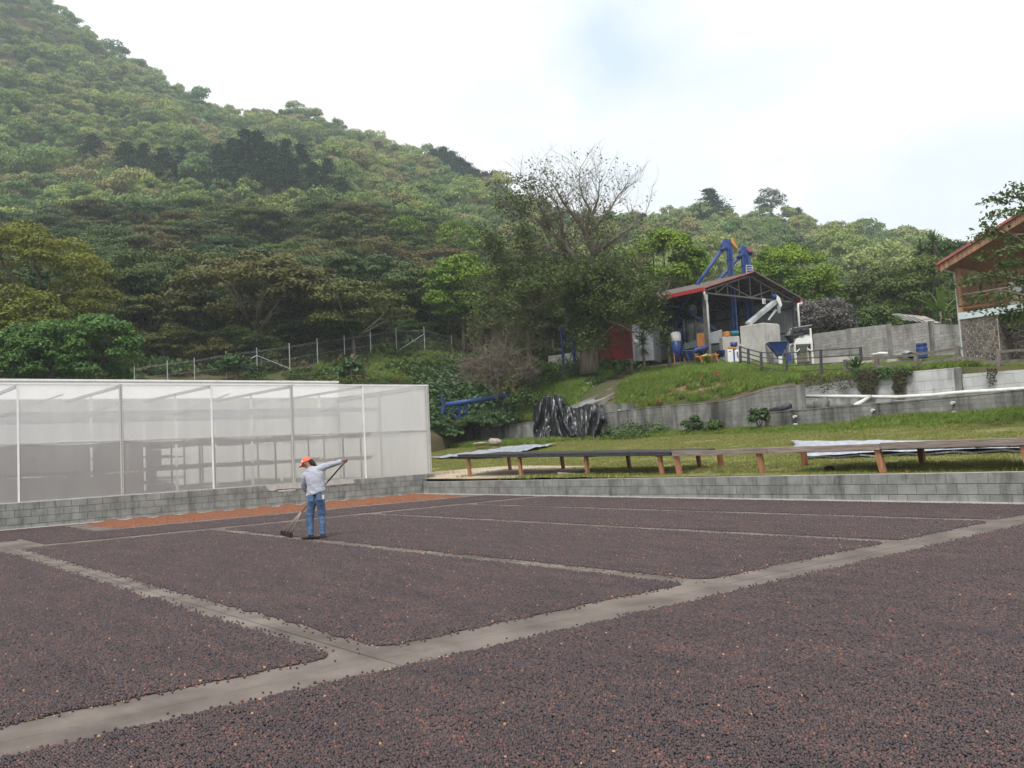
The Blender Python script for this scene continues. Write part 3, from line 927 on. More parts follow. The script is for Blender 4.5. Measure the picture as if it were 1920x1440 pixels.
# multi-tier drying racks standing inside
m_rackbed = M('rack_bed', (.085, .068, .058), (.14, .115, .10), scale=9, rough=.95)
spots = [(29.3, 'front drying rack behind the greenhouse mesh, its long shelves holding coffee', 17.0), (32.2, 'second drying rack row inside the greenhouse, behind the front one', 16.6),
         (36.6, 'third drying rack row deeper inside the greenhouse', 16.0), (40.6, 'rearmost drying rack row inside the greenhouse by its back wall', 13.5)]
for y, lab, xe in spots:
    t = thing('drying_rack', lab, 'rack', (6, y, 0), 0, 'tiered drying racks inside the greenhouse')
    for z in ((.62, 1.45, 2.28) if y > 30 else (.55, 1.42, 2.26)):
        x = GX0 + .5
        while x < xe - .3:
            b = min(xe, x + 2.7)
            m = MB(); n = 6; vs = []; fs = []
            for i in range(n + 1):
                u = i / n; sag = -.05 * math.sin(u * math.pi)
                for yy in (y, y + 1.3):
                    vs += [(x + (b - x) * u, yy, z + sag), (x + (b - x) * u, yy, z + sag + .09)]
            for i in range(n):
                q = i * 4; p = q + 4
                fs += [(q, p, p + 1, q + 1), (q + 2, q + 3, p + 3, p + 2), (q + 1, p + 1, p + 3, q + 3), (q, q + 2, p + 2, p)]
            fs += [(0, 1, 3, 2), (n * 4, n * 4 + 2, n * 4 + 3, n * 4 + 1)]
            m.add(vs, fs); put('shelf', m, m_rackbed, t)
            x += 2.74
    x = GX0 + .5
    while x < xe + .1:
        for yy in (y - .03, y + 1.33):
            put('leg', MB().beam((x, yy, -.03), (x, yy, 2.42), .05), m_greywood, t)
        x += 2.74
    # cloth skirts hung along the racks at the far left end, each a different length
    for z0, z1, xe_ in ((.35, 1.30, 8.3 + (y - 29) * .38), (1.50, 2.22, 6.9 + (y - 29) * .52)):
        put('side_cloth', MB().box((GX0 + .4, y - .06, z0), (xe_, y - .05, z1)), m_rackbed, t)
    for z in (.98, 1.84):
        put('thin_shelf', MB().box((GX0 + .4, y, z), (9.5 + (y - 29) * .4, y + 1.3, z + .03)), m_rackbed, t)

# ============================================================ WORKER
def skin_mesh(name, nodes, edges, mat, sub=2, smooth=True):
    """nodes: {key: ((x,y,z), (rx,ry))}; grown with a Skin modifier and subdivided"""
    keys = list(nodes); idx = {k: i for i, k in enumerate(keys)}
    me = bpy.data.meshes.new(name)
    me.from_pydata([nodes[k][0] for k in keys], [(idx[a], idx[b]) for a, b in edges], [])
    o = bpy.data.objects.new(name, me); COL.objects.link(o)
    sk = o.modifiers.new('skin', 'SKIN'); sk.use_smooth_shade = True; sk.branch_smoothing = .6
    for i, k in enumerate(keys):
        r = nodes[k][1]; r = r if hasattr(r, '__len__') else (r, r)
        me.skin_vertices[0].data[i].radius = r
    me.skin_vertices[0].data[0].use_root = True
    s = o.modifiers.new('sub', 'SUBSURF'); s.levels = sub; s.render_levels = sub
    dg = bpy.context.evaluated_depsgraph_get(); dg.update()
    nm = bpy.data.meshes.new_from_object(o.evaluated_get(dg))
    bpy.data.objects.remove(o)
    nm.name = name; nm.materials.clear(); nm.materials.append(mat)
    nm.polygons.foreach_set('use_smooth', [True] * len(nm.polygons))
    return nm


# local frame of the worker: x = right in the picture, y = away from the viewer, z = up
wk = thing('person', 'worker seen from behind in grey long-sleeved shirt, blue jeans and coral cap, raking coffee', 'person', (7.98, 15.95, 0), math.atan2(BX[0], AX[0]))
body_nodes = {
    'pelvis': ((.00, .02, .80), (.130, .105)), 'waist': ((-.0, .03, .95), (.105, .08)), 'chest': ((-.01, .04, 1.14), (.115, .085)),
    'upchest': ((-.05, .06, 1.27), (.10, .075)), 'neck': ((-.10, .08, 1.37), (.050, .055)), 'skull0': ((-.155, .108, 1.425), (.072, .080)), 'skull': ((-.175, .12, 1.475), (.088, .098)), 'crown': ((-.165, .125, 1.53), (.055, .065)),
    'hipL': ((-.085, .02, .76), (.085, .085)), 'kneeL': ((-.135, .05, .42), (.058, .06)), 'calfL': ((-.135, .03, .27), (.052, .055)), 'ankL': ((-.13, .02, .08), (.038, .042)), 'toeL': ((-.24, .065, .03), (.025, .02)),
    'hipR': ((.085, .02, .77), (.085, .085)), 'kneeR': ((.085, .06, .42), (.058, .06)), 'calfR': ((.10, .035, .27), (.052, .055)), 'ankR': ((.10, .02, .08), (.038, .042)), 'toeR': ((-.01, .065, .03), (.025, .02)),
    'shL': ((-.185, .065, 1.215), (.05, .05)), 'elL': ((-.25, .16, 1.01), (.036, .036)), 'wrL': ((-.165, .33, .86), (.026, .026)),
    'shR': ((.10, .05, 1.335), (.05, .05)), 'elR': ((.33, .06, 1.42), (.036, .036)), 'wrR': ((.515, .04, 1.475), (.027, .027)),
}
be = [('pelvis', 'waist'), ('waist', 'chest'), ('chest', 'upchest'), ('upchest', 'neck'), ('neck', 'skull0'), ('skull0', 'skull'), ('skull', 'crown'),
      ('pelvis', 'hipL'), ('hipL', 'kneeL'), ('kneeL', 'calfL'), ('calfL', 'ankL'), ('ankL', 'toeL'), ('pelvis', 'hipR'), ('hipR', 'kneeR'), ('kneeR', 'calfR'), ('calfR', 'ankR'), ('ankR', 'toeR'),
      ('upchest', 'shL'), ('shL', 'elL'), ('elL', 'wrL'), ('upchest', 'shR'), ('shR', 'elR'), ('elR', 'wrR')]


def hand(pre, wr, palm_dir, curl_dir, side):
    """palm, four curled fingers and a thumb closing round the handle"""
    w = Vector(wr); p = Vector(palm_dir).normalized(); c = Vector(curl_dir).normalized(); s = Vector(side).normalized()
    n = {}; e = []
    n[pre + 'palm'] = (tuple(w + p * .05), (.030, .020)); e.append((pre, pre + 'palm'))
    for i, (off, ln) in enumerate(((-.028, .030), (-.010, .034), (.010, .032), (.028, .026))):
        a = w + p * .085 + s * off; b = a + p * ln * .5 + c * ln * .7; d = b + c * ln * .7 - p * ln * .5
        n[pre + 'f%da' % i] = (tuple(a), (.0095, .0095)); n[pre + 'f%db' % i] = (tuple(b), (.009, .009)); n[pre + 'f%dc' % i] = (tuple(d), (.0075, .0075))
        e += [(pre + 'palm', pre + 'f%da' % i), (pre + 'f%da' % i, pre + 'f%db' % i), (pre + 'f%db' % i, pre + 'f%dc' % i)]
    a = w + p * .035 + s * .036; b = a + c * .035 + p * .015
    n[pre + 'ta'] = (tuple(a), (.011, .011)); n[pre + 'tb'] = (tuple(b), (.009, .009))
    e += [(pre + 'palm', pre + 'ta'), (pre + 'ta', pre + 'tb')]
    return n, e


HA, HB = Vector((-.83, .67, .10)), Vector((.60, .035, 1.475))      # the rake handle, bottom to top
hd = (HB - HA).normalized()
for pre, wr, pd, cd in (('wrR', (.515, .04, 1.475), (.9, 0, .15), (.2, .5, -.8)), ('wrL', (-.165, .33, .86), (.75, .45, -.2), (.3, -.2, -.9))):
    n_, e_ = hand(pre, wr, pd, cd, hd)
    body_nodes.update(n_); be += e_
bm_ = skin_mesh('body', body_nodes, be, m_skin)
obj('body', bm_, wk)
# shirt: torso and both sleeves, hem open over the jeans
rings = [((.0, .02, .865), .180, .135, .26), ((.0, .02, .870), .190, .145, .26), ((.004, .02, .95), .180, .135, .22), ((.004, .02, 1.04), .170, .128, .20), ((-.005, .03, 1.14), .178, .130, .25), ((-.02, .045, 1.23), .188, .125, .34),
         ((-.04, .055, 1.30), .168, .110, .42), ((-.065, .062, 1.35), .125, .092, .40), ((-.085, .07, 1.385), .078, .072, .30), ((-.098, .075, 1.40), .066, .062, .25)]
NR = 28; m = MB(); vs = []; fs = []
for c, rx, ry, t_ in rings:
    for k in range(NR):
        a = 2 * math.pi * k / NR
        vs.append((c[0] + rx * math.cos(a), c[1] + ry * math.sin(a), c[2] + t_ * rx * math.cos(a)))
for i in range(len(rings) - 1):
    for k in range(NR): fs.append((i * NR + k, i * NR + (k + 1) % NR, (i + 1) * NR + (k + 1) % NR, (i + 1) * NR + k))
m.add(vs, fs)
m.tube([(-.13, .06, 1.24), (-.19, .065, 1.215), (-.225, .10, 1.12), (-.25, .16, 1.01), (-.235, .22, .95), (-.165, .33, .86)], [.080, .082, .068, .062, .054, .036], 14)
m.tube([(.03, .05, 1.29), (.10, .05, 1.345), (.20, .055, 1.39), (.33, .06, 1.42), (.43, .05, 1.445), (.52, .04, 1.472)], [.085, .082, .066, .058, .048, .035], 14)
tmp = m.build('shirt', m_shirt, None, smooth=True)
bm = bmesh.new(); bm.from_mesh(tmp.data)
bmesh.ops.subdivide_edges(bm, edges=bm.edges[:], cuts=2, use_grid_fill=True, smooth=.6)
bm.to_mesh(tmp.data); bm.free()
sm_ = tmp.data; bpy.data.objects.remove(tmp)
sm_.polygons.foreach_set('use_smooth', [True] * len(sm_.polygons))
for v in sm_.vertices:           # cloth folds across the back and elbows
    c = v.co
    c += v.normal * (.011 * mnoise.noise((c.x * 5, c.y * 5, c.z * 20 + c.x * 9)) + .005 * mnoise.noise((c.x * 20, c.y * 20, c.z * 20)))
obj('shirt', sm_, wk)
jn = {'hips': ((.0, .02, .80), (.165, .130)), 'top': ((.0, .02, .90), (.155, .12)), 'hipL': ((-.090, .02, .70), (.100, .105)), 'thL': ((-.118, .035, .56), (.086, .09)), 'kneeL': ((-.138, .05, .42), (.074, .077)), 'calfL': ((-.138, .03, .28), (.068, .072)), 'ankL': ((-.13, .02, .12), (.058, .062)), 'cuffL': ((-.13, .02, .055), (.060, .064)),
      'hipR': ((.095, .02, .71), (.100, .105)), 'thR': ((.092, .04, .56), (.086, .09)), 'kneeR': ((.088, .06, .42), (.074, .077)), 'calfR': ((.103, .035, .28), (.066, .070)), 'ankR': ((.10, .02, .12), (.056, .060)), 'cuffR': ((.10, .02, .055), (.058, .062))}
je = [('hips', 'top'), ('hips', 'hipL'), ('hipL', 'thL'), ('thL', 'kneeL'), ('kneeL', 'calfL'), ('calfL', 'ankL'), ('ankL', 'cuffL'), ('hips', 'hipR'), ('hipR', 'thR'), ('thR', 'kneeR'), ('kneeR', 'calfR'), ('calfR', 'ankR'), ('ankR', 'cuffR')]
jm = skin_mesh('jeans', jn, je, m_jeans, 3)
for v in jm.vertices:
    c = v.co; k = 1 if c.z < .55 else .5
    c += v.normal * (.010 * k * mnoise.noise((c.x * 5, c.y * 5, c.z * 26)))
jo = obj('jeans', jm, wk)
for x, z in ((-.075, .80), (.085, .82)):
    o = MB().box((x - .055, -.112, z - .07), (x + .055, -.104, z + .06)).build('pocket', m_jeans, jo, bevel=.003)
MB().box((.13, -.085, .76), (.175, -.06, .84)).build('rag', m_white, wk, bevel=.006)
# shoes: toes to the left
for sx, sy in ((-.13, .02), (.10, .02)):
    m = MB(); vs = []; fs = []
    prof = [(.07, .035, .05, .075), (.03, .046, .05, .09), (-.05, .046, .045, .075), (-.13, .047, .035, .055), (-.17, .035, .03, .045), (-.19, .012, .028, .035)]
    for x, hw, zc, ht in prof:
        for k in range(10):
            a = 2 * math.pi * k / 10
            vs.append((sx + x, sy + .30 * -x + hw * math.cos(a), max(.001, ht * .5 + ht * .5 * math.sin(a))))
    for i in range(len(prof) - 1):
        for k in range(10):
            fs.append((i * 10 + k, i * 10 + (k + 1) % 10, (i + 1) * 10 + (k + 1) % 10, (i + 1) * 10 + k))
    fs += [tuple(range(10)), tuple(range((len(prof) - 1) * 10, len(prof) * 10))]
    m.add(vs, fs).build('shoe', m_shoe, wk, smooth=True)
# head direction: down and to the left
hc = Vector((-.175, .125, 1.475)); fd = Vector((-.86, .35, -.38)).normalized(); hu = Vector((-.30, .15, .94)); hu = (hu - fd * hu.dot(fd)).normalized(); hr = fd.cross(hu)


def hp(f, u, r_): return hc + fd * f + hu * u + hr * r_


cap = MB(); vs = []; fs = []; n = 18
for i in range(8):
    a = i / 7 * math.pi / 2
    for k in range(n):
        b = 2 * math.pi * k / n
        vs.append(hp(.112 * math.cos(a) * math.cos(b), .012 + .108 * math.sin(a), .096 * math.cos(a) * math.sin(b)))
for i in range(7):
    for k in range(n): fs.append((i * n + k, i * n + (k + 1) % n, (i + 1) * n + (k + 1) % n, (i + 1) * n + k))
cap.add(vs, fs)
co_ = cap.build('cap', m_cap, wk, smooth=True)
co_.data.materials.append(m_capwhite)
for i, p in enumerate(co_.data.polygons):          # white front panel
    c = p.center - hc
    if c.dot(fd) > .035 and c.dot(hu) > .035: p.material_index = 1
br = MB(); vs = []; fs = []
for i in range(5):
    for k in range(9):
        b = -1.0 + 2.0 * k / 8
        R = .112 + .085 * i / 4 * math.cos(b * .8)
        vs.append(hp(R * math.cos(b) if i else .106 * math.cos(b), .010 - .018 * i / 4 - .012 * abs(b) ** 2, .096 * math.sin(b) * (1 + .05 * i)))
for i in range(4):
    for k in range(8): fs.append((i * 9 + k, i * 9 + k + 1, (i + 1) * 9 + k + 1, (i + 1) * 9 + k))
br.add(vs, fs); bo = br.build('cap_brim', m_cap, co_, smooth=True)
so = bo.modifiers.new('thick', 'SOLIDIFY'); so.thickness = .006
# hair falling behind to the neck, ear, nose, eyes, mouth
hn = {'a': (tuple(hp(-.075, .03, 0)), (.070, .055)), 'b': (tuple(hp(-.108, -.035, .0)), (.066, .05)), 'c': (tuple(hp(-.135, -.105, .005)), (.052, .042)), 'd': (tuple(hp(-.155, -.17, .01)), (.032, .030))}
obj('hair', skin_mesh('hair', hn, [('a', 'b'), ('b', 'c'), ('c', 'd')], m_hair), wk)
for s in (-1, 1):
    e = MB(); v_, f_ = lathe([(.004, -.022), (.013, -.012), (.015, .006), (.009, .02), (.002, .024)], 8); e.add([hp(-.005, -.02, s * .086) + Vector(v) for v in v_], f_)
    e.build('ear', m_skin, wk, smooth=True)
    e = MB(); v_, f_ = lathe([(.002, -.008), (.009, -.003), (.009, .003), (.002, .008)], 8); e.add([hp(.088, -.018, s * .032) + Vector(v) for v in v_], f_)
    e.build('eye', m_capwhite, wk, smooth=True)
MB().tube([hp(.090, -.01, 0), hp(.108, -.038, 0), (hp(.092, -.052, 0))], [.008, .013, .010], 8).build('nose', m_skin, wk, smooth=True)
MB().tube([hp(.080, -.076, -.02), hp(.088, -.075, 0), hp(.080, -.076, .02)], [.004, .006, .004], 6).build('mouth', m_rooftin, wk, smooth=True)

# the wooden rake with its braced board head
rk = thing('wooden_rake', 'long-handled wooden rake with braced dark board head, held by the worker', 'rake', (7.98, 15.95, 0), math.atan2(BX[0], AX[0]))
mid = HA.lerp(HB, .40)
MB().tube([HA.lerp(HB, .30), HA.lerp(HB, .55), HA.lerp(HB, .72)], .016, 10).build('handle', m_handle, rk, smooth=True)
MB().tube([HA.lerp(HB, .72), HA.lerp(HB, .9), HB + hd * .03], .0155, 10).build('handle_grip', m_handledark, rk, smooth=True)
sidev = Vector((.80, .0, -.02)).cross(Vector((0, 0, 1))).normalized()
bd = Vector((.80, -.42, -.0)).normalized()
hb0, hb1 = HA - bd * .06 + Vector((0, 0, -.02)), HA + bd * .24 + Vector((0, 0, -.05))
MB().beam(hb0 + Vector((0, 0, .02)), hb1 + Vector((0, 0, .0)), .03, .10).build('board', m_darkwood, rk, bevel=.004)
for t_, r_ in ((.12, .013), (.45, .016), (.85, .012)):
    MB().tube([hb0.lerp(hb1, t_) + Vector((0, 0, .03)), HA.lerp(HB, .31)], [r_ * 1.1, r_ * .8], 8).build('brace', m_handle, rk, smooth=True)

# ============================================================ LAWN, TERRAIN
def hy(x): return 834 - (x - 1000) * .0506


def lawn_z(X, Y):
    t = (X - 18.49) / 17.2
    return .56 + max(0, min(1, t)) * 1.17 + (.10 * max(0, min(1, (Y - 25) / 20)) * t) + .03 * mnoise.noise((X * .3, Y * .3, 0))


def grid_mesh(name, fx, nu, nv, mat, kind='structure'):
    V = [fx(i / (nu - 1), j / (nv - 1)) for j in range(nv) for i in range(nu)]
    q = np.arange(nu * nv).reshape(nv, nu)
    F = np.stack([q[:-1, :-1].ravel(), q[:-1, 1:].ravel(), q[1:, 1:].ravel(), q[1:, :-1].ravel()], 1)
    o = obj(name, mesh_np(name, np.array([tuple(v) for v in V]), F, mat, smooth=True))
    if kind: o['kind'] = kind
    return o


def lawn_pt(u, v):
    X = 18.485 + (37.2 - 18.485) * u; Y = -12 + 64 * v
    return (X, Y, lawn_z(X, Y))


grid_mesh('lawn', lawn_pt, 60, 160, m_lawn)
def dirt_pt(u, v):
    a = v * 2 * math.pi; r = u
    X = 20.2 + 2.2 * r * math.cos(a) * (1 + .15 * math.sin(3 * a)); Y = 25.8 + 5.0 * r * math.sin(a) * (1 + .1 * math.cos(5 * a))
    return (max(18.49, X), Y, lawn_z(max(18.49, X), Y) + .012 - .03 * (r > .95))


grid_mesh('dirt_patch', dirt_pt, 8, 40, m_dirt)

# control columns: px column -> [(forward distance, px row of the bare ground)] ; far ground lies under its trees
COLS = {
    -420: [(46, 862), (60, 790), (66, 735), (95, 640), (130, 560), (170, 480), (200, 450), (260, 330), (380, 60), (480, -160), (580, -200), (900, 300)],
    0: [(46, 862), (60, 780), (66, 717), (95, 628), (130, 545), (170, 470), (200, 440), (260, 340), (380, 130), (480, -60), (580, -70), (900, 300)],
    120: [(46, 860), (60, 780), (66, 716), (95, 628), (130, 545), (170, 465), (200, 435), (260, 340), (380, 165), (480, 40), (580, 60), (900, 350)],
    250: [(46, 858), (60, 780), (67, 716), (95, 628), (130, 545), (170, 455), (200, 430), (260, 345), (380, 210), (480, 135), (580, 180), (900, 400)],
    420: [(48, 850), (60, 765), (69, 706), (95, 628), (130, 540), (168, 450), (200, 425), (260, 350), (380, 270), (470, 232), (570, 260), (900, 440)],
    600: [(49, 845), (60, 745), (73, 680), (95, 628), (130, 540), (165, 455), (200, 430), (260, 360), (370, 285), (450, 238), (560, 270), (900, 480)],
    730: [(50, 836), (60, 740), (76, 664), (98, 625), (130, 550), (165, 470), (200, 445), (260, 385), (350, 330), (430, 292), (560, 330), (900, 520)],
    830: [(56, 826), (64, 740), (79, 660), (100, 628), (130, 565), (165, 500), (200, 470), (260, 415), (340, 350), (400, 322), (560, 360), (900, 540)],
    870: [('X', 36.5, 792), (66, 738), (80, 662), (100, 635), (130, 580), (165, 520), (200, 490), (250, 447), (320, 389), (380, 352), (560, 394), (900, 560)],
    960: [('X', 36.5, 794), (63, 752), (77, 676), (100, 650), (130, 595), (165, 540), (200, 505), (250, 462), (310, 404), (360, 376), (520, 414), (900, 580)],
    1060: [('X', 36.5, 781), (58, 728), (68, 684), (100, 655), (130, 605), (165, 550), (200, 515), (250, 480), (300, 455), (345, 432), (500, 460), (900, 600)],
    1150: [('X', 36.5, 774), (55, 724), (65, 686), (100, 655), (130, 610), (165, 560), (200, 520), (250, 490), (300, 465), (335, 442), (500, 470), (900, 600)],
    1250: [('X', 36.5, 762), (52, 712), (62, 688), (100, 655), (130, 610), (165, 560), (200, 520), (250, 490), (300, 465), (330, 440), (500, 470), (900, 610)],
    1350: [('X', 36.5, 752), (49, 700), (60, 684), (100, 650), (130, 610), (165, 560), (200, 515), (250, 485), (300, 460), (330, 435), (500, 470), (900, 610)],
    1440: [('X', 36.6, 730), (47, 698), (58, 681), (100, 640), (130, 605), (165, 555), (200, 515), (250, 485), (300, 460), (330, 433), (500, 470), (900, 610)],
    1497: [('X', 36.6, 728), (46, 701), (57, 680), (100, 635), (130, 600), (165, 555), (200, 515), (250, 485), (300, 465), (330, 440), (500, 480), (900, 610)],
    1500: [('X', 38.62, 722), (45, 702), (57, 680), (100, 635), (130, 600), (165, 555), (200, 515), (250, 485), (300, 465), (330, 440), (500, 480), (900, 610)],
    1600: [('X', 38.62, 708), (43, 702), (55, 682), (100, 630), (130, 600), (165, 560), (200, 525), (250, 495), (300, 478), (330, 458), (500, 500), (900, 610)],
    1700: [('X', 38.62, 697), (41, 692), (53, 678), (100, 625), (130, 600), (165, 565), (200, 535), (250, 510), (300, 492), (330, 473), (500, 510), (900, 610)],
    1800: [('X', 38.62, 688), (40, 686), (50, 677), (100, 620), (130, 600), (165, 570), (200, 545), (250, 525), (300, 510), (330, 492), (500, 520), (900, 610)],
    1960: [('X', 38.62, 688), (38.5, 686), (48, 676), (100, 615), (130, 600), (165, 575), (200, 555), (250, 540), (300, 530), (330, 515), (500, 530), (900, 610)],
    2500: [('X', 38.62, 660), (36, 656), (46, 640), (100, 600), (130, 590), (165, 575), (200, 560), (250, 555), (300, 550), (330, 540), (500, 530), (900, 600)],
}
_cx = sorted(COLS)
_cd = []; _cz = []
for x in _cx:
    dd = []; zz = []
    for k in COLS[x]:
        if k[0] == 'X':
            p = onX(x, k[2], k[1]); d = p.x * AX[1] + p.y * BX[1]
        else:
            p = at(x, k[1], k[0]); d = k[0]
        dd.append(d); zz.append(p.z)
    _cd.append(dd); _cz.append(zz)
_cd = np.array(_cd); _cz = np.array(_cz); _cxa = np.array(_cx, float)


_pl = [COLS[x][0][1] if COLS[x][0][0] == 'X' else None for x in _cx]


def start_d(x):
    """forward distance where the hillside sheet begins in a column"""
    i = int(np.clip(np.searchsorted(_cxa, x) - 1, 0, len(_cxa) - 2)); t = (x - _cxa[i]) / (_cxa[i + 1] - _cxa[i]); t = min(1, max(0, t))
    if _pl[i] and _pl[i + 1]:
        return ((_pl[i] * (1 - t) + _pl[i + 1] * t) + .03) / at(x, hy(x), 1).x
    return _cd[i][0] * (1 - t) + _cd[i + 1][0] * t


def ground(x, d):
    i = int(np.clip(np.searchsorted(_cxa, x) - 1, 0, len(_cxa) - 2)); t = (x - _cxa[i]) / (_cxa[i + 1] - _cxa[i]); t = min(1, max(0, t))
    dd = _cd[i] * (1 - t) + _cd[i + 1] * t; zz = _cz[i] * (1 - t) + _cz[i + 1] * t
    return float(np.interp(d, dd, zz))


def gp(x, d, dz=0):
    """ground point in column x at forward distance d"""
    p = at(x, hy(x), d)
    n = min(1, max(0, (d - 60) / 60))
    return Vector((p.x, p.y, ground(x, d) + n * 1.5 * mnoise.noise((p.x * .05, p.y * .05, 0)) * (1 + d / 200) + dz))


def hill_mesh():
    xs_ = np.r_[np.arange(-420, 860, 20), np.arange(860, 1497, 12), [1497, 1500], np.arange(1512, 2000, 12), np.arange(2000, 2501, 40)]
    ds = []
    for x in xs_:
        d0 = start_d(x)
        ds.append(d0 * (900 / d0) ** (np.linspace(0, 1, 150)))
    V = []
    for x, dr in zip(xs_, ds):
        p = gp(float(x), float(dr[0])); V.append((p.x, p.y, p.z - 5))
        for d in dr: V.append(tuple(gp(float(x), float(d))))
    n = len(xs_); q = np.arange(n * 151).reshape(n, 151)
    F = np.stack([q[:-1, :-1].ravel(), q[1:, :-1].ravel(), q[1:, 1:].ravel(), q[:-1, 1:].ravel()], 1)
    o = obj('hillside', mesh_np('hillside', np.array(V), F, m_hill, smooth=True)); o['kind'] = 'structure'


hill_mesh()

# ============================================================ DRYING TABLES
def leg(root, top, base, w, mat, name='leg'):
    put(name, MB().beam(base, top, w, w), mat, root, bevel=.006)


tabA = thing('drying_table', 'long low drying table covered with black mesh behind the block wall, orange timber legs', 'table', (19.2, 24, .55))
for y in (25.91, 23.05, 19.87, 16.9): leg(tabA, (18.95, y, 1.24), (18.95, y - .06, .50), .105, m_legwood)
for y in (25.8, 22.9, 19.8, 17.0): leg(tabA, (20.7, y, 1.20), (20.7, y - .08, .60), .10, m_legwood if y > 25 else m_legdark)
zt_ = lambda y: 1.18 + (y - 16.5) * .016
top_ = MB(); vs = []; fs = []
ysn = [16.4 + .5 * i for i in range(21)]
for i, y in enumerate(ysn):
    for j, x in enumerate((18.80, 18.86, 19.4, 20.0, 20.75, 20.82)):
        z = zt_(y) + (0.06 if j in (1, 4) else (.075 if j else -.045)) + .012 * mnoise.noise((x, y * 1.3, 0)) * 2 - (.05 if 1 < j < 4 else 0) + (-.05 if j == 5 else 0) 
        vs.append((x, y, z))
for i in range(len(ysn) - 1):
    for j in range(5): fs.append((i * 6 + j, i * 6 + j + 1, i * 6 + 7 + j, i * 6 + 6 + j))
top_.add(vs, fs); o = put('mesh_cloth', top_, m_net, tabA, smooth=False)
sm1 = o.modifiers.new('thick', 'SOLIDIFY'); sm1.thickness = .01
for y0, y1 in ((16.4, 20.0), (20.0, 23.2), (23.2, 26.4)):
    put('side_rail', MB().beam((18.84, y0 + .01, zt_(y0) - .02), (18.84, y1 - .01, zt_(y1) - .02), .05, .09), m_net, tabA)
    put('side_rail', MB().beam((20.78, y0 + .01, zt_(y0) - .04), (20.78, y1 - .01, zt_(y1) - .04), .05, .09), m_net, tabA)
for y in (17.0, 19.8, 22.9, 25.9): put('cross_bar', MB().beam((18.9, y, zt_(y) - .06), (20.75, y, zt_(y) - .06), .06), m_legdark, tabA)

tabB = thing('drying_table', 'long low drying table with weathered grey planks behind the block wall, nearest the right edge', 'table', (19.2, 12, .6))
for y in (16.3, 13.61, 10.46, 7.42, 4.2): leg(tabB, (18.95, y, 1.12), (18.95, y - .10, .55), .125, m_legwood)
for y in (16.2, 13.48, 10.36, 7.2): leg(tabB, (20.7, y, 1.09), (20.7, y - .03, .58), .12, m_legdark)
zb_ = lambda y: 1.16 - max(0, 12 - y) * .006
for k, (y0, y1, dz) in enumerate(((16.35, 13.3, 0), (13.28, 10.35, .005), (10.33, 6.9, .04), (6.88, 3.6, .05))):
    put('side_board', MB().beam((18.86, y0, zb_(y0) + dz), (18.86, y1, zb_(y1) + dz + .01), .045, .14), m_greywood, tabB, bevel=.006)
    put('side_board', MB().beam((20.82, y0, zb_(y0) + dz - .02), (20.82, y1, zb_(y1) + dz - .01), .045, .12), m_greywood, tabB, bevel=.006)
y = 16.3
while y > 3.7:
    put('cross_plank', MB().beam((18.90, y, zb_(y) - .045), (20.80, y, zb_(y) - .045), .16, .03), m_greywood, tabB)
    y -= .62
put('black_cloth', MB().box((18.90, 3.8, 1.085), (20.79, 12.5, 1.10)), m_net, tabB)
for y in (16.2, 13.4, 10.35, 7.3): put('spacer', MB().box((18.85, y - .18, 1.20), (19.1, y + .18, 1.235)), m_legwood, tabB)

# things lying on the grass
def rock(name, label, cat, loc, s, mat, seed, flat=.7):
    V0, F0 = ICO2
    r = np.random.default_rng(seed)
    V = V0 * (1 + r.normal(0, .16, (len(V0), 1))) * np.array([s[0], s[1], s[2]])
    o = obj(name, mesh_np(name, V, F0, mat), None, loc)
    return tag(o, label, cat)


def lawn_on(x, y):
    """point of the lawn seen along a ray"""
    X = 18.6
    while X < 35.4:
        p = onX(x, y, X)
        if p.z <= lawn_z(X, p.y): break
        X += .1
    return Vector((p.x, p.y, lawn_z(p.x, p.y)))


rock('stump', 'short charred black stump just behind the block wall near a table leg', 'stump', onX(1555, 884, 19.4), (.10, .13, .14), m_darkwood, 3)
rock('boulder', 'pale broken boulder lying in the grass left of the black tarpaulin', 'rock', onX(928, 829, 31), (.34, .42, .24), m_rock, 5)
rock('rock', 'flat pale rock lying in the grass by the greenhouse corner', 'rock', onX(902, 832, 31.4), (.5, .4, .10), m_dirt, 6)
o = MB((19.2, 20.8, .6)).box((19.05, 20.2, .52), (19.35, 21.3, .66)).build('concrete_slab', m_rock, bevel=.02); o.rotation_euler = (0.05, .1, .1)
tag(o, 'small pinkish slab resting on the grass just over the block wall', 'slab')
rock('rock', 'dark small rock in the grass just over the block wall under the mesh table', 'rock', onX(962, 897, 18.9), (.14, .2, .07), m_hill, 8)


def plastic(name, label, corners, mat, n=26, amp=.05, seed=0):
    """loose plastic sheet lying on the lawn, wrinkled"""
    c = [Vector(p) for p in corners]
    def f(u, v):
        p = c[0].lerp(c[1], u).lerp(c[3].lerp(c[2], u), v)
        w = .25 * mnoise.noise((u * 4 + seed, v * 3, 1)) + .1 * mnoise.noise((u * 14 + seed, v * 9, 4))
        X, Y = p.x + w * (abs(u - .5) * 1.4), p.y + w * 1.6
        X = max(18.7, X)
        return (X, Y, lawn_z(X, Y) + .04 + amp * (1 + mnoise.noise((X * 1.6 + seed, Y * .9, 0)) + .8 * abs(mnoise.noise((X * 4, Y * 1.7, seed + 2)))))
    o = grid_mesh(name, f, n, n * 2, mat, kind=None)
    so = o.modifiers.new('thick', 'SOLIDIFY'); so.thickness = .004
    return tag(o, label, 'plastic sheet')


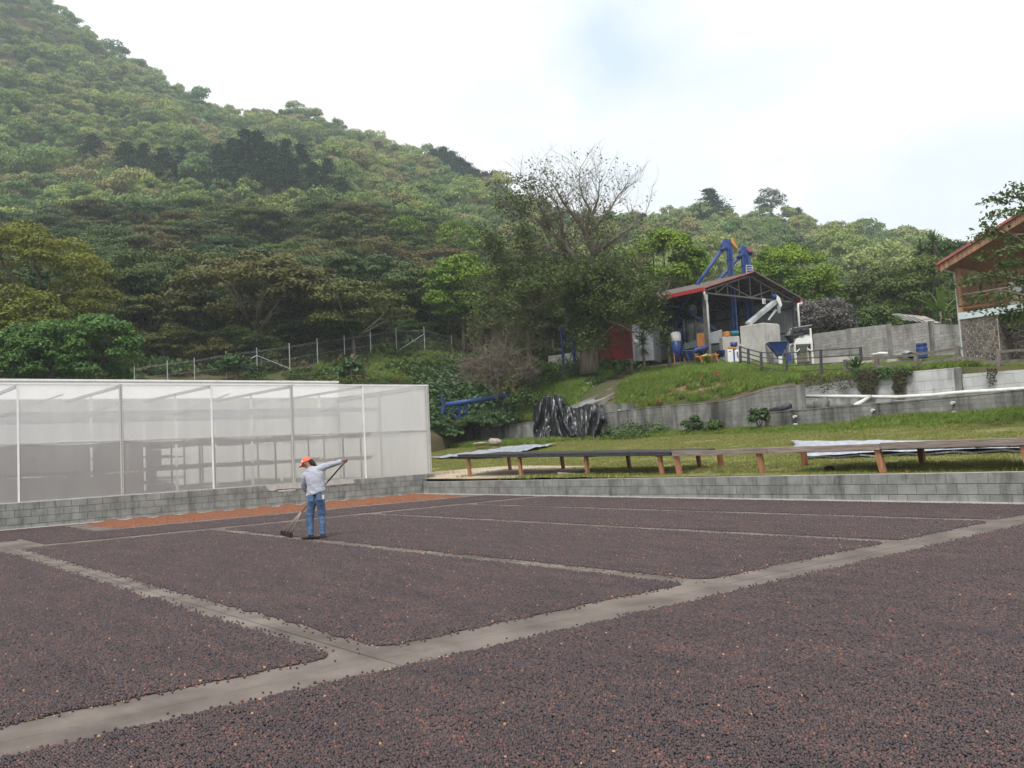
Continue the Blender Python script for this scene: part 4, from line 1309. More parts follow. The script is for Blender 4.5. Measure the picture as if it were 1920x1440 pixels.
plastic('plastic_sheet', 'large wrinkled silver plastic sheet spread on the grass behind the right table', [lawn_on(1515, 862), lawn_on(1990, 845), lawn_on(1990, 834), lawn_on(1480, 833)], m_silver, 30, .06, 3)
plastic('plastic_sheet', 'narrow strip of silver and black plastic on the grass behind the greenhouse corner', [lawn_on(806, 862), lawn_on(935, 861), lawn_on(1045, 836), lawn_on(985, 838)], m_silver, 22, .08, 9)
for k, (x0, y0, x1, y1) in enumerate(((1515, 863, 1990, 848),)):
    a = lawn_on(x0, y0); b = lawn_on(x1, y1); m = MB()
    m.tube([a.lerp(b, t / 16) + Vector((.1 * math.sin(t * 1.3), 0, .05 + .03 * math.sin(t * 2.1))) for t in range(17)], .045, 6)
    o = m.build('rolled_hem', m_tarp); tag(o, 'black rolled edge along the near side of the silver sheet', 'plastic edge')

# ============================================================ RETAINING WALLS
def wall_thing(label, X, pts, base, normal=(-1, 0, 0), mat=m_stained, thick=.3, limit=150, bl=.40, ch=.20, cap=True, pil=()):
    """block wall in the plane x = X; pts: [(y, ztop)], base z"""
    ys_ = [p[0] for p in pts]; zs = [p[1] for p in pts]
    y0, y1 = min(ys_), max(ys_)
    order = np.argsort(ys_); ya = np.array(ys_)[order]; za = np.array(zs)[order]
    top = lambda s: float(np.interp(y0 + s, ya, za))
    rows = int(math.ceil((za.max() - base) / ch))
    t = thing('retaining_wall', label, 'wall', (X, (y0 + y1) / 2, base))
    def zr(s):
        tp = top(s)
        return [max(base, min(tp, base + ch * k)) for k in range(rows)] + [tp]
    block_wall(t, (X, y0, 0), (0, 1, 0), y1 - y0, zr, bl, thick, mat, limit=limit, gap=.010, normal=normal, mort=m_stained)
    if cap:
        m = MB(); n = 24
        for i in range(n):
            a = y0 + (y1 - y0) * i / n; b = y0 + (y1 - y0) * (i + 1) / n
            zA, zB = top(a - y0), top(b - y0)
            x0, x1 = X - .02, X + thick + .02
            m.add([(x0, a, zA), (x1, a, zA), (x1, b, zB), (x0, b, zB), (x0, a, zA + .05), (x1, a, zA + .05), (x1, b, zB + .05), (x0, b, zB + .05)],
                  [(0, 3, 2, 1), (4, 5, 6, 7), (0, 1, 5, 4), (2, 3, 7, 6), (0, 4, 7, 3), (1, 2, 6, 5)])
        put('coping', m, m_stained, t)
    for y in pil:
        put('pillar', MB().box((X - .045, y - .14, base - .2), (X + .02, y + .14, top(y - y0) - .02)), m_stained, t, bevel=.01)
    return t


wall_thing('stained grey retaining wall with slanting top, below the grassy slope and right of the black tarpaulin', 36.3,
           [(41.0, 3.05), (35.57, 3.22), (32.83, 3.27), (28.16, 3.24), (27.57, 3.29), (25.15, 3.70), (23.5, 3.70)], 1.3, limit=300, pil=(35.3, 31.6, 28.1))
wall_thing('low mossy retaining wall left of the black tarpaulin, overgrown with creepers', 36.3, [(56, 3.3), (50, 3.1), (45.5, 2.95), (41.05, 3.0)], 1.5, limit=150, pil=(49.4, 45.4, 42.4))
w2 = wall_thing('dark streaked low retaining wall at right, above the tall grass and below the white pipe', 35.7, [(25.2, 2.52), (21.8, 2.56), (18.9, 2.58), (16.4, 2.63), (13.8, 2.70), (5, 2.9)], 1.3, limit=300)
w3 = wall_thing('whitewashed upper retaining wall behind the long white pipe, creepers hanging over it', 38.5, [(25.0, 3.72), (23.52, 3.80), (22, 3.92), (19.4, 3.98), (17.27, 3.96)], 2.3, mat=m_plaster, limit=150, bl=.8, ch=.4, cap=False, pil=(17.4,))
wall_thing('lower block stretch of the whitewashed wall at the far right, beyond the pillar', 38.5, [(17.24, 3.66), (14.8, 3.62), (4, 3.6)], 2.3, mat=m_plaster, limit=150, bl=.8, ch=.4, cap=False)
sheet('shelf_ground', [(36.0, 4), (38.5, 4), (38.5, 25), (36.0, 23.5)], 2.42, m_hill)
rt = thing('retaining_wall', 'short return wall joining the slanting wall to the whitewashed wall', 'wall', (37.4, 24.2, 2.3))
block_wall(rt, (36.3, 23.52, 0), (2.2, 1.5, 0), 2.66, lambda s: [1.3 + .2 * k for k in range(12)] + [3.7], .4, .25, m_stained, limit=60, normal=(.56, -.83, 0), mort=m_stained)

# ramp parapets and the little stepped walls of the path up the slope
def parapet(label, pts, w=.22, drop=.9, mat=m_stained):
    m = MB()
    for a, b in zip(pts[:-1], pts[1:]):
        a, b = Vector(a), Vector(b); d = (b - a); n = Vector((-d.y, d.x, 0)).normalized() * (w / 2)
        vs = [a + n, a - n, b - n, b + n]; vb = [v - Vector((0, 0, drop)) for v in vs]
        m.add(vs + vb, [(0, 1, 2, 3), (7, 6, 5, 4), (0, 4, 5, 1), (1, 5, 6, 2), (2, 6, 7, 3), (3, 7, 4, 0)])
    o = m.build('parapet', mat)
    return tag(o, label, 'parapet')


P1, P2 = at(1064, 764, 54.2), at(1158, 721, 54.6)
parapet('left concrete parapet of the sloping path climbing from the tarpaulin to the mill', [P1, P1.lerp(P2, .5) + Vector((0, 0, -.05)), P2], .2, 1.2)
P3, P4 = at(1110, 757, 52.2), at(1163, 731, 53.6)
parapet('right concrete parapet of the sloping path, next to the lawn bank', [P3, P4, at(1203, 704, 56.6)], .2, .9)
parapet('short white-topped concrete parapet halfway along the slanting retaining wall', [at(1160, 769, 50.3), at(1196, 749, 50.9)], .2, .8, m_hopper)
parapet('low stained wall across the foot of the sloping path between two parapets', [at(1108, 760, 52.3), at(1188, 755, 49.6)], .2, 1.0)
pm = MB()
for a, b, c, d in ((P1, P3, P4 - Vector((0, 0, .0)), P2), (P2, P4, at(1203, 704, 56.6), at(1190, 702, 57.5))):
    pm.add([v - Vector((0, 0, .12)) for v in (a, b, c, d)], [(0, 1, 2, 3)])
o = pm.build('path', m_stained); o['kind'] = 'structure'

# pipes
pp = thing('drain_pipe', 'long white drain pipe running along the foot of the whitewashed wall', 'pipe', (38.3, 18, 2.9))
pts = [onX(x, y, 38.2) for x, y in ((1497, 743), (1607, 743.5), (1680, 744.5), (1750, 741), (1800, 736), (1920, 729), (1990, 725))]
put('pipe', MB().tube(pts, .085, 10), m_pvc, pp, smooth=True)
put('dark_end', MB().tube([onX(1464, 737, 37.0), onX(1480, 738, 37.6), onX(1500, 743, 38.2)], .09, 10), m_pvcdark, pp, smooth=True)
put('branch_pipe', MB().tube([onX(1632, 743, 38.1), onX(1618, 752, 37.3), onX(1604, 760, 36.6)], [.085, .085, .10], 10), m_pvc, pp, smooth=True)
o = MB().tube([onX(1445, 771, 36.0), onX(1482, 761, 35.9)], .13, 12).build('black_pipe', m_pvcdark, smooth=True); tag(o, 'short thick black pipe lying on top of the dark streaked wall', 'pipe')
o = MB().tube([onX(1675, 752, 36.0), onX(1705, 753, 36.1), onX(1745, 747, 36.5), onX(1775, 743, 37.4)], .06, 8).build('grey_pipe', m_stained, smooth=True); tag(o, 'thin bent grey pipe resting on the dark streaked wall below the white pipe', 'pipe')
for k, (x, y) in enumerate(((1493, 781), (1494, 796), (1639, 769), (1641, 785), (1789, 755), (1792, 773))):
    p = onX(x, y, 35.68)
    t = thing('pipe_outlet', 'small capped %s stub, %s of the %s pair in the dark streaked wall' % ('white' if k % 2 == 0 else 'white and red', 'upper' if k % 2 == 0 else 'lower', ('left', 'middle', 'right')[k // 2]), 'pipe outlet', p, 0, 'outlet stubs in the dark streaked wall')
    MB().tube([(0, 0, 0), (-.16, 0, 0)], .055, 10).build('stub', m_pvc, t)
    MB().tube([(-.162, 0, 0), (-.21, 0, -.01)], .065, 10).build('cap', m_redgutter if k == 3 else m_pvc, t)
    MB().tube([(-.06, -.001, -.065), (-.06, -.0, -.16)], .02, 6).build('drip', m_rooftin if k % 2 else m_pvcdark, t)
o = MB().tube([onX(1643, 787, 35.6), onX(1643, 799, 35.55)], .07, 8).build('black_pipe', m_pvcdark); tag(o, 'short upright black pipe below the middle outlet pair', 'pipe')
rock('boulder', 'rounded pale boulder at the foot of the whitewashed wall', 'rock', onX(1540, 762, 37.6), (.38, .42, .42), m_stained, 11)
rock('stump', 'freshly cut reddish tree stump at the top of the slanting wall', 'stump', onX(1437, 717, 38.2), (.36, .26, .30), m_barkpale, 12)
o = MB().tube([onX(1425, 725, 37.6), onX(1432, 722, 38.5)], .13, 10).build('black_pipe', m_pvcdark); tag(o, 'open black pipe end beside the reddish stump', 'pipe')

# ============================================================ BLACK TARPAULIN HEAP
def tarp():
    # profile seen from the front: the sheet hangs from the wall top over stacked goods and drags on the grass
    ctrl = [(1000, 757, 822), (1010, 756, 826), (1022, 742, 826), (1036, 742, 830), (1048, 738, 828), (1062, 760, 822), (1076, 765, 816), (1090, 762, 824), (1100, 757, 830), (1112, 757, 832), (1122, 757, 833), (1130, 768, 820), (1138, 790, 816), (1147, 812, 816)]
    n = 120; V = []; NV = 26
    cx = [c[0] for c in ctrl]; ct = [c[1] for c in ctrl]; cb = [c[2] for c in ctrl]
    for i in range(n):
        x = 1000 + 147 * i / (n - 1)
        yt, yb = np.interp(x, cx, ct), np.interp(x, cx, cb)
        for j in range(NV):
            v = j / (NV - 1)
            y = yt + (yb - yt) * v
            q1 = x * .050 + (v - .3) * 1.1 * math.sin(x * .045 + 1); q2 = x * .13 - v * 1.4 * math.cos(x * .07)
            fold = .75 * (.5 - abs(mnoise.noise((q1, v * .7, 3.1))) * 2) + .34 * (.5 - abs(mnoise.noise((q2, v * 1.6, 8))) * 2) + .10 * mnoise.noise((x * .3, v * 7, 2))
            X = 35.9 - 1.0 * v ** 1.3 + fold * (.22 + .9 * v) + .10 * mnoise.noise((x * .15, v * 4, 2))
            V.append(tuple(onX(x, y, X)))
        # top flap folding back over the wall
    q = np.arange(n * NV).reshape(n, NV)
    F = np.stack([q[:-1, :-1].ravel(), q[1:, :-1].ravel(), q[1:, 1:].ravel(), q[:-1, 1:].ravel()], 1)
    o = obj('tarpaulin', mesh_np('tarpaulin', np.array(V), F, m_tarp, smooth=True))
    s = o.modifiers.new('thick', 'SOLIDIFY'); s.thickness = .012
    tag(o, 'shiny black plastic tarpaulin hung in folds over the retaining wall', 'tarpaulin')
    V = []; n2 = 40
    for i in range(n2):
        u = i / (n2 - 1)
        for j in range(14):
            v = j / 13
            x = 1008 + 54 * u
            yt = 757 - 16 * math.sin(u * math.pi) ** .8 * v - 3 * math.sin(u * 9) * v
            p = onX(x + 3 * v, yt + 2 * mnoise.noise((u * 9, v * 5, 1)), 35.85 + 1.9 * v)
            V.append(tuple(p + Vector((0, 0, .12 * mnoise.noise((u * 12, v * 9, 7))))))
    q = np.arange(n2 * 14).reshape(n2, 14)
    F = np.stack([q[:-1, :-1].ravel(), q[1:, :-1].ravel(), q[1:, 1:].ravel(), q[:-1, 1:].ravel()], 1)
    f = obj('upper_fold', mesh_np('upper_fold', np.array(V), F, m_tarp, smooth=True), o)
    s = f.modifiers.new('thick', 'SOLIDIFY'); s.thickness = .01


tarp()

# ============================================================ BLUE SCREW CONVEYOR ON THE BANK
cv = thing('screw_conveyor', 'dark blue tube conveyor on legs crossing the bank left of the tarpaulin', 'conveyor', at(920, 760, 48))
pa, pb = at(833, 759, 58.5), at(998, 736, 61)
put('tube', MB().tube([pa, pa.lerp(pb, .5), pb], .16, 12), m_blue, cv, smooth=True)
put('motor', MB().tube([pa + Vector((-.15, 0, .16)), pa + Vector((-.15, 0, .52))], .14, 10), m_bluedark, cv)
put('inlet', MB().tube([pa + Vector((0, 0, -.05)), at(829, 776, 58.5)], [.15, .11], 8), m_blue, cv)
for (x, y0, y1, d) in ((861, 752, 797, 59), (874, 756, 786, 60), (958, 742, 757, 60.3), (963, 743, 756, 61)):
    put('leg', MB().beam(at(x, y0, d), at(x + 1.5, y1 + 6, d), .14), m_blue, cv)
for (a, b, d) in (((861, 765), (831, 775), 58.8), ((861, 790), (845, 770), 58.9)):
    put('strut', MB().beam(at(*a, d), at(*b, d), .06), m_blue, cv)

# ============================================================ MILL SHED
SX0, SX1, SY0, SY1 = 48.0, 58.4, 38.0, 48.0
FL = 6.75
EZ, RZ, RX = 11.5, 12.95, 53.2
shed = thing('mill_shed', 'open-fronted steel mill shed with red-edged gable roof on the terrace', 'shed', (55, 43, FL))


def corrugated(a, b, z0, z1, pitch=.19, amp=.03, slope=None):
    """trapezoid sheet standing between plan points a and b"""
    a, b = Vector((*a, 0)), Vector((*b, 0)); L_ = (b - a).length; d = (b - a) / L_; n = Vector((-d.y, d.x, 0))
    m = MB(); vs = []; s = 0; k = 0; P_ = []
    prof = [(0, 0), (.45, 0), (.55, 1), (.95, 1)]
    while s < L_:
        for f, h in prof:
            ss = s + f * pitch
            if ss <= L_: P_.append((ss, h * amp))
        s += pitch
    P_.append((L_, 0))
    for ss, h in P_:
        p = a + d * ss + n * h
        zz1 = z1 if not callable(z1) else z1(p)
        vs += [(p.x, p.y, z0), (p.x, p.y, zz1)]
    fs = [(i * 2, i * 2 + 2, i * 2 + 3, i * 2 + 1) for i in range(len(P_) - 1)]
    m.add(vs, fs)
    return m


put('floor_slab', MB().box((SX0 - .4, SY0 - .4, 5.6), (SX1 + .3, SY1 + .3, FL)), m_stained, shed)
def roofz(x): return RZ - abs(x - RX) * (RZ - EZ) / (RX - SX0)
for side, (xa, xb) in (('l', (SX0 - .45, RX)), ('r', (RX, SX1 + .45))):
    n = 8
    for k in range(n):
        y0 = SY0 - .45 + (SY1 - SY0 + .8) * k / n; y1 = SY0 - .45 + (SY1 - SY0 + .8) * (k + 1) / n
        m = MB(); s = y0; P_ = []
        while s < y1 - .01:
            for f, h in ((0, 0), (.12, 0), (.16, 1), (.22, 1)): P_.append((min(y1, s + f), h * .035))
            s += .28
        vs = []
        for yy, h in P_ + [(y1, 0)]:
            vs += [(xa, yy, roofz(xa) + h + .06), (xb, yy, roofz(xb) + h + .06)]
        fs = [(i * 2, i * 2 + 1, i * 2 + 3, i * 2 + 2) for i in range(len(P_))]
        m.add(vs, fs); put('roof_sheet', m, m_roof, shed)
put('gutter', MB().box((SX0 - .60, SY0 - .5, EZ - .27), (SX0 - .44, SY1 + .4, EZ - .02)), m_redgutter, shed)
put('gutter', MB().box((SX1 + .44, SY0 - .5, EZ - .27), (SX1 + .60, SY1 + .4, EZ - .02)), m_redgutter, shed)
for xa, xb in ((SX0 - .45, RX), (RX, SX1 + .45)):
    put('barge_strip', MB().beam((xa, SY0 - .47, roofz(xa) + .10), (xb, SY0 - .47, roofz(xb) + .10), .05, .10), m_rooftin if xb <= RX else m_truss, shed)
for iy, yy in enumerate((SY0, SY0 + 5, SY1 - .2)):
    m_ = m_truss
    put('bottom_chord', MB().beam((SX0, yy, EZ - .28), (SX1, yy, EZ - .28), .09, .12), m_, shed)
    put('top_chord', MB().beam((SX0, yy, EZ - .16), (RX, yy, RZ - .16), .09, .12), m_, shed)
    put('top_chord', MB().beam((RX, yy, RZ - .16), (SX1, yy, EZ - .16), .09, .12), m_, shed)
    for k in range(1, 8):
        x = SX0 + (SX1 - SX0) * k / 8
        if iy and k % 2: continue
        put('web_post', MB().beam((x, yy, EZ - .22), (x, yy, roofz(x) - .22), .07), m_, shed)
    for a, b in ((2, 1), (2, 3), (4, 3), (4, 5), (6, 5), (6, 7)) if False else ((1, 2), (2, 4), (4, 6), (6, 7)):
        xa = SX0 + (SX1 - SX0) * a / 8; xb = SX0 + (SX1 - SX0) * b / 8
        if a < 4: p, q = ((xa, yy, EZ - .25), (xb, yy, roofz(xb) - .25)) if a == 1 else ((xa, yy, roofz(xa) - .25), (xb, yy, EZ - .25))
        else: p, q = ((xa, yy, EZ - .25), (xb, yy, roofz(xb) - .25)) if a == 4 else ((xa, yy, roofz(xa) - .25), (xb, yy, EZ - .25))
        put('web_brace', MB().beam(p, q, .07), m_, shed)
for k in range(9):
    x = SX0 + .3 + (SX1 - SX0 - .6) * k / 8
    put('purlin', MB().beam((x, SY0 - .3, roofz(x) - .04), (x, SY1, roofz(x) - .04), .06, .12), m_truss, shed)
for x, y in ((SX0, SY0), (SX1, SY0), (SX0, SY0 + 5), (SX0, SY1), (SX1, SY1), (SX1, SY0 + 5), (RX, SY1)):
    put('post', MB().beam((x, y, FL), (x, y, EZ - .2), .20), m_darksteel if (x, y) != (SX0, SY0) else m_truss, shed)
for y in (SY0 + 5, SY1):
    put('knee_brace', MB().beam((SX0, y, EZ - 1.3), (SX0 + 1.4, y, EZ - .3), .10), m_bluedark, shed)
put('knee_brace', MB().beam((SX0, SY0 + 5, EZ - 1.4), (SX0, SY0 + 3.4, EZ - .3), .10), m_bluedark, shed)
# sheet walls: back and right
for k in range(6):
    x0 = SX0 + (SX1 - SX0) * k / 6; x1 = SX0 + (SX1 - SX0) * (k + 1) / 6
    put('wall_sheet', corrugated((x0 + .02, SY1 + .12), (x1 - .02, SY1 + .12), FL + .3, 9.3), m_zinc, shed)
    put('wall_sheet', corrugated((x0 + .02, SY1 + .16), (x1 - .02, SY1 + .16), 9.34, lambda p: roofz(p.x) - .02), m_zinc, shed)
for k in range(5):
    y0 = SY0 + (SY1 - SY0) * k / 5; y1 = y0 + (SY1 - SY0) / 5
    put('wall_sheet', corrugated((SX1 + .14, y1 - .02), (SX1 + .14, y0 + .02), 7.1, 8.95), m_zinc, shed)
    put('wall_sheet', corrugated((SX1 + .14, y1 - .02), (SX1 + .14, y0 + .02), 9.05, 10.75), m_zinc, shed)
    put('wall_sheet', corrugated((SX1 + .14, y1 - .02), (SX1 + .14, y0 + .02), 10.85, EZ), m_zinc, shed)
for z in (9.0, 10.8): put('wall_girt', MB().beam((SX1, SY0, z), (SX1, SY1, z), .10), m_darksteel, shed)
for z in (9.3, 10.9): put('wall_girt', MB().beam((SX0, SY1, z), (SX1, SY1, z), .10), m_darksteel, shed)
# downspouts
put('downspout', MB().tube([(SX0 - .5, SY0 - .42, EZ - .3), (SX0 - .45, SY0 - .42, EZ - .45), (SX0 - .10, SY0 - .30, EZ - .95), (SX0 - .05, SY0 - .28, EZ - 1.2), (SX0 - .05, SY0 - .28, 6.9)], .072, 10), m_pvc, shed, smooth=True)
put('downspout', MB().tube([(SX1 + .5, SY0 - .4, EZ - .1), (SX1 + .5, SY0 - .4, EZ - .4), (SX1 + .12, SY0 - .35, EZ - .45), (SX1 + .1, SY0 - .33, EZ - .8), (SX1 + .1, SY0 - .33, 7.2)], .08, 10), m_white, shed, smooth=True)
# two floodlights on the front truss
for x, z, s in ((SX0 - .1, EZ - .62, 'left'), (54.4, EZ - .5, 'middle')):
    t = thing('floodlight', 'small white floodlight hanging from the %s of the shed front truss' % s, 'floodlight', (x, SY0 - .25, z), 0, 'floodlights on the mill shed')
    MB().box((-.17, -.05, -.20), (.17, .04, .18)).build('housing', m_white, t, bevel=.02)
    MB().box((-.13, -.062, -.15), (.13, -.052, .12)).build('lens', m_machine, t)
    MB().box((-.03, -.0, .18), (.03, .06, .34)).build('bracket', m_darksteel, t)

# bucket elevators rising through the roof
def elevator(label, px, d, ytop, legs, head_w, guard, lw=.10):
    base = at(px + 11, 632, d); top = at(px, ytop + (20 if guard else 23), d)
    cx_, cy_ = (base.x + top.x) / 2, (base.y + top.y) / 2
    t = thing('bucket_elevator', label, 'elevator', (cx_, cy_, FL))
    z1 = top.z; z0 = FL
    r = Vector((AX[0], BX[0], 0))
    for s in legs:
        c = Vector((cx_, cy_, 0)) + r * s
        put('leg_casing', MB().box((c.x - lw, c.y - lw, z0), (c.x + lw, c.y + lw, z1)), m_blue, t, bevel=.015)
        z = z0 + 1.2
        while z < z1:
            put('flange', MB().box((c.x - lw - .03, c.y - lw - .03, z), (c.x + lw + .03, c.y + lw + .03, z + .05)), m_bluedark, t); z += 2.1
    c = Vector((cx_, cy_, z1)); w = head_w / 2
    m = MB()
    m.prism([c + r * -w + Vector((0, -.0, 0)), c + r * w, c + r * w + Vector((0, 0, .46)), c + r * (w * .55) + Vector((0, 0, .74)), c + r * (-w * .5) + Vector((0, 0, .80)), c + r * -w + Vector((0, 0, .46))], Vector((BX[0] * 0 + AX[1] * .3, BX[1] * .3, 0)) * 1.6)
    put('head', m, m_blue, t, bevel=.02)
    put('boot', MB().box((cx_ - .4, cy_ - .3, z0), (cx_ + .4, cy_ + .3, z0 + .7)), m_blue, t)
    fr = Vector((-AX[1], -BX[1], 0)) * .12
    if guard:
        g = MB(); gc = c + r * (w - .10) + fr
        g.prism([gc + Vector((0, 0, .78)), gc + r * .16 + Vector((0, 0, .76)), gc + r * .24 + Vector((0, 0, .55)), gc + r * .46 + Vector((0, 0, .08)), gc + r * .36 + Vector((0, 0, -.02)), gc + r * .02 + Vector((0, 0, .42))], Vector((AX[1], BX[1], 0)) * .22)
        put('belt_guard', g, m_orange, t, bevel=.015)
    else:
        v_, f_ = lathe([(.05, -.05), (.20, -.05), (.20, .05), (.05, .05)], 14)
        rot = Matrix.Rotation(math.pi / 2, 3, 'X')
        g = MB(); g.add([c + r * (w - .05) + fr * 2.2 + Vector((0, 0, .42)) + rot @ Vector(v) for v in v_], f_); put('pulley', g, m_rooftin, t)
        put('motor', MB().tube([c + r * (w - .02) + Vector((0, 0, .22)), c + r * (w + .22) + Vector((0, 0, .22))], .20, 8), m_bluedark, t)
    return t, c, r


e1, c1, r1 = elevator('taller blue bucket elevator with orange belt guard, left of the pair above the shed roof', 1364, 64.5, 447, (.03, .25), .74, True)
e2, c2, r2 = elevator('shorter blue bucket elevator with squared head, right of the pair above the shed roof', 1396, 67, 457, (-.13, .24), .66, False, .13)
# grain spouts going down to the left
for c, lab, target in ((c1, 'upper sloping blue spout from the taller elevator down through the shed roof', at(1265, 592, 66)), (c2, 'lower sloping blue spout from the shorter elevator passing behind the taller one', at(1258, 640 - 30, 70))):
    a = c + Vector((-AX[0] * .35, -BX[0] * .35, .02))
    t = thing('spout', lab, 'spout', a)
    e = Vector(target); e.z = max(e.z, 9.9) if c is c1 else 9.6
    put('tube', MB().tube([a, a.lerp(e, .5), e], .13, 10), m_blue, t, smooth=True)
    put('elbow', MB().tube([c + Vector((0, 0, .1)), a, a.lerp(e, .03)], .16, 10), m_bluedark, t, smooth=True)
    put('drop_tube', MB().tube([e, e + Vector((0.05, -.02, -.5)), e + Vector((.1, -.02, -1.7))], .12, 10), m_bluedark, t, smooth=True)
ld = thing('ladder', 'small grey access ladder frame standing on the ridge by the shorter elevator', 'ladder', (RX - .3, 41, RZ))
pL, pR = at(1400, 512, 65.5), at(1412, 511, 65.5); qL, qR = at(1399, 497, 65.5), at(1410, 497, 65.5)
put('rail', MB().beam(pL, qL, .06), m_steel, ld); put('rail', MB().beam(pR, qR, .06), m_steel, ld)
for k in range(4): put('rung', MB().beam(pL.lerp(qL, k / 3.3 + .05), pR.lerp(qR, k / 3.3 + .05), .05), m_steel, ld)

# ---- machines under the roof
def frame_stand(t, a, b, depth, z0, z1, mat, n=3):
    a, b = Vector(a), Vector(b); r = (b - a).normalized(); f = Vector((-r.y, r.x, 0)) * depth
    for k in range(n):
        p = a.lerp(b, k / (n - 1))
        for q in (p, p + f): put('leg', MB().beam((q.x, q.y, z0), (q.x, q.y, z1), .07), mat, t)
    for z in (z0 + .35, z1 - .1):
        put('stand_rail', MB().beam((a.x, a.y, z), (b.x, b.y, z), .05), mat, t)


gx0, gx1 = at(1281, 640, 63), at(1322, 636, 61.5)
mc = thing('coffee_machine', 'long grey separator on orange legs under the left of the shed roof', 'machine', (gx0.x, gx0.y, FL))
m = MB(); dv = Vector((AX[1], BX[1], 0)) * 1.3
m.prism([(gx0.x, gx0.y, 7.75), (gx1.x, gx1.y, 7.85), (gx1.x, gx1.y, 8.45), (gx0.x, gx0.y, 8.15)], dv); put('body', m, m_machine, mc, bevel=.03)
m = MB(); m.prism([(gx0.x, gx0.y, 7.45), (gx1.x, gx1.y, 7.5), (gx1.x, gx1.y, 7.8), (gx0.x, gx0.y, 7.7)], dv * .9); put('sieve_tray', m, m_darksteel, mc)
frame_stand(mc, (gx0.x, gx0.y, 0), (gx1.x, gx1.y, 0), 1.2, FL, 7.6, m_orange, 3)
q0, q1 = at(1326, 640, 60.8), at(1355, 634, 61.5)
mc2 = thing('coffee_machine', 'second grey separator with orange side housing, right of the front post', 'machine', (q0.x, q0.y, FL))
m = MB(); m.prism([(q0.x, q0.y, 7.85), (q1.x, q1.y, 7.95), (q1.x, q1.y, 8.9), (q0.x, q0.y, 8.55)], dv); put('body', m, m_machine, mc2, bevel=.03)
m = MB(); m.prism([(q0.x, q0.y, 7.2), (q1.x, q1.y, 7.3), (q1.x, q1.y, 7.85), (q0.x, q0.y, 7.75)], dv * .9); put('sieve_tray', m, m_darksteel, mc2)
put('side_housing', MB().box((q0.x - .45, q0.y - .2, 7.6), (q0.x - .02, q0.y + .5, 8.6)), m_orange, mc2, bevel=.03)
frame_stand(mc2, (q0.x, q0.y, 0), (q1.x, q1.y, 0), 1.2, FL, 7.3, m_orange, 3)
cyc = thing('cyclone_pair', 'two pale cyclones with blue fan housings above the left separator', 'machine', at(1298, 615, 66))
for x in (1293, 1309):
    c = at(x, 600, 66.5)
    v_, f_ = lathe([(.22, 0), (.30, .1), (.32, .9), (.55, 1.25), (.55, 1.9), (.30, 2.0)], 14, (c.x, c.y, 8.3))
    put('cyclone', MB().add(v_, f_), m_machine, cyc, smooth=True)
c = at(1297, 588, 66.3)
for s in (0, 1.0):
    v_, f_ = lathe([(.1, -.2), (.42, -.2), (.42, .2), (.1, .2)], 14)
    rot = Matrix.Rotation(math.pi / 2, 3, 'X')
    put('fan_housing', MB().add([c + Vector((AX[0] * s, BX[0] * s, .25)) + rot @ Vector(v) for v in v_], f_), m_machine if s == 0 else m_blue, cyc, smooth=False)
put('platform', MB().beam(at(1281, 600, 66), at(1325, 596, 66), 1.3, .08), m_darksteel, cyc)
for x in (1281, 1303, 1325):
    a = at(x, 598, 66); put('leg', MB().beam((a.x, a.y, FL), a, .10), m_machine, cyc)
    put('guard_post', MB().beam(at(x, 598, 66), at(x - .5, 580, 66), .05), m_darksteel, cyc)
cb = thing('screw_conveyor', 'inclined blue screw conveyor crossing under the roof behind the downspout', 'conveyor', at(1320, 600, 65))
put('tube', MB().beam(at(1296, 588, 65), at(1342, 618, 65), .22), m_blue, cb)
put('motor', MB().tube([at(1296, 588, 65), at(1290, 585, 65)], .2, 10), m_bluedark, cb)
bt = thing('blue_tank', 'white and blue standing vessel beside the left separator', 'tank', at(1266, 640, 63))
c = at(1267, 630, 63)
v_, f_ = lathe([(.32, 1.9), (.36, 1.95), (.36, 2.5), (.25, 2.6)], 14, (c.x, c.y, FL - .3)); put('upper_shell', MB().add(v_, f_), m_white, bt, smooth=True)
v_, f_ = lathe([(.12, .5), (.36, 1.2), (.38, 1.88), (.36, 1.89)], 14, (c.x, c.y, FL - .3)); put('lower_shell', MB().add(v_, f_), m_blue, bt, smooth=True)
for s in (-.3, .3): put('leg', MB().beam((c.x + s, c.y, FL), (c.x + s, c.y, FL + 1.2), .06), m_orange, bt)
put('elbow_duct', MB().tube([c + Vector((.3, 0, .4)), c + Vector((.75, 0, .35)), c + Vector((.9, 0, -.4))], .16, 10), m_bluedark, bt, smooth=True)


